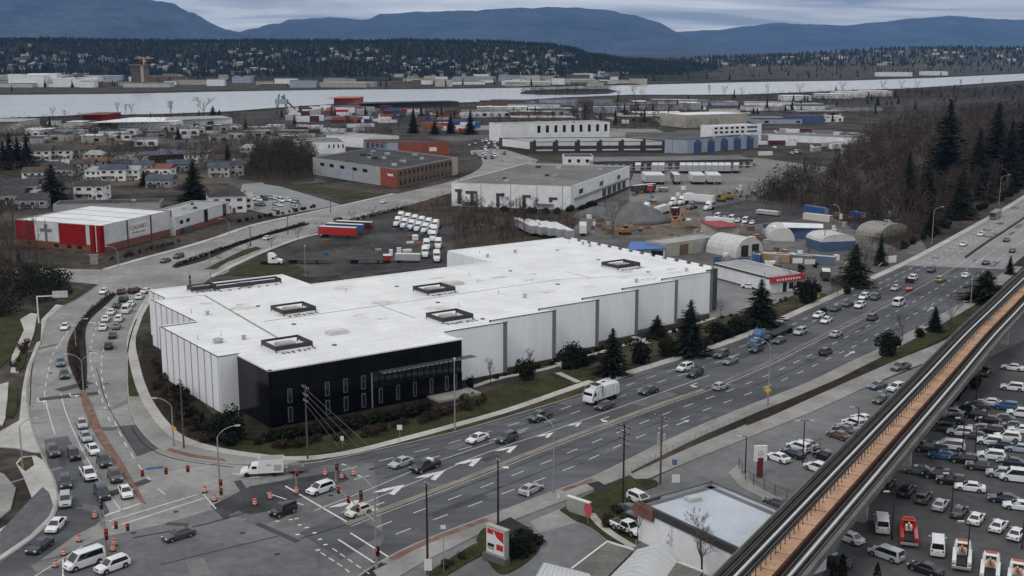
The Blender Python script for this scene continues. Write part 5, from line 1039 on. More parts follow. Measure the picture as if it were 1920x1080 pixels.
# service truck and its trailer
p = Proto('service_truck')
p.part('cab', fin(MB().loft([[(x, -.98, .55), (x, -1.0, z - .3), (x, -.8, z), (x, .8, z), (x, 1.0, z - .3), (x, .98, .55)] for x, z in ((.4, 2.05), (.9, 2.1), (1.6, 1.98), (2.1, 1.35), (3.0, 1.25), (3.3, 1.0))]), 'cab', PAINT0), paint=True)
p.part('box', box_mesh('box', PAINT0, ((-1.6, 0, 1.75), (3.9, 2.3, 2.2))), paint=True); p.part('box_roof', box_mesh('box_roof', mat('box_roof', (.30, .29, .27), .7), ((-1.6, 0, 2.88), (3.7, 2.1, .06))))
p.part('windscreen', MB().poly([(1.66, -.85, 1.96), (2.12, -.9, 1.4), (2.12, .9, 1.4), (1.66, .85, 1.96)]).mesh('windscreen', CGLASS), (.03, 0, .03))
for s in (-1, 1): p.part('side_window', box_mesh('side_window', CGLASS, ((1.1, s * .99, 1.6), (.8, .05, .45)))); p.part('locker_door', box_mesh('locker_door', PAINT['silver'], ((-2.6, s * 1.16, 1.5), (1.2, .04, 1.0)))); p.part('marking', box_mesh('marking', mat('pale_blue_mark', (.30, .38, .52), .5), ((-1.2, s * 1.165, 2.0), (.9, .03, .22))))
p.part('chassis', box_mesh('chassis', CHAS, ((-.4, 0, .6), (6.6, 1.4, .25)))); add_wheels(p, (2.3, -2.0), .9, .42, wheelmesh(.42, .3))
place(p, 491, 891, (-60, 3), 'white service truck with box body on the corner', 'truck', 'white')
p = Proto('utility_trailer'); p.part('bed', box_mesh('bed', PAINT['grey'], ((0, 0, .85), (2.6, 1.7, .7)), ((.2, 0, 1.3), (1.6, 1.2, .3)))); p.part('drawbar', MB().tube((1.3, 0, .55), (2.6, 0, .5), .06, .06, 5).mesh('drawbar', CHAS)); add_wheels(p, (0,), .9, .33, wheelmesh(.33, .22))
place(p, 556, 886, (-60, 3), 'small grey trailer behind the white service truck', 'trailer')
# bus
p = Proto('bus'); p.part('body', fin(MB().loft([[(x, -1.25, .35), (x, -1.27, 1.6), (x, -1.25, z - .3), (x, -1.0, z), (x, 1.0, z), (x, 1.25, z - .3), (x, 1.27, 1.6), (x, 1.25, .35)] for x, z in ((-6, 2.9), (-5.8, 3.05), (5.7, 3.05), (6, 2.8))]), 'body', PAINT['grey'])); p.part('roof_panel', box_mesh('roof_panel', PAINT['silver'], ((0, 0, 3.09), (11, 1.9, .12)))); p.part('windscreen', box_mesh('windscreen', CGLASS, ((6.0, 0, 1.9), (.1, 2.2, 1.5))))
for s in (-1, 1):
    for k in range(6): p.part('side_window', box_mesh('side_window', CGLASS, ((-4.6 + k * 1.8, s * 1.265, 2.0), (1.6, .05, .9))))
add_wheels(p, (-3.2, 3.6), 1.05, .48, wheelmesh(.48, .32)); place(p, 1866, 409, 'W', 'grey transit bus coming along the kerb lane by the woods', 'bus')
# tow trucks
def tow(col, boom):
    p = Proto('tow_truck'); p.part('cab', fin(MB().loft([[(x, -1.05, .6), (x, -1.08, z - .3), (x, -.9, z), (x, .9, z), (x, 1.08, z - .3), (x, 1.05, .6)] for x, z in ((.5, 2.3), (1.0, 2.45), (1.9, 2.3), (2.4, 1.6), (3.4, 1.45), (3.6, 1.0))]), 'cab', PAINT[col]))
    p.part('deck', box_mesh('deck', PAINT[col], ((-1.9, -.95, 1.2), (4.6, .5, .9)), ((-1.9, .95, 1.2), (4.6, .5, .9)), ((-.2, 0, 1.2), (1.0, 1.6, .9)))); p.part('well', box_mesh('well', CHAS, ((-2.2, 0, .95), (3.4, 1.4, .3))))
    p.part('windscreen', MB().poly([(1.95, -.9, 2.25), (2.42, -.95, 1.65), (2.42, .95, 1.65), (1.95, .9, 2.25)]).mesh('windscreen', CGLASS), (.03, 0, .03)); p.part('rear_window', box_mesh('rear_window', CGLASS, ((.48, 0, 1.95), (.08, 1.3, .5)))); p.part('light_bar', box_mesh('light_bar', SIGO, ((1.1, 0, 2.55), (.3, 1.5, .16))))
    p.part('boom', MB().tube((-.6, 0, 1.6), (-2.9, .1, 3.3), .2, .13, 6).mesh('boom', boom)); p.part('boom_base', box_mesh('boom_base', boom, ((-.5, 0, 1.7), (.8, .9, .7)))); 
    for s in (-1, 1): p.part('tail_light', box_mesh('tail_light', TLAMP, ((-4.2, s * 1.0, 1.2), (.06, .3, .2))))
    p.part('bumper', box_mesh('bumper', ALU, ((-4.25, 0, .75), (.2, 2.4, .3)))); add_wheels(p, (2.5, -2.5), .98, .46, wheelmesh(.46, .4)); return p
BOOMO = mat('boom_tan', (.50, .30, .18), .5)
place(tow('red', PAINT['ivory']), 1702, 1008, (-3, -34), 'red tow truck with a white boom in the dark lot', 'tow truck', z=.06); T_ = tow('white', BOOMO)
place(T_, 1803, 1052, (2, -34), 'white tow truck first from the white van', 'tow truck', z=.06); place(T_, 1856, 1076, (3, -34), 'white tow truck second from the white van, tan boom raised', 'tow truck', z=.06); place(T_, 1907, 1092, (3, -34), 'white tow truck third from the white van, cut by the picture edge', 'tow truck', z=.06)
# ---- truck yard behind the warehouse
YA = (46, 6)
place(TRACTOR, 512, 496, (60, 2), 'white semi truck cab parked at the yard corner by the lawn', 'truck', 'white', z=.05)
place(TRAILER, 634, 446, (60, 3), 'red box trailer parked beside the blue one', 'trailer', 'red', z=.05); place(TRAILER, 647, 440, (60, 3), 'blue box trailer parked between the red ones', 'trailer', 'blue', z=.05); place(TRAILER, 664, 435, (60, 3), 'far red box trailer behind the blue one', 'trailer', 'maroon', z=.05)
BOB = Proto('cab_truck')                                                # bobtail cab for the close-parked rows
for n, me, l, pt, sub in TRACTOR.parts:
    if n in ('chassis', 'bonnet', 'cab', 'windscreen', 'wheel'): BOB.part(n, me, l, pt, sub)
for k in range(6):
    for j in range(2): place(BOB, 752 + k * 13 - j * 6, 414 + k * 3.2 + j * 10, (-30, 14), ('first', 'second', 'third', 'fourth', 'fifth', 'last')[k] + ' white truck cab of the ' + ('rear', 'front')[j] + ' row of the tight double row', 'truck', 'white', 'white cabs parked in two rows', z=.05)
for q, h, w_ in (((812, 452), (-6, 14), 'second furthest'), ((800, 468), (4, 20), 'middle avenue-side'), ((822, 466), (-4, 14), 'middle warehouse-side'), ((797, 482), (2, 20), 'nearest avenue-side'), ((819, 490), (1, 20), 'nearest warehouse-side'), ((815, 442), (-10, 12), 'furthest')): place(BOB, *q, h, w_ + ' white truck cab parked loosely at the edge of the gravel yard', 'truck', 'white', 'white cabs at the yard edge', z=.05)
place(FLAT, 690, 494, (60, 1), 'pale empty flatbed along the yard fence', 'trailer', z=.05); place(FLAT, 575, 494, (60, 1), 'dark empty flatbed beside the corner truck cab', 'trailer', z=.05)
place(TRAILER, 765, 492, (60, 1), 'white trailer at the warehouse edge of the yard', 'trailer', 'silver', z=.05, sc=(.55, 1, .7)); place(TRAILER, 726, 492, (10, 30), 'small red box standing in the gravel yard', 'container', 'red', z=.05, sc=(.25, 1, .6), name='red_box')
# ---- trailers east of the brush and at the docks
for k in range(5): place(TRAILER, 985 + k * 17, 436 + k * 2.2, (-36, -18), ('first', 'second', 'third', 'fourth', 'last')[k] + ' grey-white trailer of the row behind the brush', 'trailer', 'silver', 'trailers behind the brush', z=.05, sc=(1.5, 1, 1))
place(TRAILER, 1093, 440, (0, 30), 'white trailer seen end-on beside the trailer row', 'trailer', 'white', z=.05, sc=(.7, 1, 1))
for k, (x, c) in enumerate(((1196, 'red'), (1228, 'white'), (1240, 'white'), (1280, 'white'), (1292, 'white'), (1304, 'white'), (1316, 'white'), (1328, 'white'), (1340, 'white'), (1352, 'white'), (1364, 'white'), (1380, 'red'))): place(TRAILER, x, 323, (3, -20), ('red' if c == 'red' else ('', 'first', 'second', 'third', 'fourth', 'fifth', 'sixth', 'seventh', 'eighth', 'ninth', 'tenth', '')[k] + ' white') + ' trailer backed up to the long dock building' + (' at its far end' if x == 1380 else (' at its near end' if c == 'red' else '')), 'trailer', c, 'trailers at the dock' if c == 'white' else None, z=.05, sc=(1, 1.25, 1.15))
for k, (x, c, w) in enumerate(((1212, 'white', 0), (1224, 'white', 0), (1236, 'white', 0), (1266, 'maroon', 0), (1300, 'white', 0), (1312, 'white', 0), (1330, 'white', 0), (1342, 'white', 0))): place(TRAILER, x, 343, (-26, -26), 'maroon trailer parked among white ones' if c == 'maroon' else ('first', 'second', 'third', '', 'fourth', 'fifth', 'sixth', 'last')[k] + ' white trailer from the warehouse in the open dock yard', 'trailer', c, None if c == 'maroon' else 'trailers in the dock yard', z=.05, sc=(1.2, 1.3, 1.2))
place(TRAILER, 1206, 362, (-40, 4), 'dark trailer beside the white and grey warehouse', 'trailer', 'charcoal', z=.05); place(TRAILER, 1218, 362, (20, 20), 'red box with a white end by the dark trailer', 'container', 'red', z=.05, sc=(.2, 1, .9), name='red_box'); place(TRAILER, 1244, 360, (40, 2), 'grey skip standing alone in the dock yard', 'container', 'grey', z=.05, sc=(.3, 1, .5), name='skip')
for k, q in enumerate(((1212, 396), (1262, 386), (1278, 384), (1296, 392), (1328, 394))): place(BOB, *q, (-30, 8), ('white', 'white', 'white', 'grey', 'white')[k] + ' truck cab in the machinery yard, number ' + ('one', 'two', 'three', 'four', 'five')[k] + ' from the rubble heap', 'truck', 'grey' if k == 3 else 'white', z=.05)
place(TRAILER, 1240, 402, (-30, 10), 'white trailer next to the cabs in the machinery yard', 'trailer', 'white', z=.05, sc=(.8, 1, .9)); place(TRAILER, 1266, 404, (-30, 10), 'short dark red box in the machinery yard', 'container', 'maroon', z=.05, sc=(.25, 1, .8), name='red_box'); place(TRAILER, 1310, 382, (50, 4), 'white trailer behind the cabs in the machinery yard', 'trailer', 'white', z=.05)
for k in range(6): car(1345 + k * 13, 410 + k * 2, 'sedan' if k % 2 else 'van', 'white', (-20, 14), ('first', 'second', 'third', 'fourth', 'fifth', 'sixth')[k] + ' white vehicle of the row in the machinery yard', 'white vehicles in the yard', z=.05)
place(TRAILER, 1350, 418, (60, 5), 'white box lying in front of the white vehicle row', 'trailer', 'white', z=.05, sc=(.8, 1, .5)); place(TRAILER, 1440, 404, (55, 6), 'pale trailer on the dark yard patch', 'trailer', 'silver', z=.05, sc=(.7, 1, .5))
# containers and long boxes by the wood
CONT = Proto('shipping_container'); CONT.part('box', box_mesh('box', PAINT0, ((0, 0, 1.35), (12.2, 2.44, 2.6))), paint=True); CONT.part('door', box_mesh('door', ALU, ((6.12, 0, 1.35), (.06, 2.2, 2.3)))); CONT.part('base_rail', box_mesh('base_rail', CHAS, ((0, 0, .06), (12.0, 2.3, .12))))
for k in range(14):
    for s in (-1, 1): CONT.part('side_rib', box_mesh('side_rib', PAINT0, ((-5.6 + k * .86, s * 1.23, 1.35), (.22, .06, 2.3))), paint=True)
place(CONT, 1530, 399, (60, 10), 'long blue container at the wood edge', 'container', 'blue', z=.05); place(CONT, 1533, 414, (50, 6), 'pale timber stack wall in front of the blue container', 'container', 'ivory', z=.05); place(CONT, 1608, 407, (40, 8), 'small blue container by the yard road', 'container', 'blue', z=.05, sc=(.6, 1, .8))
for k in range(3): place(CONT, 1446 + k * 42, 490 + k * 2, (50, 4), ('tan', 'grey', 'blue-grey')[k] + ' container in the fenced storage row by the shop', 'container', ('tan', 'grey', 'steel')[k], z=.05)
place(CONT, 1420, 490, (16, -20), 'short blue container next to the storage row', 'container', 'blue', z=.05, sc=(.5, 1, 1))
CSM = Proto('shipping_container'); CSM.parts = [q for q in CONT.parts if q[0] in ('box', 'door')]
cc = {'orange': PAINT['tan'], 'red': PAINT['red'], 'blue': PAINT['blue'], 'white': PAINT['white'], 'maroon': PAINT['maroon'], 'grey': PAINT['silver']}
paint('rust', (.27, .085, .04)); cc['orange'] = PAINT['rust']
for k in range(90):
    x = R.uniform(545, 905); y = R.uniform(206, 232) if x < 800 else R.uniform(212, 245); c = R.choice(['orange'] * 2 + ['red', 'blue', 'white', 'white', 'white', 'maroon', 'maroon', 'grey', 'grey'])
    p = G(x, y); spawn(CSM, (p.x, p.y, .03), R.choice((0.1, .12, 1.6)) + R.uniform(-.05, .05), c + ' shipping container stacked in the distant riverside yard', 'container', c + ' containers by the river', cc[c])
    if R.random() < .45: spawn(CSM, (p.x, p.y, 2.7), .1, c + ' shipping container stacked in the distant riverside yard', 'container', c + ' containers by the river', cc[c])
# row of trucks and cars on the far avenue and distant lots
for k in range(40):
    t = k / 40; x = 880 + R.uniform(-6, 70) * (1 - t * .2); y = 300 - t * 38 + R.uniform(-2, 2)
    kd = R.choice(('sedan', 'suv', 'van', 'pickup')); cl = R.choice(('white', 'white', 'charcoal', 'silver', 'black')); car(x, y, kd, cl, (10, 18), 'tiny %s %s crowding the far bend of the avenue' % (cl, kd), '%s %ss at the far bend' % (cl, kd), z=.05)
for q in ((868, 250), (930, 254)): place(TRAILER, *q, (20, 4), 'red trailer ' + ('beyond' if q[0] < 900 else 'beside') + ' the far bend of the avenue', 'trailer', 'red', z=.05)
for k in range(90):
    a_, b_ = R.choice((((1440, 1560), (262, 290)), ((1440, 1640), (246, 262)), ((460, 560), (372, 396)), ((1180, 1560), (206, 232)), ((60, 330), (250, 268)), ((930, 1240), (205, 232)), ((1330, 1420), (300, 312))))
    x = R.uniform(*a_); y = R.uniform(*b_); kd = R.choice(('sedan', 'suv', 'van')); cl = R.choice(('white', 'white', 'white', 'silver', 'charcoal', 'black')); car(x, y, kd, cl, (20, 6), 'tiny %s %s in one of the distant lots' % (cl, kd), '%s %ss in distant lots' % (cl, kd), z=.05)

for k in range(110):
    a_, b_ = R.choice((((1430, 1600), (246, 292)), ((900, 1640), (196, 236)), ((900, 1640), (196, 236)), ((60, 560), (232, 262)), ((560, 700), (236, 262)))); c = R.choice(('white', 'white', 'white', 'grey', 'maroon'))
    p = G(R.uniform(*a_), R.uniform(*b_)); spawn(CSM, (p.x, p.y, .03), R.uniform(-.2, .9), 'distant %s box trailer parked in the yards of the plain' % c, 'trailer', 'distant %s box trailers' % c, cc[c], 'distant_trailer', (R.uniform(.5, 1.2), 1, R.uniform(.8, 1.3)))
# ================================================================== OTHER BUILDINGS
ORD = ('first', 'second', 'third', 'fourth', 'fifth', 'sixth', 'seventh', 'eighth', 'ninth', 'tenth', 'eleventh', 'twelfth')
def cm(n, c, **k): return mat('wall_' + n, c, .8, .10, .25, fine=.05, **k)
WALLS = dict(white=cm('white', (.76, .77, .78)), grey=cm('grey', (.34, .345, .35)), beige=cm('beige', (.40, .37, .32)), cream=cm('cream', (.50, .48, .43)), red=cm('red', (.27, .075, .050)), scarlet=cm('scarlet', (.25, .010, .012)), brick=cm('brick', (.20, .085, .060)), blue=cm('blue', (.17, .21, .30)), bluegrey=cm('bluegrey', (.33, .37, .45)), dark=cm('dark', (.055, .055, .058)), brown=cm('brown', (.16, .11, .08)), shedblue=cm('shedblue', (.07, .11, .20)))
ROOFS = dict(grey=mat('roof_grey', (.17, .168, .165), .9, .2, .06, fine=.12), dark=mat('roof_dark', (.060, .060, .062), .9, .3, .08, fine=.15), white=mat('roof_white', (.70, .71, .72), .7, .1, .1, fine=.05), pale=mat('roof_pale', (.33, .33, .33), .8, .15, .1, fine=.1), blue=mat('roof_blue', (.035, .13, .40), .5, .1, .3), slate=mat('roof_slate', (.075, .09, .125), .8, .2, .2), red=mat('roof_red', (.28, .03, .03), .7, .2, .3), rust=mat('roof_rust', (.19, .085, .06), .8, .2, .3))
class Bld:
    """box building from surveyed base corners: C is the nearest corner, R along one face, L (or a depth) along the other"""
    def __init__(s, name, label, C, Rp, L=None, depth=None, top=None, h=None, wall='white', roof='grey', para=.5, cat='building', over=0., roofname='roof', cop=None):
        c = G(*C); r = G(*Rp); s.h = h or HT(C[0], C[1], top)
        if L is not None: l = G(*L)
        else: d = (r - c).normalized(); n = Vector((-d.y, d.x, 0)); l = c + n * depth
        s.C, s.R, s.L = Vector((0, 0, 0)), r - c, l - c
        s.o = empty(name, (c.x, c.y, .03), 0, label, cat)
        if not isinstance(wall, bpy.types.Material): wall = WALLS[wall]
        if not isinstance(roof, bpy.types.Material): roof = ROOFS[roof]
        P = [s.C, s.R, s.R + s.L, s.L]; s.P = P
        MB().prism(P, 0, s.h - .02, cap=False).build('wall', wall, s.o)
        cen = (s.R + s.L) / 2
        Q = [cen + (p - cen) * (1 + over / max(1, p.length)) for p in P]
        rz = s.h - para
        MB().prism([cen + (p - cen) * .992 for p in P] if para > 0 else Q, rz - .1, rz if para > 0 else s.h + .12, bottom=True).build(roofname, roof, s.o)
        if para > 0:
            for a, b in zip(P, P[1:] + P[:1]):
                d = (b - a); n = Vector((d.y, -d.x, 0)).normalized()
                MB().prism([a + n * .06, b + n * .06, b - n * .3, a - n * .3], s.h, s.h + .1, bottom=True).build('coping', cop or wall, s.o)
    def panel(s, face, t0, t1, z0, z1, m, name='window', th=.08, parent=None, loc=None):
        a, b = (s.L, s.C) if face == 'L' else (s.C, s.R)
        d = b - a; n = Vector((d.y, -d.x, 0)).normalized(); 
        p, q = a + d * t0, a + d * t1
        return MB().prism([p, q, q + n * th, p + n * th], z0, z1, bottom=True).build(name, m, parent or s.o)
    def windows(s, face, n, t0, t1, z0, z1, fill=.6, frame=None, name='window'):
        st = (t1 - t0) / n
        for k in range(n):
            a = t0 + (k + (1 - fill) / 2) * st
            if frame:
                f = s.panel(face, a, a + st * fill, z0, z1, frame, name, .08); e = st * fill * .12
                s.panel(face, a + e, a + st * fill - e, z0 + .15, z1 - .15, GLASSD, 'pane', .12, f)
            else: s.panel(face, a, a + st * fill, z0, z1, GLASSD, name)
    def units(s, n, m=None, big=1.):
        for k in range(n):
            p = s.R * R.uniform(.12, .88) + s.L * R.uniform(.12, .88); z = s.h - .5
            MB().box((p.x, p.y, z + .4 * big), (R.uniform(1, 2.4) * big, R.uniform(.9, 1.8) * big, .9 * big), R.uniform(0, .6)).build('rooftop_unit', m or R.choice((STEEL, LAMPH, SCR)), s.o)
# ---- church hall
B = Bld('church_hall', 'white and red church hall with a grey cross on its wall', (192, 474), (322, 441), (33, 460), top=424, wall='grey', roof='white', para=.25)
Hh = B.h; RED = WALLS['scarlet']; BRK = WALLS['brick']; LG = cm('lightgrey', (.58, .585, .59))
B.panel('L', 0, 1, 0, Hh * .26, BRK, 'brick_base', .12); B.panel('R', 0, 1, 0, Hh * .26, BRK, 'brick_base', .12)
B.panel('L', 0, .22, Hh * .26, Hh - .1, RED, 'red_panel', .2); B.panel('L', .23, .51, Hh * .26, Hh - .1, LG, 'pale_panel', .12); B.panel('L', .52, .82, Hh * .22, Hh - .1, RED, 'red_panel', .3)
B.panel('L', .83, .88, Hh * .26, Hh - .1, LG, 'pale_panel', .12); B.panel('L', .89, .935, 0, Hh + .1, RED, 'red_fin', .9); B.panel('L', .94, .965, 0, Hh - .1, LG, 'pale_panel', .3); B.panel('L', .97, 1.01, 0, Hh + .1, RED, 'red_fin', 1.0)
CROSS = mat('cross_grey', (.14, .15, .18), .6)
B.panel('L', .345, .375, Hh * .26, Hh * .93, CROSS, 'cross_upright', .2); B.panel('L', .29, .345, Hh * .62, Hh * .74, CROSS, 'cross_arm', .2); B.panel('L', .375, .43, Hh * .62, Hh * .74, CROSS, 'cross_arm', .2)
B.panel('R', 0, .02, 0, Hh, RED, 'red_fin', .6)
for t in (.02, .36, .70): B.panel('R', t, t + .32, Hh * .27, Hh - .1, LG, 'pale_panel', .12)
for t in (.345, .685, .99): B.panel('R', t, t + .012, 0, Hh, DGREY, 'downpipe', .3)
sg = B.panel('R', .39, .62, Hh * .36, Hh * .84, WHT, 'sign_board', .25)
d = (B.R - B.C); n = Vector((d.y, -d.x, 0)).normalized(); ang = atan2(d.y, d.x); c0 = B.R * .505 + n * .30
text('CALVARY', sg, (c0.x, c0.y, Hh * .66), (pi / 2, 0, ang), 2.15, SIGB); text('Worship Centre', sg, (c0.x, c0.y, Hh * .47), (pi / 2, 0, ang), 1.15, SIGB)
for t in (.12, .45, .60, .72): B.panel('L', t, t + .05, .6, 1.7, GLASSD, 'window', .16)
for k in range(3): 
    f = .25 + k * .25; a, b = B.R * f, B.R * f + B.L; MB().tube((a.x, a.y, Hh - .18), (b.x, b.y, Hh - .18), .08, .08, 4).build('roof_seam', SEAM, B.o)
a_ = B.P[3] * .82 + B.C * .18
B2 = Bld('church_wing', 'low grey office wing with brick base joined to the church hall', (330, 442), (431, 409), depth=16, top=408, wall=LG, roof='pale', para=.4)
B2.panel('R', 0, 1, 0, B2.h * .3, BRK, 'brick_base', .1); B2.windows('R', 2, .05, .27, B2.h * .55, B2.h * .75, .5); B2.windows('R', 1, .5, .58, B2.h * .2, B2.h * .95, .9, DGREY); B2.windows('R', 1, .86, .94, B2.h * .2, B2.h * .95, .9, DGREY); B2.panel('R', .08, .26, .1, 2.2, DGREY, 'porch', 1.6); B2.units(4)
mb = MB().box((0, 0, 1.5), (2.4, .5, 3.0)).box((0, 0, 3.05), (2.8, .8, .2)); b = G(177, 496); tag(mb.build('stone_sign', CONC_O, None, False, (b.x, b.y, .05), .2), 'pale upright stone sign in front of the church corner', 'sign')
B = Bld('flat_grey_building', 'low dark grey roofed hall behind the church', (100, 396), (300, 392), depth=14, top=384, wall='grey', roof='dark', para=.3); B.units(3)
# ---- brick office block
B = Bld('brick_office', 'grey and brick flat-roofed office block above the avenue', (745, 353), (857, 327), (587, 327), top=318, wall='grey', roof='dark', para=.6)
h = B.h; B.panel('L', .82, 1.0, 0, h, WALLS['red'], 'brick_wall', .15); B.panel('R', 0, 1, 0, h - .3, WALLS['brown'], 'brick_wall', .10)
B.windows('R', 13, .02, .9, h * .58, h * .86, .62, FRAMEG); B.windows('R', 13, .02, .9, h * .1, h * .45, .62, FRAMEG); B.panel('R', .9, 1, 0, h + .3, WALLS['beige'], 'stair_tower', .5)
for t in (.1, .22, .35, .5, .62): B.panel('L', t, t + .05, h * .6, h * .78, GLASSD)
B.panel('L', .35, .5, 0, h * .55, WALLS['bluegrey'], 'loading_bay', .3); B.units(16, big=1.3); B.panel('L', .9, .96, h * .6, h * .72, WHT, 'logo', .2)
B = Bld('red_wall_hall', 'dark-roofed hall with a long red wall behind the brick office', (726, 293), (842, 292), (682, 286), top=268, wall='red', roof='dark', para=.3)
B.panel('R', .0, .18, 0, B.h - .1, WALLS['bluegrey'], 'metal_wall', .12); B.panel('R', .68, .8, B.h * .35, B.h * .65, WHT, 'logo', .12); B.windows('L', 4, .1, .9, B.h * .3, B.h * .85, .6); B.panel('L', 0, 1, 0, B.h * .9, WALLS['blue'], 'metal_wall', .05)
B = Bld('white_shed', 'white shed left of the dark-roofed hall with the red wall', (612, 272), (690, 278), depth=30, top=254, wall='white', roof='pale', para=.2); B.units(2)
B = Bld('white_workshop', 'white workshop behind the bare brown thicket', (560, 290), (648, 288), depth=40, top=268, wall='white', roof='grey', para=.4); B.windows('R', 4, .6, 1, B.h * .5, B.h * .8, .3); B.units(5)
# ---- white and grey warehouse in the middle
B = Bld('grey_roof_warehouse', 'white warehouse with flat grey roof and dark angular windows', (1070, 394), (1180, 349), (847, 386), top=350, wall='white', roof='grey', para=.5)
h = B.h
for t0, t1, z0, z1 in ((.03, .09, .62, .74), (.05, .085, .1, .62), (.12, .22, .55, .68), (.16, .19, .12, .55), (.11, .22, .02, .2), (.38, .41, .02, .55), (.38, .45, .5, .62), (.60, .63, .02, .55), (.60, .67, .46, .58), (.82, .89, .4, .52), (.82, .85, .3, .4)): B.panel('L', t0, t1, h * z0, h * z1, DGREY, 'window', .1)
for t in (.25, .5, .72, .93): B.panel('L', t, t + .004, 0, h, MGREY, 'panel_joint', .06)
for t in (.12, .45, .76): B.panel('R', t, t + .06, h * .55, h * .75, GLASSD)
for k in range(5): B.panel('R', .5 + k * .09, .56 + k * .09, .2, h * .35, DGREY, 'dock_door', .12)
B.panel('R', .05, .95, h * .42, h * .46, MGREY, 'canopy', 1.6); B.panel('L', .72, .86, h * .2, h * .24, MGREY, 'canopy', 1.6); B.units(12)
# ---- long white and black block, blue hall, dock building, offices
B = Bld('long_white_block', 'long white and black fronted block with repeating bays', (1000, 287), (1246, 285), (936, 279), top=266, wall='dark', roof='pale', para=.3)
h = B.h
for k in range(6):
    t = k / 6; B.panel('R', t + .02, t + .145, h * .62, h * .95, LG, 'white_band', .15); B.windows('R', 8, t + .022, t + .143, h * .63, h * .93, .55, name='window'); B.panel('R', t + .02, t + .145, h * .18, h * .3, LG, 'white_band', .15); B.panel('R', t - .003, t + .018, 0, h * 1.15, WALLS['dark'], 'pier', .5)
B.panel('L', .1, .9, h * .3, h * .98, WHT, 'white_band', .1); B.windows('L', 4, .15, .85, h * .4, h * .85, .6)
B = Bld('white_upper_block', 'white second block standing behind the long bayed block', (940, 268), (1143, 262), depth=26, h=13, wall='white', roof='pale', para=.3); B.windows('R', 9, .3, 1, B.h * .5, B.h * .9, .35); B.units(6)
B = Bld('beige_office', 'beige office with a strip of small windows behind the long block', (972, 254), (1126, 250), depth=40, top=239, wall='beige', roof='grey', para=.3); B.windows('R', 14, .35, 1, B.h * .45, B.h * .75, .6); B.units(3)
B = Bld('blue_hall', 'pale blue hall with five blue doors', (1288, 288), (1421, 277), (1246, 287), top=263, wall='bluegrey', roof='dark', para=.4)
for k in range(5): B.panel('R', .09 + k * .185, .19 + k * .185, 0, B.h * .82, mat('door_blue', (.035, .085, .20), .5), 'roller_door', .12)
B.windows('R', 5, .05, .95, B.h * .86, B.h * .95, .3); B.units(4)
B = Bld('white_offices', 'white office block with dark windows above the blue hall', (1335, 270), (1422, 266), depth=14, top=237, wall='white', roof='white', para=.4); B.windows('R', 6, .02, .7, B.h * .3, B.h * .42, .55); B.windows('R', 6, .02, .7, B.h * .58, B.h * .7, .55); B.windows('R', 6, .02, .7, B.h * .82, B.h * .93, .55)
for z in (.3, .58, .82): B.panel('R', .74, .96, B.h * z, B.h * (z + .11), WALLS['shedblue'], 'ribbon_window', .1)
B.panel('R', .96, 1.04, 0, B.h * 1.06, WALLS['white'], 'stair_tower', .8)
B = Bld('dock_building', 'long low grey dock building with trailers at its doors', (1112, 321), (1411, 316), depth=26, top=303, wall='grey', roof='grey', para=.15, over=.8)
B.panel('R', 0, 1, B.h * .8, B.h * 1.0, ROOFS['dark'], 'fascia', .5); B.panel('R', 0, 1, B.h * .3, B.h * .36, LG, 'dock_rail', .4)
for k in range(22): B.panel('R', .02 + k * .0445, .045 + k * .0445, B.h * .1, B.h * .72, DGREY, 'dock_door', .1)
B = Bld('white_gatehouse', 'white two-storey office at the end of the long dock building', (1057, 318), (1112, 318), depth=18, top=294, wall='white', roof='dark', para=.2); B.windows('R', 3, .05, .95, B.h * .55, B.h * .8, .35)
B = Bld('grey_store', 'long grey store roof in the rear yards', (1440, 264), (1610, 272), depth=24, top=252, wall='white', roof='grey', para=.1)
B = Bld('pale_hall', 'pale hall at the back of the rear yards', (1286, 240), (1400, 236), depth=40, top=216, wall='beige', roof='white', para=.2)
B = Bld('small_blue_store', 'small blue store in the rear yards', (1478, 232), (1545, 232), depth=22, top=217, wall='shedblue', roof='slate', para=.2)
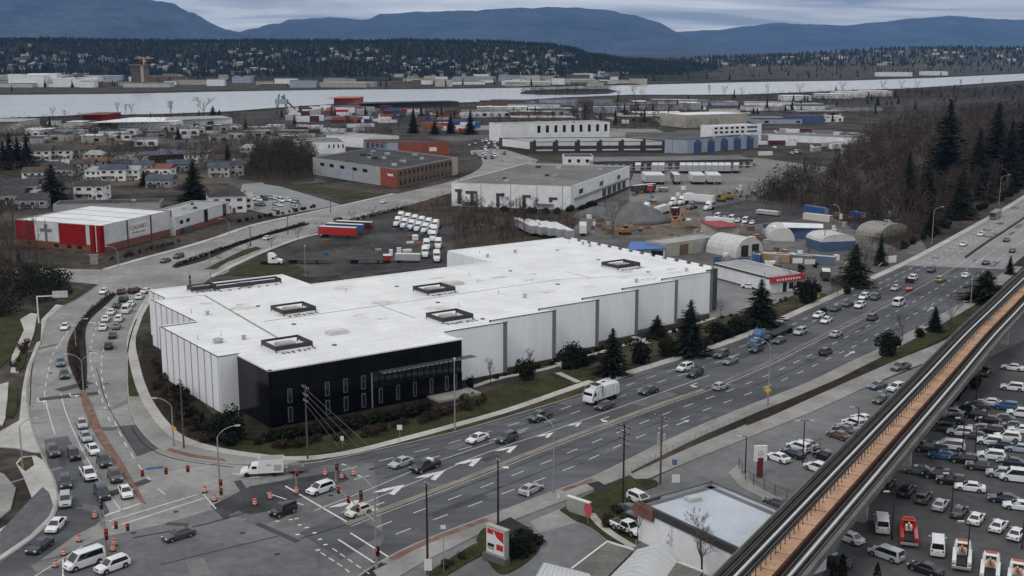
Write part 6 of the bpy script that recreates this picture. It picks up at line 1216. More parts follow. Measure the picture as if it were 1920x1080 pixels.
# ---- yard east of the warehouse
B = Bld('beige_workshop', 'long beige workshop in the yard behind the warehouse', (1247, 483), (1352, 467), depth=9, top=458, wall='beige', roof='pale', para=.15, over=.3); B.panel('R', .25, .4, 0, B.h * .8, WALLS['brown'], 'roller_door', .1); B.panel('R', .5, .66, 0, B.h * .8, WALLS['grey'], 'roller_door', .1); B.panel('R', .75, .92, 0, B.h * .8, WALLS['grey'], 'roller_door', .1)
B = Bld('blue_roof_shed', 'small shed with a bright blue roof at the warehouse edge', (1190, 486), (1246, 486), depth=13, top=466, wall='white', roof='blue', para=0, over=.6); B.panel('R', .55, .95, 0, B.h * .8, SIGB, 'opening', .06)
B = Bld('red_roof_shed', 'flat red-roofed lean-to behind the arched tent', (1345, 446), (1385, 444), depth=14, h=4, wall='beige', roof='red', para=0, over=.4)
def arch(name, label, C, Rp, depth, h, m, door=True, base=0., endm=None):
    c = G(*C); r = G(*Rp); d = (r - c); w = d.length; d.normalize(); n = Vector((-d.y, d.x, 0)); o = empty(name, (c.x, c.y, .03), 0, label, 'tent')
    N = 12; prof = [(w / 2 - w / 2 * cos(pi * i / N), base + (h - base) * sin(pi * i / N) ** .75) for i in range(N + 1)]
    rings = [[Vector((d.x * x + n.x * y, d.y * x + n.y * y, z)) for x, z in prof] for y in [depth * k / 6 for k in range(7)]]
    me = MB().loft(rings, close=False, cap=False); me.build('cover', m, o)
    for y in [depth * k / 6 for k in range(7)]: MB().path([Vector((d.x * x + n.x * y, d.y * x + n.y * y, z)) * 1.0 + Vector((0, 0, .03)) for x, z in prof], .06, 4).build('hoop', LAMPH, o)
    f = [Vector((d.x * x, d.y * x, z)) for x, z in prof]; MB().poly(f).build('end_wall', endm or m, o)
    if door:
        for t in (.18, .58): MB().prism([d * w * t - n * .05, d * w * (t + .26) - n * .05, d * w * (t + .26) - n * .12, d * w * t - n * .12], 0, h * .62, bottom=True).build('opening', SIGB, o)
    if base:
        MB().prism([Vector(), d * w, d * w + n * depth, n * depth], 0, base, cap=False).build('base_wall', WALLS['shedblue'], o)
    return o
TENT = mat('tent_fabric', (.55, .55, .53), .7, .1, .3, fine=.06)
arch('arched_tent', 'white arched tent with two dark openings in the yard', (1380, 484), (1430, 477), 14, 6.2, TENT); arch('arched_tent', 'second arched tent behind the open one', (1440, 452), (1490, 453), 16, 4.6, TENT, False)
arch('arched_tent', 'arched white roof on blue container walls', (1540, 472), (1603, 469), 11, 5.6, TENT, False, 3.2); arch('arched_tent', 'grey fabric dome among the bare bushes', (1650, 446), (1702, 436), 10, 4.2, mat('dome_fabric', (.27, .26, .24), .8, .15, .3), False)
B = Bld('blue_shed', 'blue shed with a white pitched roof in the yard', (1462, 447), (1541, 450), depth=10, top=425, wall='shedblue', roof='white', para=0, over=.5); B.panel('R', .75, .95, 0, B.h * .8, WALLS['bluegrey'], 'door', .08)
B = Bld('awning_shop', 'long white shop with a red awning end facing the road', (1443, 551), (1503, 543), (1338, 522), top=521, wall='white', roof='pale', para=.1, over=.3)
RAW = mat('awning_red', (.42, .035, .045), .6, .08, .5); B.panel('R', -.02, 1.02, B.h * .68, B.h * 1.05, RAW, 'awning', 1.1); B.panel('L', 0, 1, B.h * .92, B.h * 1.02, DGREY, 'fascia', .3); B.panel('R', .4, .52, 0, B.h * .6, SIGB, 'door', .06); B.windows('R', 2, .55, 1, B.h * .15, B.h * .55, .6); B.panel('L', .0, 1, B.h * .02, B.h * .1, DGREY, 'kerb_band', .1)
d = B.R; n = Vector((d.y, -d.x, 0)).normalized(); c0 = d * .5 + n * 1.13; aw = B.o
for k in range(9): t = .12 + k * .085; B.panel('R', t, t + .05, B.h * .78, B.h * .92, WHT, 'lettering', 1.13)
place(TRAILER, 1548, 525, (6, 26), 'white and dark parked camper by the hedge', 'camper', 'charcoal', z=.05, sc=(.42, .95, .75), name='camper')
car(1405, 541, 'sedan', 'white', (40, 4), 'white car parked beside the awning shop', z=.06)
post_sign(1494, 520, 484, 3.0, 1.6, WHT, 'white shop sign on a tall post behind the bare tree'); post_sign(1517, 516, 486, 3.2, 1.6, LG, 'oval pale shop sign beside the white one')
# ---- foreground roofs
B = Bld('flat_roof_shop', 'white flat-roofed shop at the picture foot with a pale blue roof', (1195, 1012), (1408, 1120), None, 14, h=5.6, wall='white', roof=mat('membrane_blue', (.46, .50, .56), .7, .08, .15, fine=.05), para=.5, cop=DGREY)
MEM = mat('roof_edge_grey', (.16, .17, .19), .8, .15, .3)
h = B.h
for a, b in ((B.C, B.L), (B.L, B.L + B.R)):
    d = (b - a).normalized(); n = Vector((d.y, -d.x, 0)); 
    if (B.R / 2 + B.L / 2 - a).dot(n) < 0: n = -n
    MB().prism([a + n * .35, b + n * .35, b + n * 1.3, a + n * 1.3], h - .5, h - .47).build('roof_border', MEM, B.o)
B.panel('R', .0, 1.0, h - 1.0, h - .05, WALLS['dark'], 'fascia', .25); B.panel('R', -.02, .16, h - 1.7, h - .02, mat('wood_sign', (.19, .10, .075), .8, .2, .5), 'timber_sign', .45); B.panel('L', .7, 1.0, h - 1.7, h - .02, MATS['wood_sign'], 'timber_sign', .3)
p = B.R * .13 + B.L * .55; MB().box((p.x, p.y, h - .25), (2.0, 1.6, .45), .5).box((p.x, p.y, h), (1.7, 1.3, .08), .5).build('roof_hatch', LAMPH, B.o)
# gabled metal roofs
MET = mat('metal_roof', (.52, .53, .54), .5, .06, .3, metal=.1); FLR = mat('weathered_flat_roof', (.150, .143, .132), .9, .2, .15, fine=.2)
def roofpoly(o, name, px, zs, m, th=.15):
    P = [G(x, y, z) - Vector(o.location) for (x, y), z in zip(px, zs)]
    for p, z in zip(P, zs): p.z = z
    D = [p - Vector((0, 0, th)) for p in P]; n = len(P)
    return MB().add([tuple(p) for p in P + D], [tuple(range(n)), tuple(range(2 * n - 1, n - 1, -1))] + [(i, i + n, (i + 1) % n + n, (i + 1) % n) for i in range(n)]).build(name, m, o)
b = G(1110, 1110); o = empty('gabled_shop', (b.x, b.y, .03), 0, 'grey and white gabled metal roofs cut by the picture foot', 'building')
def wallbox(px, z0, z1, m=None): MB().prism([G(x, y, 4.0) - Vector(o.location) for x, y in px], z0, z1, cap=False).build('wall', m or WALLS['white'], o)
wallbox([(1025, 1065), (1100, 1082), (1160, 1120), (1100, 1190), (960, 1170)], 0, 4.0); wallbox([(1080, 1070), (1141, 1022), (1300, 1070), (1330, 1100), (1200, 1180), (1085, 1130)], 0, 4.0)
roofpoly(o, 'flat_roof', [(1072, 1067), (1139, 1016), (1188, 1031), (1138, 1082), (1110, 1110)], [4.4] * 5, FLR); 
roofpoly(o, 'roof_slope', [(1235, 1020), (1195, 1030), (1120, 1105), (1165, 1096)], [5.6, 4.3, 4.3, 5.6], MET); roofpoly(o, 'roof_slope', [(1235, 1020), (1165, 1096), (1230, 1110), (1271, 1052)], [5.6, 5.6, 4.3, 4.3], MET)
roofpoly(o, 'roof_slope', [(1020, 1055), (1105, 1076), (1130, 1120), (985, 1115)], [4.6, 4.6, 5.2, 5.2], MET); roofpoly(o, 'flat_roof', [(1271, 1054), (1318, 1072), (1290, 1110), (1230, 1110)], [4.4] * 4, FLR)
for a, c in (((1072, 1067), (1139, 1016)), ((1139, 1016), (1188, 1031)), ((1271, 1054), (1318, 1072))): p, q = G(*a, 4.45) - Vector(o.location), G(*c, 4.45) - Vector(o.location); p.z = q.z = 4.47; MB().tube(p, q, .14, .14, 4).build('gutter', WHT, o)
for k in range(12):
    t = k / 12; p = G(1020 + 85 * t, 1055 + 21 * t, 4.6) - Vector(o.location); q = G(985 + 145 * t, 1115 + 5 * t, 5.2) - Vector(o.location); p.z = 4.66; q.z = 5.26; MB().tube(p, q, .035, .035, 4).build('roof_seam', MET, o)
for k in range(1, 9):
    t = k / 9; p = G(1235 - 70 * t, 1020 + 76 * t, 5.6) - Vector(o.location); p.z = 5.64; q = G(1271 - 41 * t, 1052 + 58 * t, 4.3) - Vector(o.location); q.z = 4.34; MB().tube(p, q, .035, .035, 4).build('roof_seam', MET, o)
    q2 = G(1195 - 75 * t, 1030 + 75 * t, 4.3) - Vector(o.location); q2.z = 4.34; MB().tube(p, q2, .035, .035, 4).build('roof_seam', MET, o)
# planted islands, drives and pavings at the foot of the picture
slab('planted_island', smooth_line(GS([(893, 1012), (908, 992), (950, 988), (1000, 1002), (1014, 1022), (1000, 1045), (965, 1070), (935, 1076), (905, 1040)]), 3), .03, .2, GRASS)
slab('verge', smooth_line(GS([(803, 1075), (850, 1045), (900, 1018), (905, 1040), (880, 1055), (830, 1085), (800, 1100)]), 3), .03, .19, GRASS)
slab('verge', smooth_line(GS([(1050, 958), (1100, 930), (1160, 905), (1220, 900), (1232, 912), (1190, 930), (1178, 980), (1190, 1020), (1150, 1018), (1110, 990), (1075, 975)]), 3), .03, .2, GRASS)
slab('footpath', ribbon(smooth_line(GS([(1108, 965), (1125, 985), (1150, 1005), (1188, 1028)])), -.6, .6), .03, .23, CONC)
sheet('asphalt_patch', GS([(912, 992), (957, 972), (988, 990), (945, 1004)]), .208, ASPH_NEW); sheet('asphalt_patch', GS([(1100, 909), (1122, 904), (1145, 919), (1126, 926)]), .212, ASPH_NEW)
sheet('driveway', GS([(994, 978), (1050, 955), (1082, 980), (1010, 1000)]), .058, CONC_D)
slab('sidewalk', GS([(700, 1072), (790, 1030), (900, 985), (1010, 945), (1110, 905), (1180, 880), (1185, 890), (1110, 920), (1000, 962), (905, 1000), (800, 1052), (720, 1100)]), .03, .175, CONC_D)
slab('kerb_island', smooth_line(GS([(1366, 888), (1385, 872), (1400, 880), (1410, 905), (1460, 935), (1530, 970), (1520, 978), (1440, 940), (1385, 912)]), 3), .03, .18, CONC_D)
# ================================================================== HOUSES AND DISTANT BUILDINGS
HW = [cm('house_white', (.70, .70, .69)), cm('house_cream', (.42, .40, .36)), cm('house_grey', (.25, .25, .26)), cm('house_brown', (.17, .13, .10))]
HR = [ROOFS['dark'], ROOFS['slate'], mat('roof_brown', (.085, .065, .052), .9, .2, .3), ROOFS['pale'], ROOFS['rust']]
def house(px, py, w, d, h, rz, wm, rm, label, hip=False):
    b = G(px, py); o = empty('house', (b.x, b.y, .03), rz, label, 'house')
    MB().box((0, 0, h / 2), (w, d, h)).build('wall', wm, o)
    e = .5; rh = d * .24; x, y = w / 2 + e, d / 2 + e; rx = x * (.45 if hip else 1)
    MB().add([(-x, -y, h), (x, -y, h), (x, y, h), (-x, y, h), (-rx, 0, h + rh), (rx, 0, h + rh)], [(0, 1, 5, 4), (2, 3, 4, 5), (1, 2, 5), (3, 0, 4), (3, 2, 1, 0)]).build('roof', rm, o)
    for z in ((h * .22, h * .70) if h > 4.5 else (h * .4,)):
        for t in (-.32, 0, .32):
            f = MB().box((t * w, -d / 2 - .04, z + .5), (w * .17, .08, 1.4)).build('window', WHT, o); MB().box((t * w, -d / 2 - .08, z + .5), (w * .14, .08, 1.15)).build('pane', GLASSD, f)
        for s in (-1, 1): MB().box((s * (w / 2 + .04), 0, z + .5), (.08, d * .2, 1.2)).build('window', GLASSD, o)
    MB().box((w * .16, -d / 2 - .05, 1.05), (1.1, .1, 2.1)).build('door', WALLS['brown'], o); MB().box((w * .25, d * .1, h + rh), (.7, .7, 1.4)).build('chimney', WALLS['brick'], o); MB().box((-w * .2, -d / 2 - 1.2, h * .42), (w * .5, 2.4, .2)).build('porch_roof', rm, o)
    for t in (-.42, .02): MB().box((w * t, -d / 2 - 2.2, h * .2), (.2, .2, h * .4)).build('porch_post', WHT, o)
    return o
for r in ((78, 300, 14, 10, 6, .1, 0, 0, 'white house beside the dark firs by the green field'), (120, 299, 14, 10, 6, 0, 0, 0, 'white house right of the firs by the green field', True), (42, 371, 15, 11, 6, .2, 0, 0, 'white house partly behind the big round conifer'), (174, 373, 14, 10, 6.5, .05, 0, 0, 'white two-storey house with garage behind the church', True), (215, 338, 13, 9, 6, .1, 0, 1, 'white gabled house with blue-grey roof behind the church'), (248, 336, 9, 9, 5, .1, 0, 3, 'small white house with pale roof beside the gabled one'), (304, 350, 13, 9, 4, -.1, 2, 1, 'low grey house with slate roof next to the tall conifer'), (300, 328, 15, 9, 4, -.1, 0, 4, 'low house with an orange-red roof'), (425, 396, 15, 12, 7, .35, 0, 0, 'white new house with dark hipped roof next to the church wing', True), (160, 322, 12, 9, 5, 0, 1, 2, 'cream house in the row above the church'), (185, 318, 10, 8, 5, .2, 2, 4, 'grey house with rusty roof in the row above the church'), (20, 380, 14, 10, 4.5, .1, 2, 0, 'grey bungalow at the picture edge left of the conifer'), (65, 388, 12, 9, 4, .2, 2, 0, 'low dark-roofed house below the big conifer'), (150, 298, 22, 10, 6, 0, 3, 2, 'long brown house right of the two white ones'), (12, 296, 12, 9, 5, 0, 0, 3, 'white house at the picture edge behind the firs'), (450, 392, 10, 8, 5, .35, 0, 3, 'small white annex beside the new house')):
    house(*r[:6], HW[r[6]], HR[r[7]], r[8], len(r) > 9)
B = Bld('blue_roof_hall', 'long brown hall with a blue-grey metal roof beyond the houses', (285, 306), (378, 303), depth=24, top=290, wall='brown', roof='slate', para=0, over=.8); B.windows('R', 9, .1, 1, B.h * .3, B.h * .6, .5)
B = Bld('riverside_warehouse', 'long white riverside warehouse near the red barn', (210, 246), (330, 246), depth=60, top=228, wall='white', roof='white', para=0, over=.5)
B = Bld('riverside_warehouse', 'lower white riverside warehouse right of the long one', (332, 242), (436, 239), depth=40, top=224, wall='white', roof='pale', para=0, over=.5); B.panel('R', .55, .66, 0, B.h * .7, SIGB, 'opening', .1); B.panel('R', .3, .4, 0, B.h * .5, DGREY, 'opening', .1)
B = Bld('red_barn', 'dark red barn by the river', (156, 233), (201, 233), depth=40, top=215, wall='scarlet', roof='rust', para=0, over=.5)
B = Bld('grey_dome_store', 'pale grey store at the picture edge by the river', (-40, 250), (40, 250), depth=40, top=228, wall='beige', roof='pale', para=0, over=.5)
B = Bld('red_dock_shed', 'red-orange roofed dock shed at the river edge', (626, 197), (672, 197), depth=50, top=184, wall='red', roof=mat('roof_orange', (.42, .09, .03), .7, .1, .1), para=0, over=.5)
B = Bld('dark_wharf', 'long dark wharf roof along the river', (690, 203), (860, 199), depth=30, top=194, wall='dark', roof='dark', para=0, over=.5)
b = G(529, 214); o = empty('loading_tower', (b.x, b.y, .03), 0, 'steel loading tower at the river edge', 'tower')
for sx in (-6, 6):
    for sy in (-5, 5): MB().tube((sx, sy, 0), (sx * .4, sy * .4, 20), .6, .4, 5).build('leg', DGREY, o)
MB().box((0, 0, 13), (12, 9, 5)).build('hopper', MATS['wall_bluegrey'], o); MB().tube((0, 0, 18), (14, 0, 5), 1, .8, 5).build('chute', DGREY, o)
b = G(264, 160); o = empty('tower_block', (b.x, b.y, .03), 0, 'brown tower under construction on the far bank', 'tower')
hh = HT(264, 160, 124); MB().box((0, 0, hh / 2), (26, 24, hh)).build('wall', mat('tower_brown', (.20, .155, .11), .9, .2, .05), o); MB().box((0, 0, hh + 1.5), (31, 28, 3)).build('roof', WALLS['brown'], o); MB().box((8, -13, hh / 2), (5, 3, hh)).build('lift_shaft', WALLS['beige'], o)
for k in range(9): MB().box((-3, -12.1, hh * (k + .5) / 9), (17, .4, hh * .05)).build('window_band', WALLS['dark'], o)
MB().tube((8, 0, 0), (8, 0, hh + 16), .9, .9, 5).build('crane_mast', YEL, o); MB().tube((-8, 0, hh + 14), (26, 0, hh + 14), .6, .6, 5).build('crane_jib', YEL, o)
# distant sheds and yards, each its own block with its own roof
def block(px, py, w, d, h, rz, wm, rm, label, group=None, name='distant_shed'):
    b = G(px, py); o = empty(name, (b.x, b.y, .03), rz, label, 'building', group)
    MB().box((0, 0, h / 2), (w, d, h)).build('wall', wm, o); MB().box((0, 0, h + .15), (w + .8, d + .8, .3)).build('roof', rm, o)
    if py > 215:
        n = max(2, int(w / 7))
        for k in range(n): MB().box((-w / 2 + (k + .5) * w / n, -d / 2 - .06, h * .4), (w / n * .5, .12, h * .45)).build('door', R.choice((WALLS['dark'], WALLS['grey'], GLASSD)), o)
ws = [WALLS[k] for k in ('white', 'white', 'grey', 'beige', 'cream', 'bluegrey', 'brown')]; rs = [ROOFS[k] for k in ('grey', 'grey', 'pale', 'white', 'dark', 'slate', 'pale')]
def shedc(where):
    i, j = R.randrange(7), R.randrange(7); wn_ = ('white', 'white', 'grey', 'beige', 'cream', 'pale blue', 'brown')[i]; rn_ = ('grey', 'grey', 'pale', 'white', 'dark', 'slate', 'pale')[j]
    return ws[i], rs[j], '%s walled building with %s roof %s' % (wn_, rn_, where), '%s buildings with %s roofs %s' % (wn_, rn_, where)
for k in range(46):                                                 # rear industrial belt before the river
    x = R.uniform(900, 1640); y = R.uniform(196, 232); block(x, y, R.uniform(18, 60), R.uniform(14, 30), R.uniform(4, 7), R.choice((0, .1, .2, -.2)), *shedc('in the industrial belt before the river'))
for k in range(46):
    x = R.uniform(20, 560); y = R.uniform(236, 275); block(x, y, R.uniform(9, 20), R.uniform(8, 14), R.uniform(3.5, 6), R.uniform(-.3, .3), *shedc('among bare trees before the river'), 'small_building')
for k in range(130):                                                 # far bank
    x = R.choice((R.uniform(10, 180), R.uniform(170, 640), R.uniform(640, 1200), R.uniform(640, 1200))); y = R.uniform(141, 164); w = R.uniform(12, 46) if R.random() < .8 else 80; block(x, y, w, R.uniform(14, 30), R.uniform(5, 12), R.uniform(-.15, .15), *shedc('on the far river bank'), 'far_bank_building')
for k, (x, y, w, h) in enumerate(((55, 163, 60, 20), (85, 162, 50, 22), (130, 163, 45, 14), (165, 163, 40, 14), (1675, 143, 80, 9), (1750, 141, 60, 9), (1590, 182, 40, 7), (1640, 180, 40, 7), (1560, 184, 44, 6), (1490, 188, 36, 6))):
    block(x, y, w, 30, h, .05, WALLS['white'], ROOFS['white'], ('tallest white block', 'wide white block', 'white terrace', 'second white terrace', 'long white hall', 'white hall next to the long one', 'white wharf shed', 'pale wharf shed', 'pale depot', 'white depot')[k] + (' on the far bank near the brown tower' if x < 200 else ' beyond the wood at the river bend'), None, 'far_bank_building')

# yard goods: crates, pallets and scrap, each its own
CR = [MB().box((0, 0, .6), (1.2, 1.2, 1.2)).box((0, 0, 1.23), (1.3, 1.3, .06)).mesh('crate', m) for m in (WALLS['brown'], WALLS['grey'], WALLS['white'], PAINT['rust'], WALLS['shedblue'])]
for k in range(150):
    (x0, x1, y0, y1) = R.choice(((1100, 1330, 400, 445), (1340, 1440, 445, 500), (1430, 1600, 470, 505), (1300, 1440, 415, 440), (600, 800, 430, 480), (1560, 1700, 400, 440), (1180, 1420, 345, 385)))
    j = R.randrange(5); p = G(R.uniform(x0, x1), R.uniform(y0, y1)); o = inst('crate', CR[j], None, (p.x, p.y, .04), R.uniform(0, 3)); o.scale = (R.uniform(.6, 2.6), R.uniform(.6, 1.6), R.uniform(.4, 1.5)); cn = ('brown', 'grey', 'white', 'rusty', 'blue')[j]
    tag(o, cn + ' stack of goods left lying in the yards behind the warehouse', 'crate', cn + ' goods in the yards')
for k, (px, py, ty) in enumerate(((470, 462, 425), (540, 440, 405), (620, 400, 372), (860, 372, 335), (905, 470, 420), (925, 472, 425), (1000, 330, 300), (1260, 300, 262), (1225, 240, 215), (1420, 380, 345), (1460, 430, 395), (1545, 470, 430), (1690, 330, 290), (300, 310, 280), (150, 345, 315), (60, 350, 322), (230, 290, 262), (420, 300, 272), (760, 300, 270), (690, 340, 312))): utility_pole(px, py, ty, ORD[k % 12] + ' thin utility pole of the distant streets' + ('' if k < 12 else ', further series'), ((.95, 2.2),))

for r in ((1183, 966, 'sedan', 'charcoal', 'dark car parked between the slab sign and the flat-roofed shop'), (1192, 988, 'suv', 'black', 'black suv parked beside the shop wall'), (1176, 1000, 'pickup', 'white', 'white pickup parked by the shop footpath'), (1200, 945, 'suv', 'white', 'white suv nose-in behind the shop corner')): car(r[0], r[1], r[2], r[3], (30, 14), r[4], z=.21)
# ================================================================== VEGETATION
BARK = mat('bark', (.070, .057, .047), .95, .3, .8); TWIG = mat('twigs', (.105, .080, .063), .95, 0, .6, col2=(.058, .045, .037)); TWIG2 = mat('twigs_red', (.092, .062, .046), .95, 0, .6, col2=(.048, .033, .027)); TWIG3 = mat('twigs_grey', (.15, .13, .112), .95, .3, .6)
NEED = mat('needles', (.020, .026, .016), .9, 0, .7, col2=(.009, .012, .009), fine=.3); NEED2 = mat('needles_olive', (.030, .033, .017), .9, 0, .7, col2=(.014, .016, .010), fine=.3)
LEAF = mat('shrub_leaves', (.024, .028, .016), .9, 0, 1.2, col2=(.010, .012, .008)); LEAFB = mat('shrub_brown', (.060, .042, .028), .95, 0, 1.2, col2=(.026, .019, .014)); LEAFG = mat('shrub_green', (.052, .060, .020), .9, 0, 1.2, col2=(.026, .030, .012)); LEAFR = mat('shrub_red', (.085, .030, .022), .95, 0, 1.2, col2=(.04, .018, .014))
rv = random.Random(5)
def rndv(r): 
    while True:
        v = Vector((r.uniform(-1, 1), r.uniform(-1, 1), r.uniform(-1, 1)))
        if .02 < v.length <= 1: return v
def quad_at(mb, p, s, r, flat=0.):
    n = rndv(r).normalized(); n.z = n.z * (1 - flat) + flat; a = n.orthogonal().normalized(); b = n.cross(a).normalized(); t = r.uniform(0, 6.28)
    a2 = a * cos(t) + b * sin(t); b2 = n.cross(a2).normalized(); s2 = s * r.uniform(.5, .9)
    mb.add([p - a2 * s, p + b2 * s2, p + a2 * s, p - b2 * s2], [(0, 1, 2, 3)])
def clump(mb, c, rad, n, s, r, hollow=.45):
    for _ in range(n):
        v = rndv(r); l = v.length; v = v / l * (l ** hollow)
        lump = 1 + .18 * sin(v.x * 5 + v.z * 3) * cos(v.y * 4 + 1)
        quad_at(mb, Vector((c[0] + v.x * rad[0] * lump, c[1] + v.y * rad[1] * lump, c[2] + v.z * rad[2] * lump)), s * r.uniform(.6, 1.3), r)
def conifer(seed, dens=1., wide=.19, droop=.25, m=NEED):
    """unit-height fir: separate drooping boughs with gaps between the whorls"""
    r = random.Random(seed); tr = MB().tube((0, 0, 0), (0, 0, .97), .016, .003, 6); mb = MB(); z = .06
    while z < .985:
        L = wide * (1 - z) ** .78 * r.uniform(.72, 1.15) + .012; nb = max(3, int((8 if z < .8 else 6) * dens)); a0 = r.uniform(0, 6.28)
        for k in range(nb):
            a = a0 + k * 2 * pi / nb + r.uniform(-.35, .35); l = L * r.uniform(.6, 1.2); d = Vector((cos(a), sin(a), 0)); sd = Vector((-sin(a), cos(a), 0))
            for j in range(5):
                t = (j + .6) / 5; c = d * l * t + Vector((0, 0, z - droop * l * t * t + .012 * r.uniform(-1, 1))); w = l * .30 * (1.15 - t) * r.uniform(.7, 1.2) + .006; e = l * .15
                tilt = Vector((0, 0, r.uniform(-.5, .5) * w))
                mb.add([c - d * e, c + sd * w + tilt - d * e * .4 - Vector((0, 0, w * .45)), c + d * e * 1.3 - Vector((0, 0, .01)), c - sd * w - tilt - d * e * .4 - Vector((0, 0, w * .45))], [(0, 1, 2, 3)])
        z += .019 + .010 * r.random()
    p = Proto('conifer'); p.part('trunk', tr.mesh('trunk', BARK)); p.part('crown', mb.mesh('crown', m)); return p
def bare(seed, spread=.55, m=TWIG, levels=5, up=.35, twigs=6):
    """unit-height leafless tree: forking limbs and fine twigs"""
    r = random.Random(seed); tr = MB(); tw = MB()
    def grow(p, d, l, rad, lev):
        q = p + d * l
        if lev > 1: tr.tube(p, q, rad, rad * .62, 5 if lev > 3 else 3, False)
        else:
            a_ = d.orthogonal().normalized() * rad; b_ = d.cross(a_); tw.add([p - a_, p + a_, q], [(0, 1, 2)]); tw.add([p - b_, p + b_, q], [(0, 1, 2)])
        if lev == 0: return
        n = 3 if lev > 1 else twigs
        for k in range(n):
            v = rndv(r).normalized(); nd = (d + v * spread * (1.15 if lev < levels else .9)); nd.z += up * .5; nd.normalize(); s = q if k < 2 else p + d * l * r.uniform(.4, .95)
            grow(s, nd, l * r.uniform(.60, .82), rad * .58 if lev > 1 else max(.0022, rad * .6), lev - 1)
    grow(Vector((0, 0, 0)), Vector((r.uniform(-.05, .05), r.uniform(-.05, .05), 1)).normalized(), .30, .017, levels)
    zm = max([v[2] for v in tw.v] + [.1]); s = 1 / zm
    for q in (tr, tw): q.v = [(x * s, y * s, z * s) for x, y, z in q.v]
    p = Proto('bare_tree'); p.part('trunk', tr.mesh('trunk', BARK)); p.part('crown', tw.mesh('crown', m)); return p
def shrub(seed, m, n=420, s=.085, rad=(.5, .5, .46), name='shrub'):
    r = random.Random(seed); mb = MB(); clump(mb, (0, 0, .42), (rad[0] * .72, rad[1] * .72, rad[2] * .8), n // 2, s, r)
    for k in range(11): v = rndv(r).normalized(); q = r.uniform(.12, .24); clump(mb, (v.x * rad[0] * .72, v.y * rad[1] * .72, .46 + v.z * rad[2] * .8), (q, q, q * 1.15), n // 16, s * r.uniform(.7, 1.1), r)
    st = MB()
    for k in range(4): a = k * 1.6; st.tube((0, 0, 0), (.2 * cos(a), .2 * sin(a), .5), .03, .015, 4)
    p = Proto(name); p.part('stem', st.mesh('stem', BARK)); p.part('foliage', mb.mesh('foliage', m)); return p
def column(seed, m):
    r = random.Random(seed); mb = MB()
    for _ in range(420):
        z = r.random(); w = .15 * (sin(pi * min(1, z * .92 + .1)) ** .6) * (1 - z * .25); a = r.uniform(0, 6.28); l = w * r.uniform(.6, 1.05); quad_at(mb, Vector((cos(a) * l, sin(a) * l, .04 + z * .95)), .04, r)
    p = Proto('cypress'); p.part('trunk', MB().tube((0, 0, 0), (0, 0, .9), .02, .01, 5).mesh('trunk', BARK)); p.part('crown', mb.mesh('crown', m)); return p
FIRS = [conifer(s, 1., w, d_, m_) for s, w, d_, m_ in ((1, .25, .3, NEED), (2, .22, .35, NEED), (3, .30, .25, NEED), (4, .34, .2, NEED2))]
BARES = [bare(11, .55, TWIG), bare(12, .65, TWIG2), bare(13, .5, TWIG3), bare(14, .75, TWIG), bare(15, .45, TWIG2, up=.6)]
OPEN = [bare(21, .62, TWIG3, 5, .45, 6), bare(22, .68, TWIG, 5, .35, 6)]
SHR = dict(dark=[shrub(31, LEAF), shrub(32, LEAF)], brown=[shrub(33, LEAFB, 220), shrub(34, LEAFB, 220)], green=[shrub(35, LEAFG)], red=[shrub(36, LEAFR, 160)])
DENSE = [shrub(41, NEED, 1500, .05, (.44, .44, .5), 'evergreen'), shrub(42, NEED2, 1500, .05, (.42, .42, .5), 'evergreen')]; CYP = [column(51, NEED), column(52, NEED2)]
def plant(pr, px, py, ty=None, label='', cat='tree', group=None, h=None, wide=1., z=.05, name=None):
    p = G(px, py); h = h or HT(px, py, ty); return spawn(pr, (p.x, p.y, z), rv.uniform(0, 6.28), label, cat, group, None, name, (h * wide, h * wide, h))
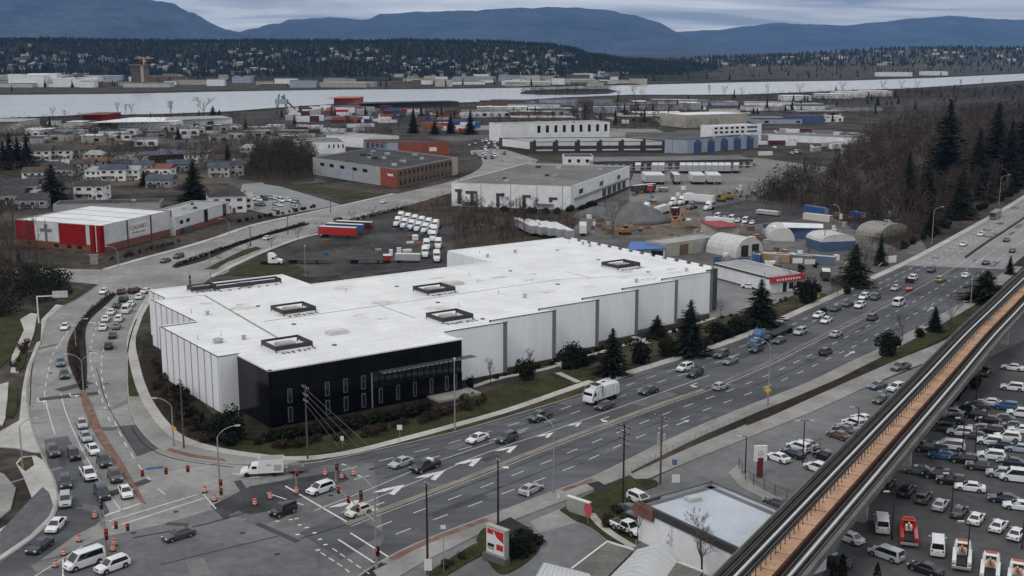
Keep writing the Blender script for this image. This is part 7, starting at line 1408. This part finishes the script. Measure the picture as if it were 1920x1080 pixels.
for px, py, ty, k, w, lb in (
 (1148, 703, 615, 0, 1.1, 'broad dark fir on the lawn behind the refuse truck'), (1293, 664, 560, 2, .9, 'tall dark fir against the far white wall panels'), (1232, 634, 590, 2, 1.2, 'small dark fir between two grey wall strips'), (1425, 612, 522, 2, 1., 'tall fir beside the straight lamp at the awning shop'), (1752, 622, 574, 1, 1.1, 'slim conifer near the guideway edge lawn'), (1602, 537, 455, 3, 1.2, 'wide dark conifer at the yard hedge'), (100, 381, 305, 3, 1.25, 'big round-shouldered conifer among the houses'), (364, 384, 300, 3, 1.2, 'big dark conifer behind the church wing'), (1848, 566, 505, 3, 1.5, 'wide dark conifer at the guideway, yellow box at its foot'), (1893, 515, 478, 1, 1.2, 'pointed conifer where the guideway leaves the picture'), (428, 328, 270, 0, 1., 'narrow conifer by the brown thicket'), (270, 348, 318, 3, 1., 'small conifer beside the orange-roofed house'),
 (1772, 362, 182, 2, .95, 'tallest fir of the wood, standing clear of the crowns'), (1863, 345, 188, 1, 1.2, 'second tall fir of the wood'), (1915, 340, 200, 2, 1., 'tall fir at the picture edge of the wood'), (1890, 352, 225, 0, 1.1, 'fir between the two tallest at the picture edge'), (1830, 372, 240, 0, 1.1, 'fir low between the tall firs of the wood'), (1700, 392, 280, 1, .9, 'slim dark fir in the middle of the wood'), (1738, 400, 300, 3, .8, 'stout fir at the foot of the tallest one'), (1800, 410, 310, 3, .9, 'stout fir near the curved lamp in the wood'), (1745, 438, 392, 3, 1.3, 'dark conifer at the wood edge beside the lamp'), (1650, 498, 440, 0, 1., 'dark conifer in the bare bushes by the billboard'),
 (20, 312, 248, 0, 1.3, 'first fir of the clump at the picture edge'), (35, 315, 255, 2, 1.2, 'second fir of the clump at the picture edge'), (52, 312, 250, 1, 1.4, 'third fir of the clump at the picture edge'), (8, 318, 262, 2, 1.3, 'fourth fir of the clump at the picture edge'), (845, 250, 212, 0, 1.2, 'fir beyond the red-walled hall, left one'), (882, 252, 205, 1, 1.2, 'fir beyond the red-walled hall, right one'), (815, 252, 225, 3, 1.2, 'stubby fir beyond the red-walled hall'), (775, 250, 212, 3, 1., 'round fir beyond the red-walled hall'), (400, 226, 198, 3, 1.2, 'dark conifer by the riverside warehouse'), (412, 226, 205, 3, 1.2, 'second dark conifer by the riverside warehouse'), (335, 262, 240, 3, 1.1, 'small dark conifer before the riverside warehouses')):
    plant(FIRS[k], px, py, ty, lb, 'conifer', None, None, w * (1.65 if py > 560 else 1.2))
for px, py, ty, w, k, lb in ((1075, 690, 640, 1.1, 0, 'bushy evergreen against the second white panel'), (986, 712, 668, 1.0, 1, 'bushy evergreen beside the bare sapling'), (1200, 682, 634, .95, 0, 'bushy evergreen right of the broad fir'), (1252, 668, 628, 1., 1, 'bushy evergreen left of the tall panel fir'), (1345, 636, 600, 1.3, 0, 'low evergreen at the dark end wall'), (1380, 622, 588, 1.3, 1, 'low evergreen left of the lamp fir'), (1515, 567, 520, 1.2, 0, 'round dark evergreen behind the yellow sign'), (1665, 667, 618, 1., 0, 'round evergreen on the guideway lawn'), (1724, 633, 612, 1., 1, 'small round evergreen on the guideway lawn'), (430, 826, 762, 1.1, 0, 'dark bush at the white corner panel'), (882, 728, 704, .8, 0, 'clipped round bush at the terrace corner'), (975, 1042, 1000, 1.3, 0, 'dark bush behind the red and white pylon sign'), (1545, 590, 575, 1., 1, 'small evergreen on the road verge')):
    plant(DENSE[k], px, py, ty, lb, 'bush', None, None, w)
for px, py, ty, k, lb in ((1578, 1100, 1040, 0, 'small cypress in front of the navy suv, first'), (1562, 1102, 1052, 1, 'small cypress in front of the navy suv, second'), (1643, 1105, 1056, 0, 'small cypress below the silver minivan'), (1753, 614, 578, 1, 'cypress beside the slim conifer')): plant(CYP[k], px, py, ty, lb, 'cypress')
for px, py, ty, k, w, lb in ((920, 722, 672, 0, .9, 'pale bare sapling against the first white panel'), (995, 708, 655, 0, .9, 'bare sapling behind the bushy evergreen'), (1692, 640, 588, 1, .9, 'bare sapling on the guideway lawn edge'), (1782, 622, 552, 1, .8, 'bare street tree beside the guideway'), (1315, 1092, 965, 0, 1., 'large bare tree in front of the flat-roofed shop'), (1196, 1020, 935, 1, .7, 'bare tree at the corner of the flat-roofed shop'), (1262, 1045, 985, 1, .5, 'thin bare tree against the shop wall'), (1350, 594, 560, 1, .8, 'bare sapling by the shop forecourt'), (1490, 545, 500, 0, 1.1, 'pale bare tree before the shop signs'), (1150, 445, 370, 0, .8, 'twisted bare tree beside the rubble heap'), (1565, 300, 268, 0, 1., 'leaning bare tree at the wood corner'), (320, 222, 187, 0, 1., 'bare tree against the river, left'), (384, 222, 180, 0, 1.2, 'large bare tree against the river')):
    plant(OPEN[k], px, py, ty, lb, 'tree', None, None, w, name='bare_tree')
def inside(poly, x, y):
    c = False; n = len(poly)
    for i in range(n):
        (x1, y1), (x2, y2) = poly[i], poly[i - 1]
        if (y1 > y) != (y2 > y) and x < (x2 - x1) * (y - y1) / (y2 - y1) + x1: c = not c
    return c
def scatter(poly, n, r=rv):
    """even spread over the ground inside a surveyed outline"""
    P = [G(*q) for q in poly]; X = [p.x for p in P]; Y = [p.y for p in P]; W_ = [(p.x, p.y) for p in P]; out = []
    while len(out) < n:
        x, y = r.uniform(min(X), max(X)), r.uniform(min(Y), max(Y))
        if inside(W_, x, y): out.append((x, y))
    return out
def wood(poly, n, protos, hr, label, group, wide=(.8, 1.2), name='bare_tree', cat='tree'):
    for x, y in scatter(poly, n):
        h = rv.uniform(*hr); w = h * rv.uniform(*wide); spawn(rv.choice(protos), (x, y, .03), rv.uniform(0, 6.28), label, cat, group, None, name, (w, w, h))
WOOD_F = [(1445, 372), (1500, 345), (1580, 330), (1700, 325), (1800, 318), (1960, 310), (1960, 318), (1880, 368), (1800, 408), (1740, 440), (1690, 462), (1640, 440), (1560, 405)]
WOOD_B = [(1560, 335), (1590, 290), (1620, 262), (1700, 235), (1800, 215), (1960, 205), (2060, 205), (2060, 300), (1960, 322), (1800, 322), (1680, 330)]
wood(WOOD_F, 130, BARES, (11, 19), 'bare brown tree in the wood along the main road', 'bare trees of the roadside wood', (.7, 1.1))
wood([(850, 440), (870, 395), (940, 400), (1040, 405), (1090, 425), (1050, 446), (900, 470)], 60, BARES, (5, 10), 'bare brown tree in the brush behind the warehouse', 'bare trees in the brush')
wood([(455, 330), (480, 290), (560, 275), (590, 300), (585, 335), (520, 342)], 30, BARES, (9, 14), 'bare dark tree of the thicket beside the brick office', 'bare trees of the thicket', (.9, 1.3))
wood([(-20, 560), (-20, 430), (40, 430), (80, 500), (70, 540), (30, 580)], 16, BARES, (12, 20), 'tall bare tree at the picture edge in front of the church', 'bare trees before the church', (.6, .9))
wood([(60, 300), (140, 262), (420, 262), (450, 300), (420, 340), (240, 325)], 34, BARES, (6, 11), 'bare tree standing among the houses', 'bare trees among the houses', (.8, 1.2))
wood([(880, 232), (1000, 214), (1290, 210), (1300, 228), (1180, 236), (980, 240)], 40, BARES, (9, 15), 'bare tree in the belt between the far yards', 'bare trees between the far yards', (1., 1.6))
RV_ = [(100, 226, 200), (122, 226, 205), (150, 224, 208), (222, 218, 190), (236, 219, 194), (246, 219, 192), (1160, 196, 168), (1190, 192, 160), (1205, 194, 166), (1330, 182, 158), (1358, 184, 160), (1390, 184, 162), (1440, 182, 155), (1500, 182, 155), (1580, 178, 152), (1655, 176, 150), (1690, 172, 148), (1720, 170, 150), (1800, 168, 148), (1840, 166, 146)]
for px, py, ty in RV_: plant(rv.choice(OPEN), px, py, ty, 'thin bare tree silhouetted against the river', 'tree', 'bare trees along the river', None, .7, name='bare_tree')
for px, py, ty in ((560, 455, 425), (510, 470, 440), (465, 482, 452), (415, 495, 465), (600, 440, 415), (660, 420, 395), (700, 410, 385), (555, 408, 385), (520, 415, 392)): plant(OPEN[px % 2], px, py, ty, 'young bare street tree along the far avenue', 'tree', 'street trees on the far avenue', None, .8, name='bare_tree')
for k in range(20):
    while True:
        q = (rv.uniform(20, 470), rv.uniform(268, 345))
        if not any(abs(q[0] - a) < 22 and abs(q[1] - b) < 10 for a, b in ((78, 300), (120, 299), (42, 371), (174, 373), (215, 338), (248, 336), (304, 350), (300, 328), (425, 396), (160, 322), (185, 318), (150, 298), (330, 300), (290, 300), (100, 375), (364, 380))): break
    house(q[0], q[1], rv.uniform(9, 13), rv.uniform(8, 10), rv.uniform(3.5, 6), rv.uniform(-.3, .4), rv.choice(HW), rv.choice(HR[:4]), 'small house half hidden by garden trees in the neighbourhood behind the church', rv.random() < .4)['group'] = 'houses behind the church'
# undergrowth masses: too fine to count
def cheap_bare(mb, x, y, z, h, r, n=16):
    mb.tube((x, y, z), (x + r.uniform(-.05, .05) * h, y + r.uniform(-.05, .05) * h, z + h * .62), h * .008, h * .003, 3, False)
    for _ in range(n):
        a = r.uniform(0, 6.28); z0 = r.uniform(.15, .62) * h; l = r.uniform(.22, .48) * h; e = r.uniform(.25, 1.25); p = Vector((x, y, z + z0)); q = p + Vector((cos(a) * l * cos(e), sin(a) * l * cos(e), l * sin(e))); s = Vector((-sin(a), cos(a), 0)) * h * .0055
        mb.add([p - s, p + s, q], [(0, 1, 2)])
        for _ in range(4): b = a + r.uniform(-1.4, 1.4); m_ = p.lerp(q, r.uniform(.3, .95)); t = m_ + Vector((cos(b), sin(b), r.uniform(-.1, 1.1))) * l * r.uniform(.3, .6); mb.add([m_ - s * .8, m_ + s * .8, t], [(0, 1, 2)])
def cheap_fir(mb, x, y, z, h, r, w=.2):
    for k in range(4):
        z0 = h * (.12 + .2 * k); rr = h * w * (1 - k * .21) * r.uniform(.8, 1.2); n = 5; a0 = r.uniform(0, 6)
        top = (x + r.uniform(-.02, .02) * h, y, z + min(h, z0 + h * .42)); V = [(x + rr * cos(a0 + i * 2 * pi / n) * r.uniform(.6, 1.2), y + rr * sin(a0 + i * 2 * pi / n) * r.uniform(.6, 1.2), z + z0 - r.uniform(0, .05) * h) for i in range(n)]
        mb.add(V + [top], [(i, (i + 1) % n, n) for i in range(n)])
def cheap_crown(mb, x, y, z, h, r, n=30):
    mb.tube((x, y, z), (x, y, z + h * .5), h * .012, h * .006, 3, False); w = r.uniform(.22, .36)
    for _ in range(n):
        v = rndv(r); l = v.length; v = v / l * l ** .5; quad_at(mb, Vector((x + v.x * h * w, y + v.y * h * w, z + h * (.56 + v.z * .42))), h * r.uniform(.02, .05), r)
def mass(name, label, pts, hr, m, fn=cheap_bare, zf=None, **k):
    mb = MB()
    for x, y in pts: fn(mb, x, y, (zf(x, y) if zf else 0) - .1, rv.uniform(*hr), rv, **k)
    o = mb.build(name, m); tag(o, label, None, None, 'stuff'); return o
mass('woodland', 'mass of bare brown trees filling the wood behind its edge', scatter(WOOD_B, 1500), (10, 18), TWIG2, n=20)
DTW = mat('twigs_dark', (.052, .040, .032), .95, 0, .3, col2=(.020, .016, .013))
mass('woodland', 'dark twiggy crowns of the wood', scatter(WOOD_B, 1300) + scatter(WOOD_F, 420), (8, 16), DTW, cheap_crown, n=26)
mass('undergrowth', 'dark thicket under the roadside wood', scatter(WOOD_F, 1100), (2, 6), DTW, cheap_crown, n=30)
mass('undergrowth', 'brown bushes where the wood meets the dock yard', scatter([(1415, 372), (1440, 345), (1490, 335), (1500, 360), (1470, 385), (1430, 388)], 150), (3, 9), DTW, cheap_crown, n=40)
mass('woodland', 'dense dark crowns of the thicket beside the brick office', scatter([(470, 330), (482, 292), (556, 276), (590, 300), (585, 333), (520, 340)], 420), (6, 13), DTW, cheap_crown, n=40)
mass('woodland', 'brown garden trees between the houses', [q for q in scatter([(0, 345), (0, 255), (560, 245), (600, 262), (470, 330), (250, 325)], 1500) if fbm(q[0] * .01, q[1] * .01, 41) > 0], (5, 10), TWIG, cheap_crown, n=34)
mass('woodland', 'grey bare trees mixed through the wood', scatter(WOOD_B, 500) + scatter(WOOD_F, 200), (9, 17), TWIG3, n=16)
mass('undergrowth', 'brown undergrowth of the roadside wood', scatter(WOOD_F, 1000), (2.5, 6), TWIG2, n=14)
mass('undergrowth', 'brown brush behind the warehouse', scatter([(690, 410), (760, 388), (850, 364), (905, 396), (1000, 395), (1090, 412), (1060, 448), (850, 482), (848, 440), (770, 402)], 900), (1.5, 4), TWIG2, n=14)
mass('undergrowth', 'dark thicket floor beside the brick office', scatter([(450, 335), (480, 288), (565, 275), (595, 300), (588, 338), (520, 345)], 500), (3, 7), BARK, n=14)
mass('undergrowth', 'bare bushes along the yard and the road', scatter([(1560, 530), (1600, 470), (1700, 415), (1740, 420), (1700, 470), (1640, 520), (1570, 560), (1540, 570)], 420), (2, 5), TWIG, n=14)
mass('undergrowth', 'bare scrub at the picture edge before the church', scatter([(-40, 590), (-40, 420), (60, 430), (110, 500), (60, 560)], 420), (2, 6), TWIG, n=14)
mass('undergrowth', 'brown scrub among the houses and yards', scatter([(0, 345), (0, 250), (560, 245), (600, 262), (470, 350), (250, 330)], 1500) + scatter([(1300, 380), (1420, 355), (1480, 335), (1450, 375), (1380, 385)], 160), (2, 6), TWIG, n=12)
mass('woodland', 'bare trees through the plain before the river', scatter([(-60, 258), (0, 232), (500, 220), (900, 205), (1700, 172), (1960, 160), (2000, 210), (1600, 232), (1200, 240), (900, 245), (500, 255)], 1500), (5, 12), TWIG, n=9)
PLN = [(-60, 262), (0, 234), (500, 222), (900, 206), (1700, 172), (1960, 160), (2000, 210), (1600, 236), (1200, 246), (900, 250), (500, 262)]
mass('woodland', 'brown tree clumps through the plain before the river', [q for q in scatter(PLN, 9500) if fbm(q[0] * .006, q[1] * .006, 31) > -.02], (4, 11), DTW, cheap_crown, n=24)
mass('undergrowth', 'dark garden trees and hedges among the houses', [q for q in scatter([(-20, 400), (0, 262), (560, 255), (600, 300), (470, 345), (330, 360), (180, 385)], 2200) if fbm(q[0] * .012, q[1] * .012, 33) > -.05], (2.5, 8), DTW, cheap_crown, n=30)
mass('undergrowth', 'dark scrub through the brush behind the warehouse', scatter([(770, 402), (850, 366), (905, 396), (1000, 395), (1090, 412), (1060, 448), (850, 482), (848, 440)], 420), (1.5, 4), DTW, cheap_crown, n=22)
mass('woodland', 'conifers through the plain before the river', scatter([(-60, 258), (0, 232), (500, 220), (900, 205), (1700, 172), (1960, 160), (2000, 210), (1600, 232), (1200, 240), (900, 245), (500, 255)], 110), (7, 14), NEED, cheap_fir)
mass('woodland', 'tree belt on the far bank', scatter([(-200, 176), (640, 166), (1000, 164), (1160, 158), (1800, 142), (2100, 128), (2100, 112), (1500, 118), (1200, 128), (700, 142), (-200, 146)], 2600), (7, 14), DTW, cheap_crown, n=14)
mass('woodland', 'conifers on the far bank', scatter([(-200, 176), (640, 166), (1000, 164), (1160, 158), (1800, 142), (2100, 128), (2100, 112), (1500, 118), (1200, 128), (700, 142), (-200, 146)], 500), (9, 17), NEED, cheap_fir)
mass('woodland', 'trees crowding the river island', scatter(ISL, 420), (8, 15), DTW, cheap_crown, n=18)
HNEED = mat('hill_needles', (.014, .019, .015), .95, .4, .01, coords='World')
def hillpts(n, x0, x1, y0, y1, f, thr=3): 
    out = []
    while len(out) < n:
        y = rv.uniform(y0, y1); x = rv.uniform(x0, x1) * y / 3700
        if f(x, y) > thr: out.append((x, y))
    return out
mass('hill_forest', 'dark evergreen forest covering the far hill', hillpts(10500, -1750, 900, 2600, 4000, hill_h), (7, 14), HNEED, cheap_fir, hill_h, w=.3)
mass('hill_forest', 'rounded dark crowns of the far hill', hillpts(6000, -1750, 900, 2620, 4000, hill_h), (7, 12), HNEED, cheap_crown, hill_h, n=12)
mass('hill_forest', 'grey leafless trees between the evergreens of the far hill', hillpts(1300, -1750, 900, 2560, 3000, hill_h, .5), (7, 13), TWIG, cheap_crown, hill_h, n=14)
mass('hill_forest', 'dark evergreens along the low hill', hillpts(1800, 300, 1750, 4100, 5300, low_h), (10, 20), HNEED, cheap_fir, low_h, w=.28)
mass('hill_forest', 'bare trees over the low hill', hillpts(3000, 200, 1800, 3900, 5200, low_h, .3), (7, 14), DTW, cheap_crown, low_h, n=12)
# houses on the hill slopes: countable, so each stands alone
hm_w = MB().box((0, 0, 3.5), (1, 1, 7)).mesh('wall', HW[0]); hm_r = MB().add([(-.56, -.56, 7), (.56, -.56, 7), (.56, .56, 7), (-.56, .56, 7), (-.56, 0, 10), (.56, 0, 10)], [(0, 1, 5, 4), (2, 3, 4, 5), (1, 2, 5), (3, 0, 4)]).mesh('roof', HR[0])
for k in range(150):
    while True:
        y = rv.uniform(2620, 3330); x = rv.uniform(-1700, 300) * y / 3700
        if hill_h(x, y) > 4 and fbm(x * .0035, y * .0035, 21) > .05: break
    z = hill_h(x, y); o = empty('hillside_house', (x, y, z - .6), rv.uniform(-.5, .5), 'small pale house among the evergreens of the far hill', 'house', 'houses on the far hill')
    w, d = rv.uniform(8, 15), rv.uniform(8, 12); inst('wall', hm_w, o, (0, 0, 0), 0, rv.choice(HW[1:4] + [HW[1]]), (w, d, rv.uniform(.7, 1.1))); inst('roof', hm_r, o, (0, 0, 0), 0, rv.choice(HR[:4]), (w, d, .95))
for k in range(66):
    while True:
        y = rv.uniform(4050, 5050); x = rv.uniform(500, 1750) * y / 3700
        if low_h(x, y) > 3: break
    z = low_h(x, y); o = empty('hillside_house', (x, y, z - .6), rv.uniform(-.5, .5), 'tiny pale house on the low hill beyond the river bend', 'house', 'houses on the low hill')
    w = rv.uniform(16, 34); inst('wall', hm_w, o, (0, 0, 0), 0, rv.choice(HW[:3]), (w, 14, 1)); inst('roof', hm_r, o, (0, 0, 0), 0, rv.choice(HR[:4]), (w, 14, 1))
mb = MB()
for k in range(160):
    while True:
        y = rv.uniform(2600, 3350); x = rv.uniform(-1700, 300) * y / 3700
        if hill_h(x, y) > 2 and fbm(x * .0035, y * .0035, 21) > -.02: break
    w, d, h = rv.uniform(6, 13), rv.uniform(6, 10), rv.uniform(4, 8); z = hill_h(x, y); mb.box((x, y, z + h / 2 - .5), (w, d, h), rv.uniform(-.5, .5), 1.); mb.box((x, y, z + h + .4), (w * 1.1, d * 1.1, 1.8), rv.uniform(-.5, .5), .35)
tag(mb.build('hillside_town', cm('hill_town', (.24, .235, .23))), 'countless tiny houses sprinkled over the far hill', None, None, 'stuff')
# shrubs
def row(kind, pts, n, hr, label, group, jit=.8, wide=1.2):
    L = GS(pts); Ln = length(L)
    for k in range(n):
        p, d = walk(L, Ln * (k + rv.uniform(.2, .8)) / n); h = rv.uniform(*hr); w = h * wide * rv.uniform(.9, 1.3); spawn(rv.choice(SHR[kind]), (p.x + rv.uniform(-jit, jit), p.y + rv.uniform(-jit, jit), .1), rv.uniform(0, 6), label, 'shrub', group, None, None, (w, w, h))
row('dark', [(500, 828), (560, 822), (640, 806), (720, 790), (800, 775)], 46, (1.4, 3.0), 'low dark shrub along the foot of the black front', 'shrubs along the black front')
row('brown', [(470, 838), (560, 836), (660, 822), (760, 800), (860, 772), (900, 755)], 40, (1., 2.0), 'brown winter shrub in the bed before the black front', 'brown shrubs before the black front', 1.2)
row('dark', [(330, 740), (345, 770), (370, 795), (400, 820), (440, 838)], 22, (1.2, 2.8), 'dark shrub in the bed below the white fins', 'shrubs below the white fins'); row('brown', [(290, 680), (300, 720), (330, 780), (380, 825), (450, 842)], 20, (1., 2.), 'brown shrub along the corner bed', 'brown shrubs in the corner bed', 1.5)
row('red', [(860, 752), (890, 742), (905, 745)], 5, (.9, 1.3), 'reddish shrub by the terrace steps', 'reddish shrubs by the terrace'); row('dark', [(930, 712), (1060, 676), (1120, 660), (1200, 640), (1290, 615)], 26, (.7, 1.3), 'clipped low shrub at the foot of the white panels', 'low shrubs along the white panels', .5)
row('dark', [(1060, 694), (1130, 674)], 8, (1.2, 2.), 'dark shrub under the broad fir', 'shrubs under the fir'); row('dark', [(1320, 648), (1400, 622)], 6, (1.4, 2.4), 'dark shrub on the verge by the lamp fir', 'shrubs by the lamp fir'); row('brown', [(1340, 600), (1400, 590), (1480, 560)], 9, (.9, 1.6), 'brown shrub beside the shop forecourt', 'shrubs by the forecourt')
def hedge_line(pts, n, rad, s_, m, label):
    L = smooth_line(GS(pts)); Ln = length(L); mb = MB(); hr2 = random.Random(n)
    for k in range(n): p, d = walk(L, Ln * (k + hr2.random()) / n); q = rad * hr2.uniform(.7, 1.25); clump(mb, (p.x + hr2.uniform(-.35, .35), p.y + hr2.uniform(-.35, .35), .2 + q * .5), (q, q, q * .75), 26, s_, hr2)
    tag(mb.build('hedge', m), label, 'hedge')
hedge_line([(212, 553), (170, 588), (146, 628), (142, 660), (148, 700), (155, 730)], 70, .8, .22, LEAFB, 'low brown planting along the avenue median'); hedge_line([(330, 500), (440, 461), (570, 421)], 150, .75, .24, LEAF, 'low dark hedge along the far avenue median'); hedge_line([(600, 434), (690, 408), (760, 392)], 60, 1., .3, LEAF, 'dark hedge between the far avenue and the truck yard')
row('brown', [(940, 1035), (965, 1050), (990, 1030)], 6, (1., 1.8), 'brown bush in the pylon sign island', 'bushes in the sign island', 1.); row('dark', [(950, 1022), (985, 1015), (1000, 1025)], 6, (1.4, 2.2), 'dark bush in the pylon sign island', 'dark bushes in the sign island', 1.); row('brown', [(1130, 975), (1150, 995), (1180, 1010)], 7, (1., 1.6), 'brown bush beside the flat-roofed shop', 'bushes by the shop', 1.); row('green', [(1145, 955), (1170, 965)], 4, (1.1, 1.6), 'green bush behind the low slab sign', 'green bushes by the slab sign')
row('brown', [(825, 1070), (860, 1050)], 5, (.8, 1.3), 'brown bush on the verge by the dark pole', 'bushes on the pole verge'); row('dark', [(1752, 792), (1790, 745), (1830, 718)], 9, (1.5, 2.6), 'dark bush of the hedge under the guideway', 'bushes under the guideway', 1.)
row('red', [(25, 695), (45, 660), (52, 640)], 5, (1.2, 2.), 'reddish bush west of the avenue', 'reddish bushes west of the avenue'); row('red', [(118, 555), (135, 548)], 4, (1.2, 2.2), 'reddish bush beside the overhead sign', 'reddish bushes by the overhead sign')
row('brown', [(205, 490), (260, 474), (330, 455)], 16, (.8, 1.5), 'brown planting below the church wall', 'planting below the church', 1.4); row('dark', [(440, 418), (520, 403), (600, 388)], 14, (.9, 1.8), 'dark shrub along the pale lot', 'shrubs along the pale lot'); row('dark', [(1480, 520), (1530, 500), (1600, 560)], 8, (1.2, 2.2), 'dark shrub at the yard gate', 'shrubs at the yard gate', 1.6)
row('dark', [(940, 398), (1040, 402), (1090, 392), (1120, 385)], 14, (1.5, 3), 'dark shrub at the foot of the grey-roofed warehouse', 'shrubs by the grey-roofed warehouse')
row('dark', [(1690, 470), (1760, 432), (1840, 392), (1905, 358)], 26, (1.6, 3.2), 'dark shrub along the edge of the roadside wood', 'shrubs along the wood edge', 2.)
mb = MB(); hr_ = random.Random(77)
for x, y in scatter([(-40, 600), (-40, 515), (40, 508), (110, 516), (132, 530), (118, 555), (60, 585), (10, 600)], 150): clump(mb, (x, y, 1.6), (2.4, 2.4, 1.8), 60, .34, hr_)
tag(mb.build('hedge', LEAF), 'dense dark hedge at the picture edge beside the avenue', 'hedge')
# rubble heaps, debris
def heap(px, py, w, h, m, label, name='rubble_heap'):
    b = G(px, py); r = random.Random(int(px)); rings = []
    for k in range(7):
        t = k / 6; rr = w * (1 - t) ** .8; rings.append([(rr * cos(i * pi / 8) * r.uniform(.85, 1.12), rr * .8 * sin(i * pi / 8) * r.uniform(.85, 1.12), h * (1 - (1 - t) ** 1.4)) for i in range(16)])
    tag(MB().loft(rings).build(name, m, None, True, (b.x, b.y, .03)), label, 'heap')
heap(1190, 415, 15, 7.5, mat('gravel_grey', (.14, .14, .145), .95, .15, .3, fine=.25), 'big grey gravel heap behind the warehouse'); heap(1120, 405, 9, 4, MATS['gravel_grey'], 'smaller grey heap left of the big one'); heap(1290, 425, 10, 2.2, DIRT, 'low dirt heap in the machinery yard'); heap(1165, 430, 8, 2.5, DIRT, 'brown soil heap in front of the gravel')
def digger(px, py, rz, label, col):
    b = G(px, py); o = empty('excavator', (b.x, b.y, .05), rz, label, 'excavator'); m = mat('digger_' + col, {'orange': (.42, .14, .03), 'yellow': (.40, .24, .04)}[col], .6, .2, .8)
    for s in (-1, 1): MB().box((0, s * 1.2, .45), (3.8, .6, .9)).build('track', CHAS, o)
    MB().box((-.4, 0, 1.6), (3.2, 2.4, 1.2)).build('house', m, o); MB().box((.7, .7, 2.4), (1.4, 1.0, 1.7)).build('cab', GLASSD, o); MB().tube((1., -.3, 2.), (4., -.3, 4.6), .3, .25, 5).build('boom', m, o); MB().tube((4., -.3, 4.6), (6., -.3, 1.8), .22, .18, 5).build('stick', m, o); MB().box((6.2, -.3, 1.2), (1., 1., .9)).build('bucket', CHAS, o)
digger(1172, 440, .4, 'orange excavator by the brown soil heap', 'orange'); digger(1352, 378, 2.8, 'yellow excavator in the dock yard', 'yellow'); digger(1365, 374, .3, 'second yellow excavator beside the first', 'yellow'); digger(1268, 422, 1., 'orange excavator in the machinery yard', 'orange')
# ================================================================== HAZE
hz = MB().box((0, 14100, 549), (36000, 28800, 1106)).build('haze', None); hz['kind'] = 'stuff'
hz['label'] = 'thin blue air between the camera and the mountains'
hm = bpy.data.materials.new('haze_air'); hm.use_nodes = True; t = hm.node_tree; t.nodes.clear()
pv = t.nodes.new('ShaderNodeVolumePrincipled'); mo = t.nodes.new('ShaderNodeOutputMaterial'); t.links.new(pv.outputs[0], mo.inputs['Volume'])
pv.inputs['Color'].default_value = (.25, .50, 1.0, 1); pv.inputs['Density'].default_value = 3.3e-5
pv.inputs['Density Attribute'].default_value = ''; pv.inputs['Color Attribute'].default_value = ''; pv.inputs['Temperature Attribute'].default_value = ''
pv.inputs['Anisotropy'].default_value = .1
hz.data.materials.append(hm)
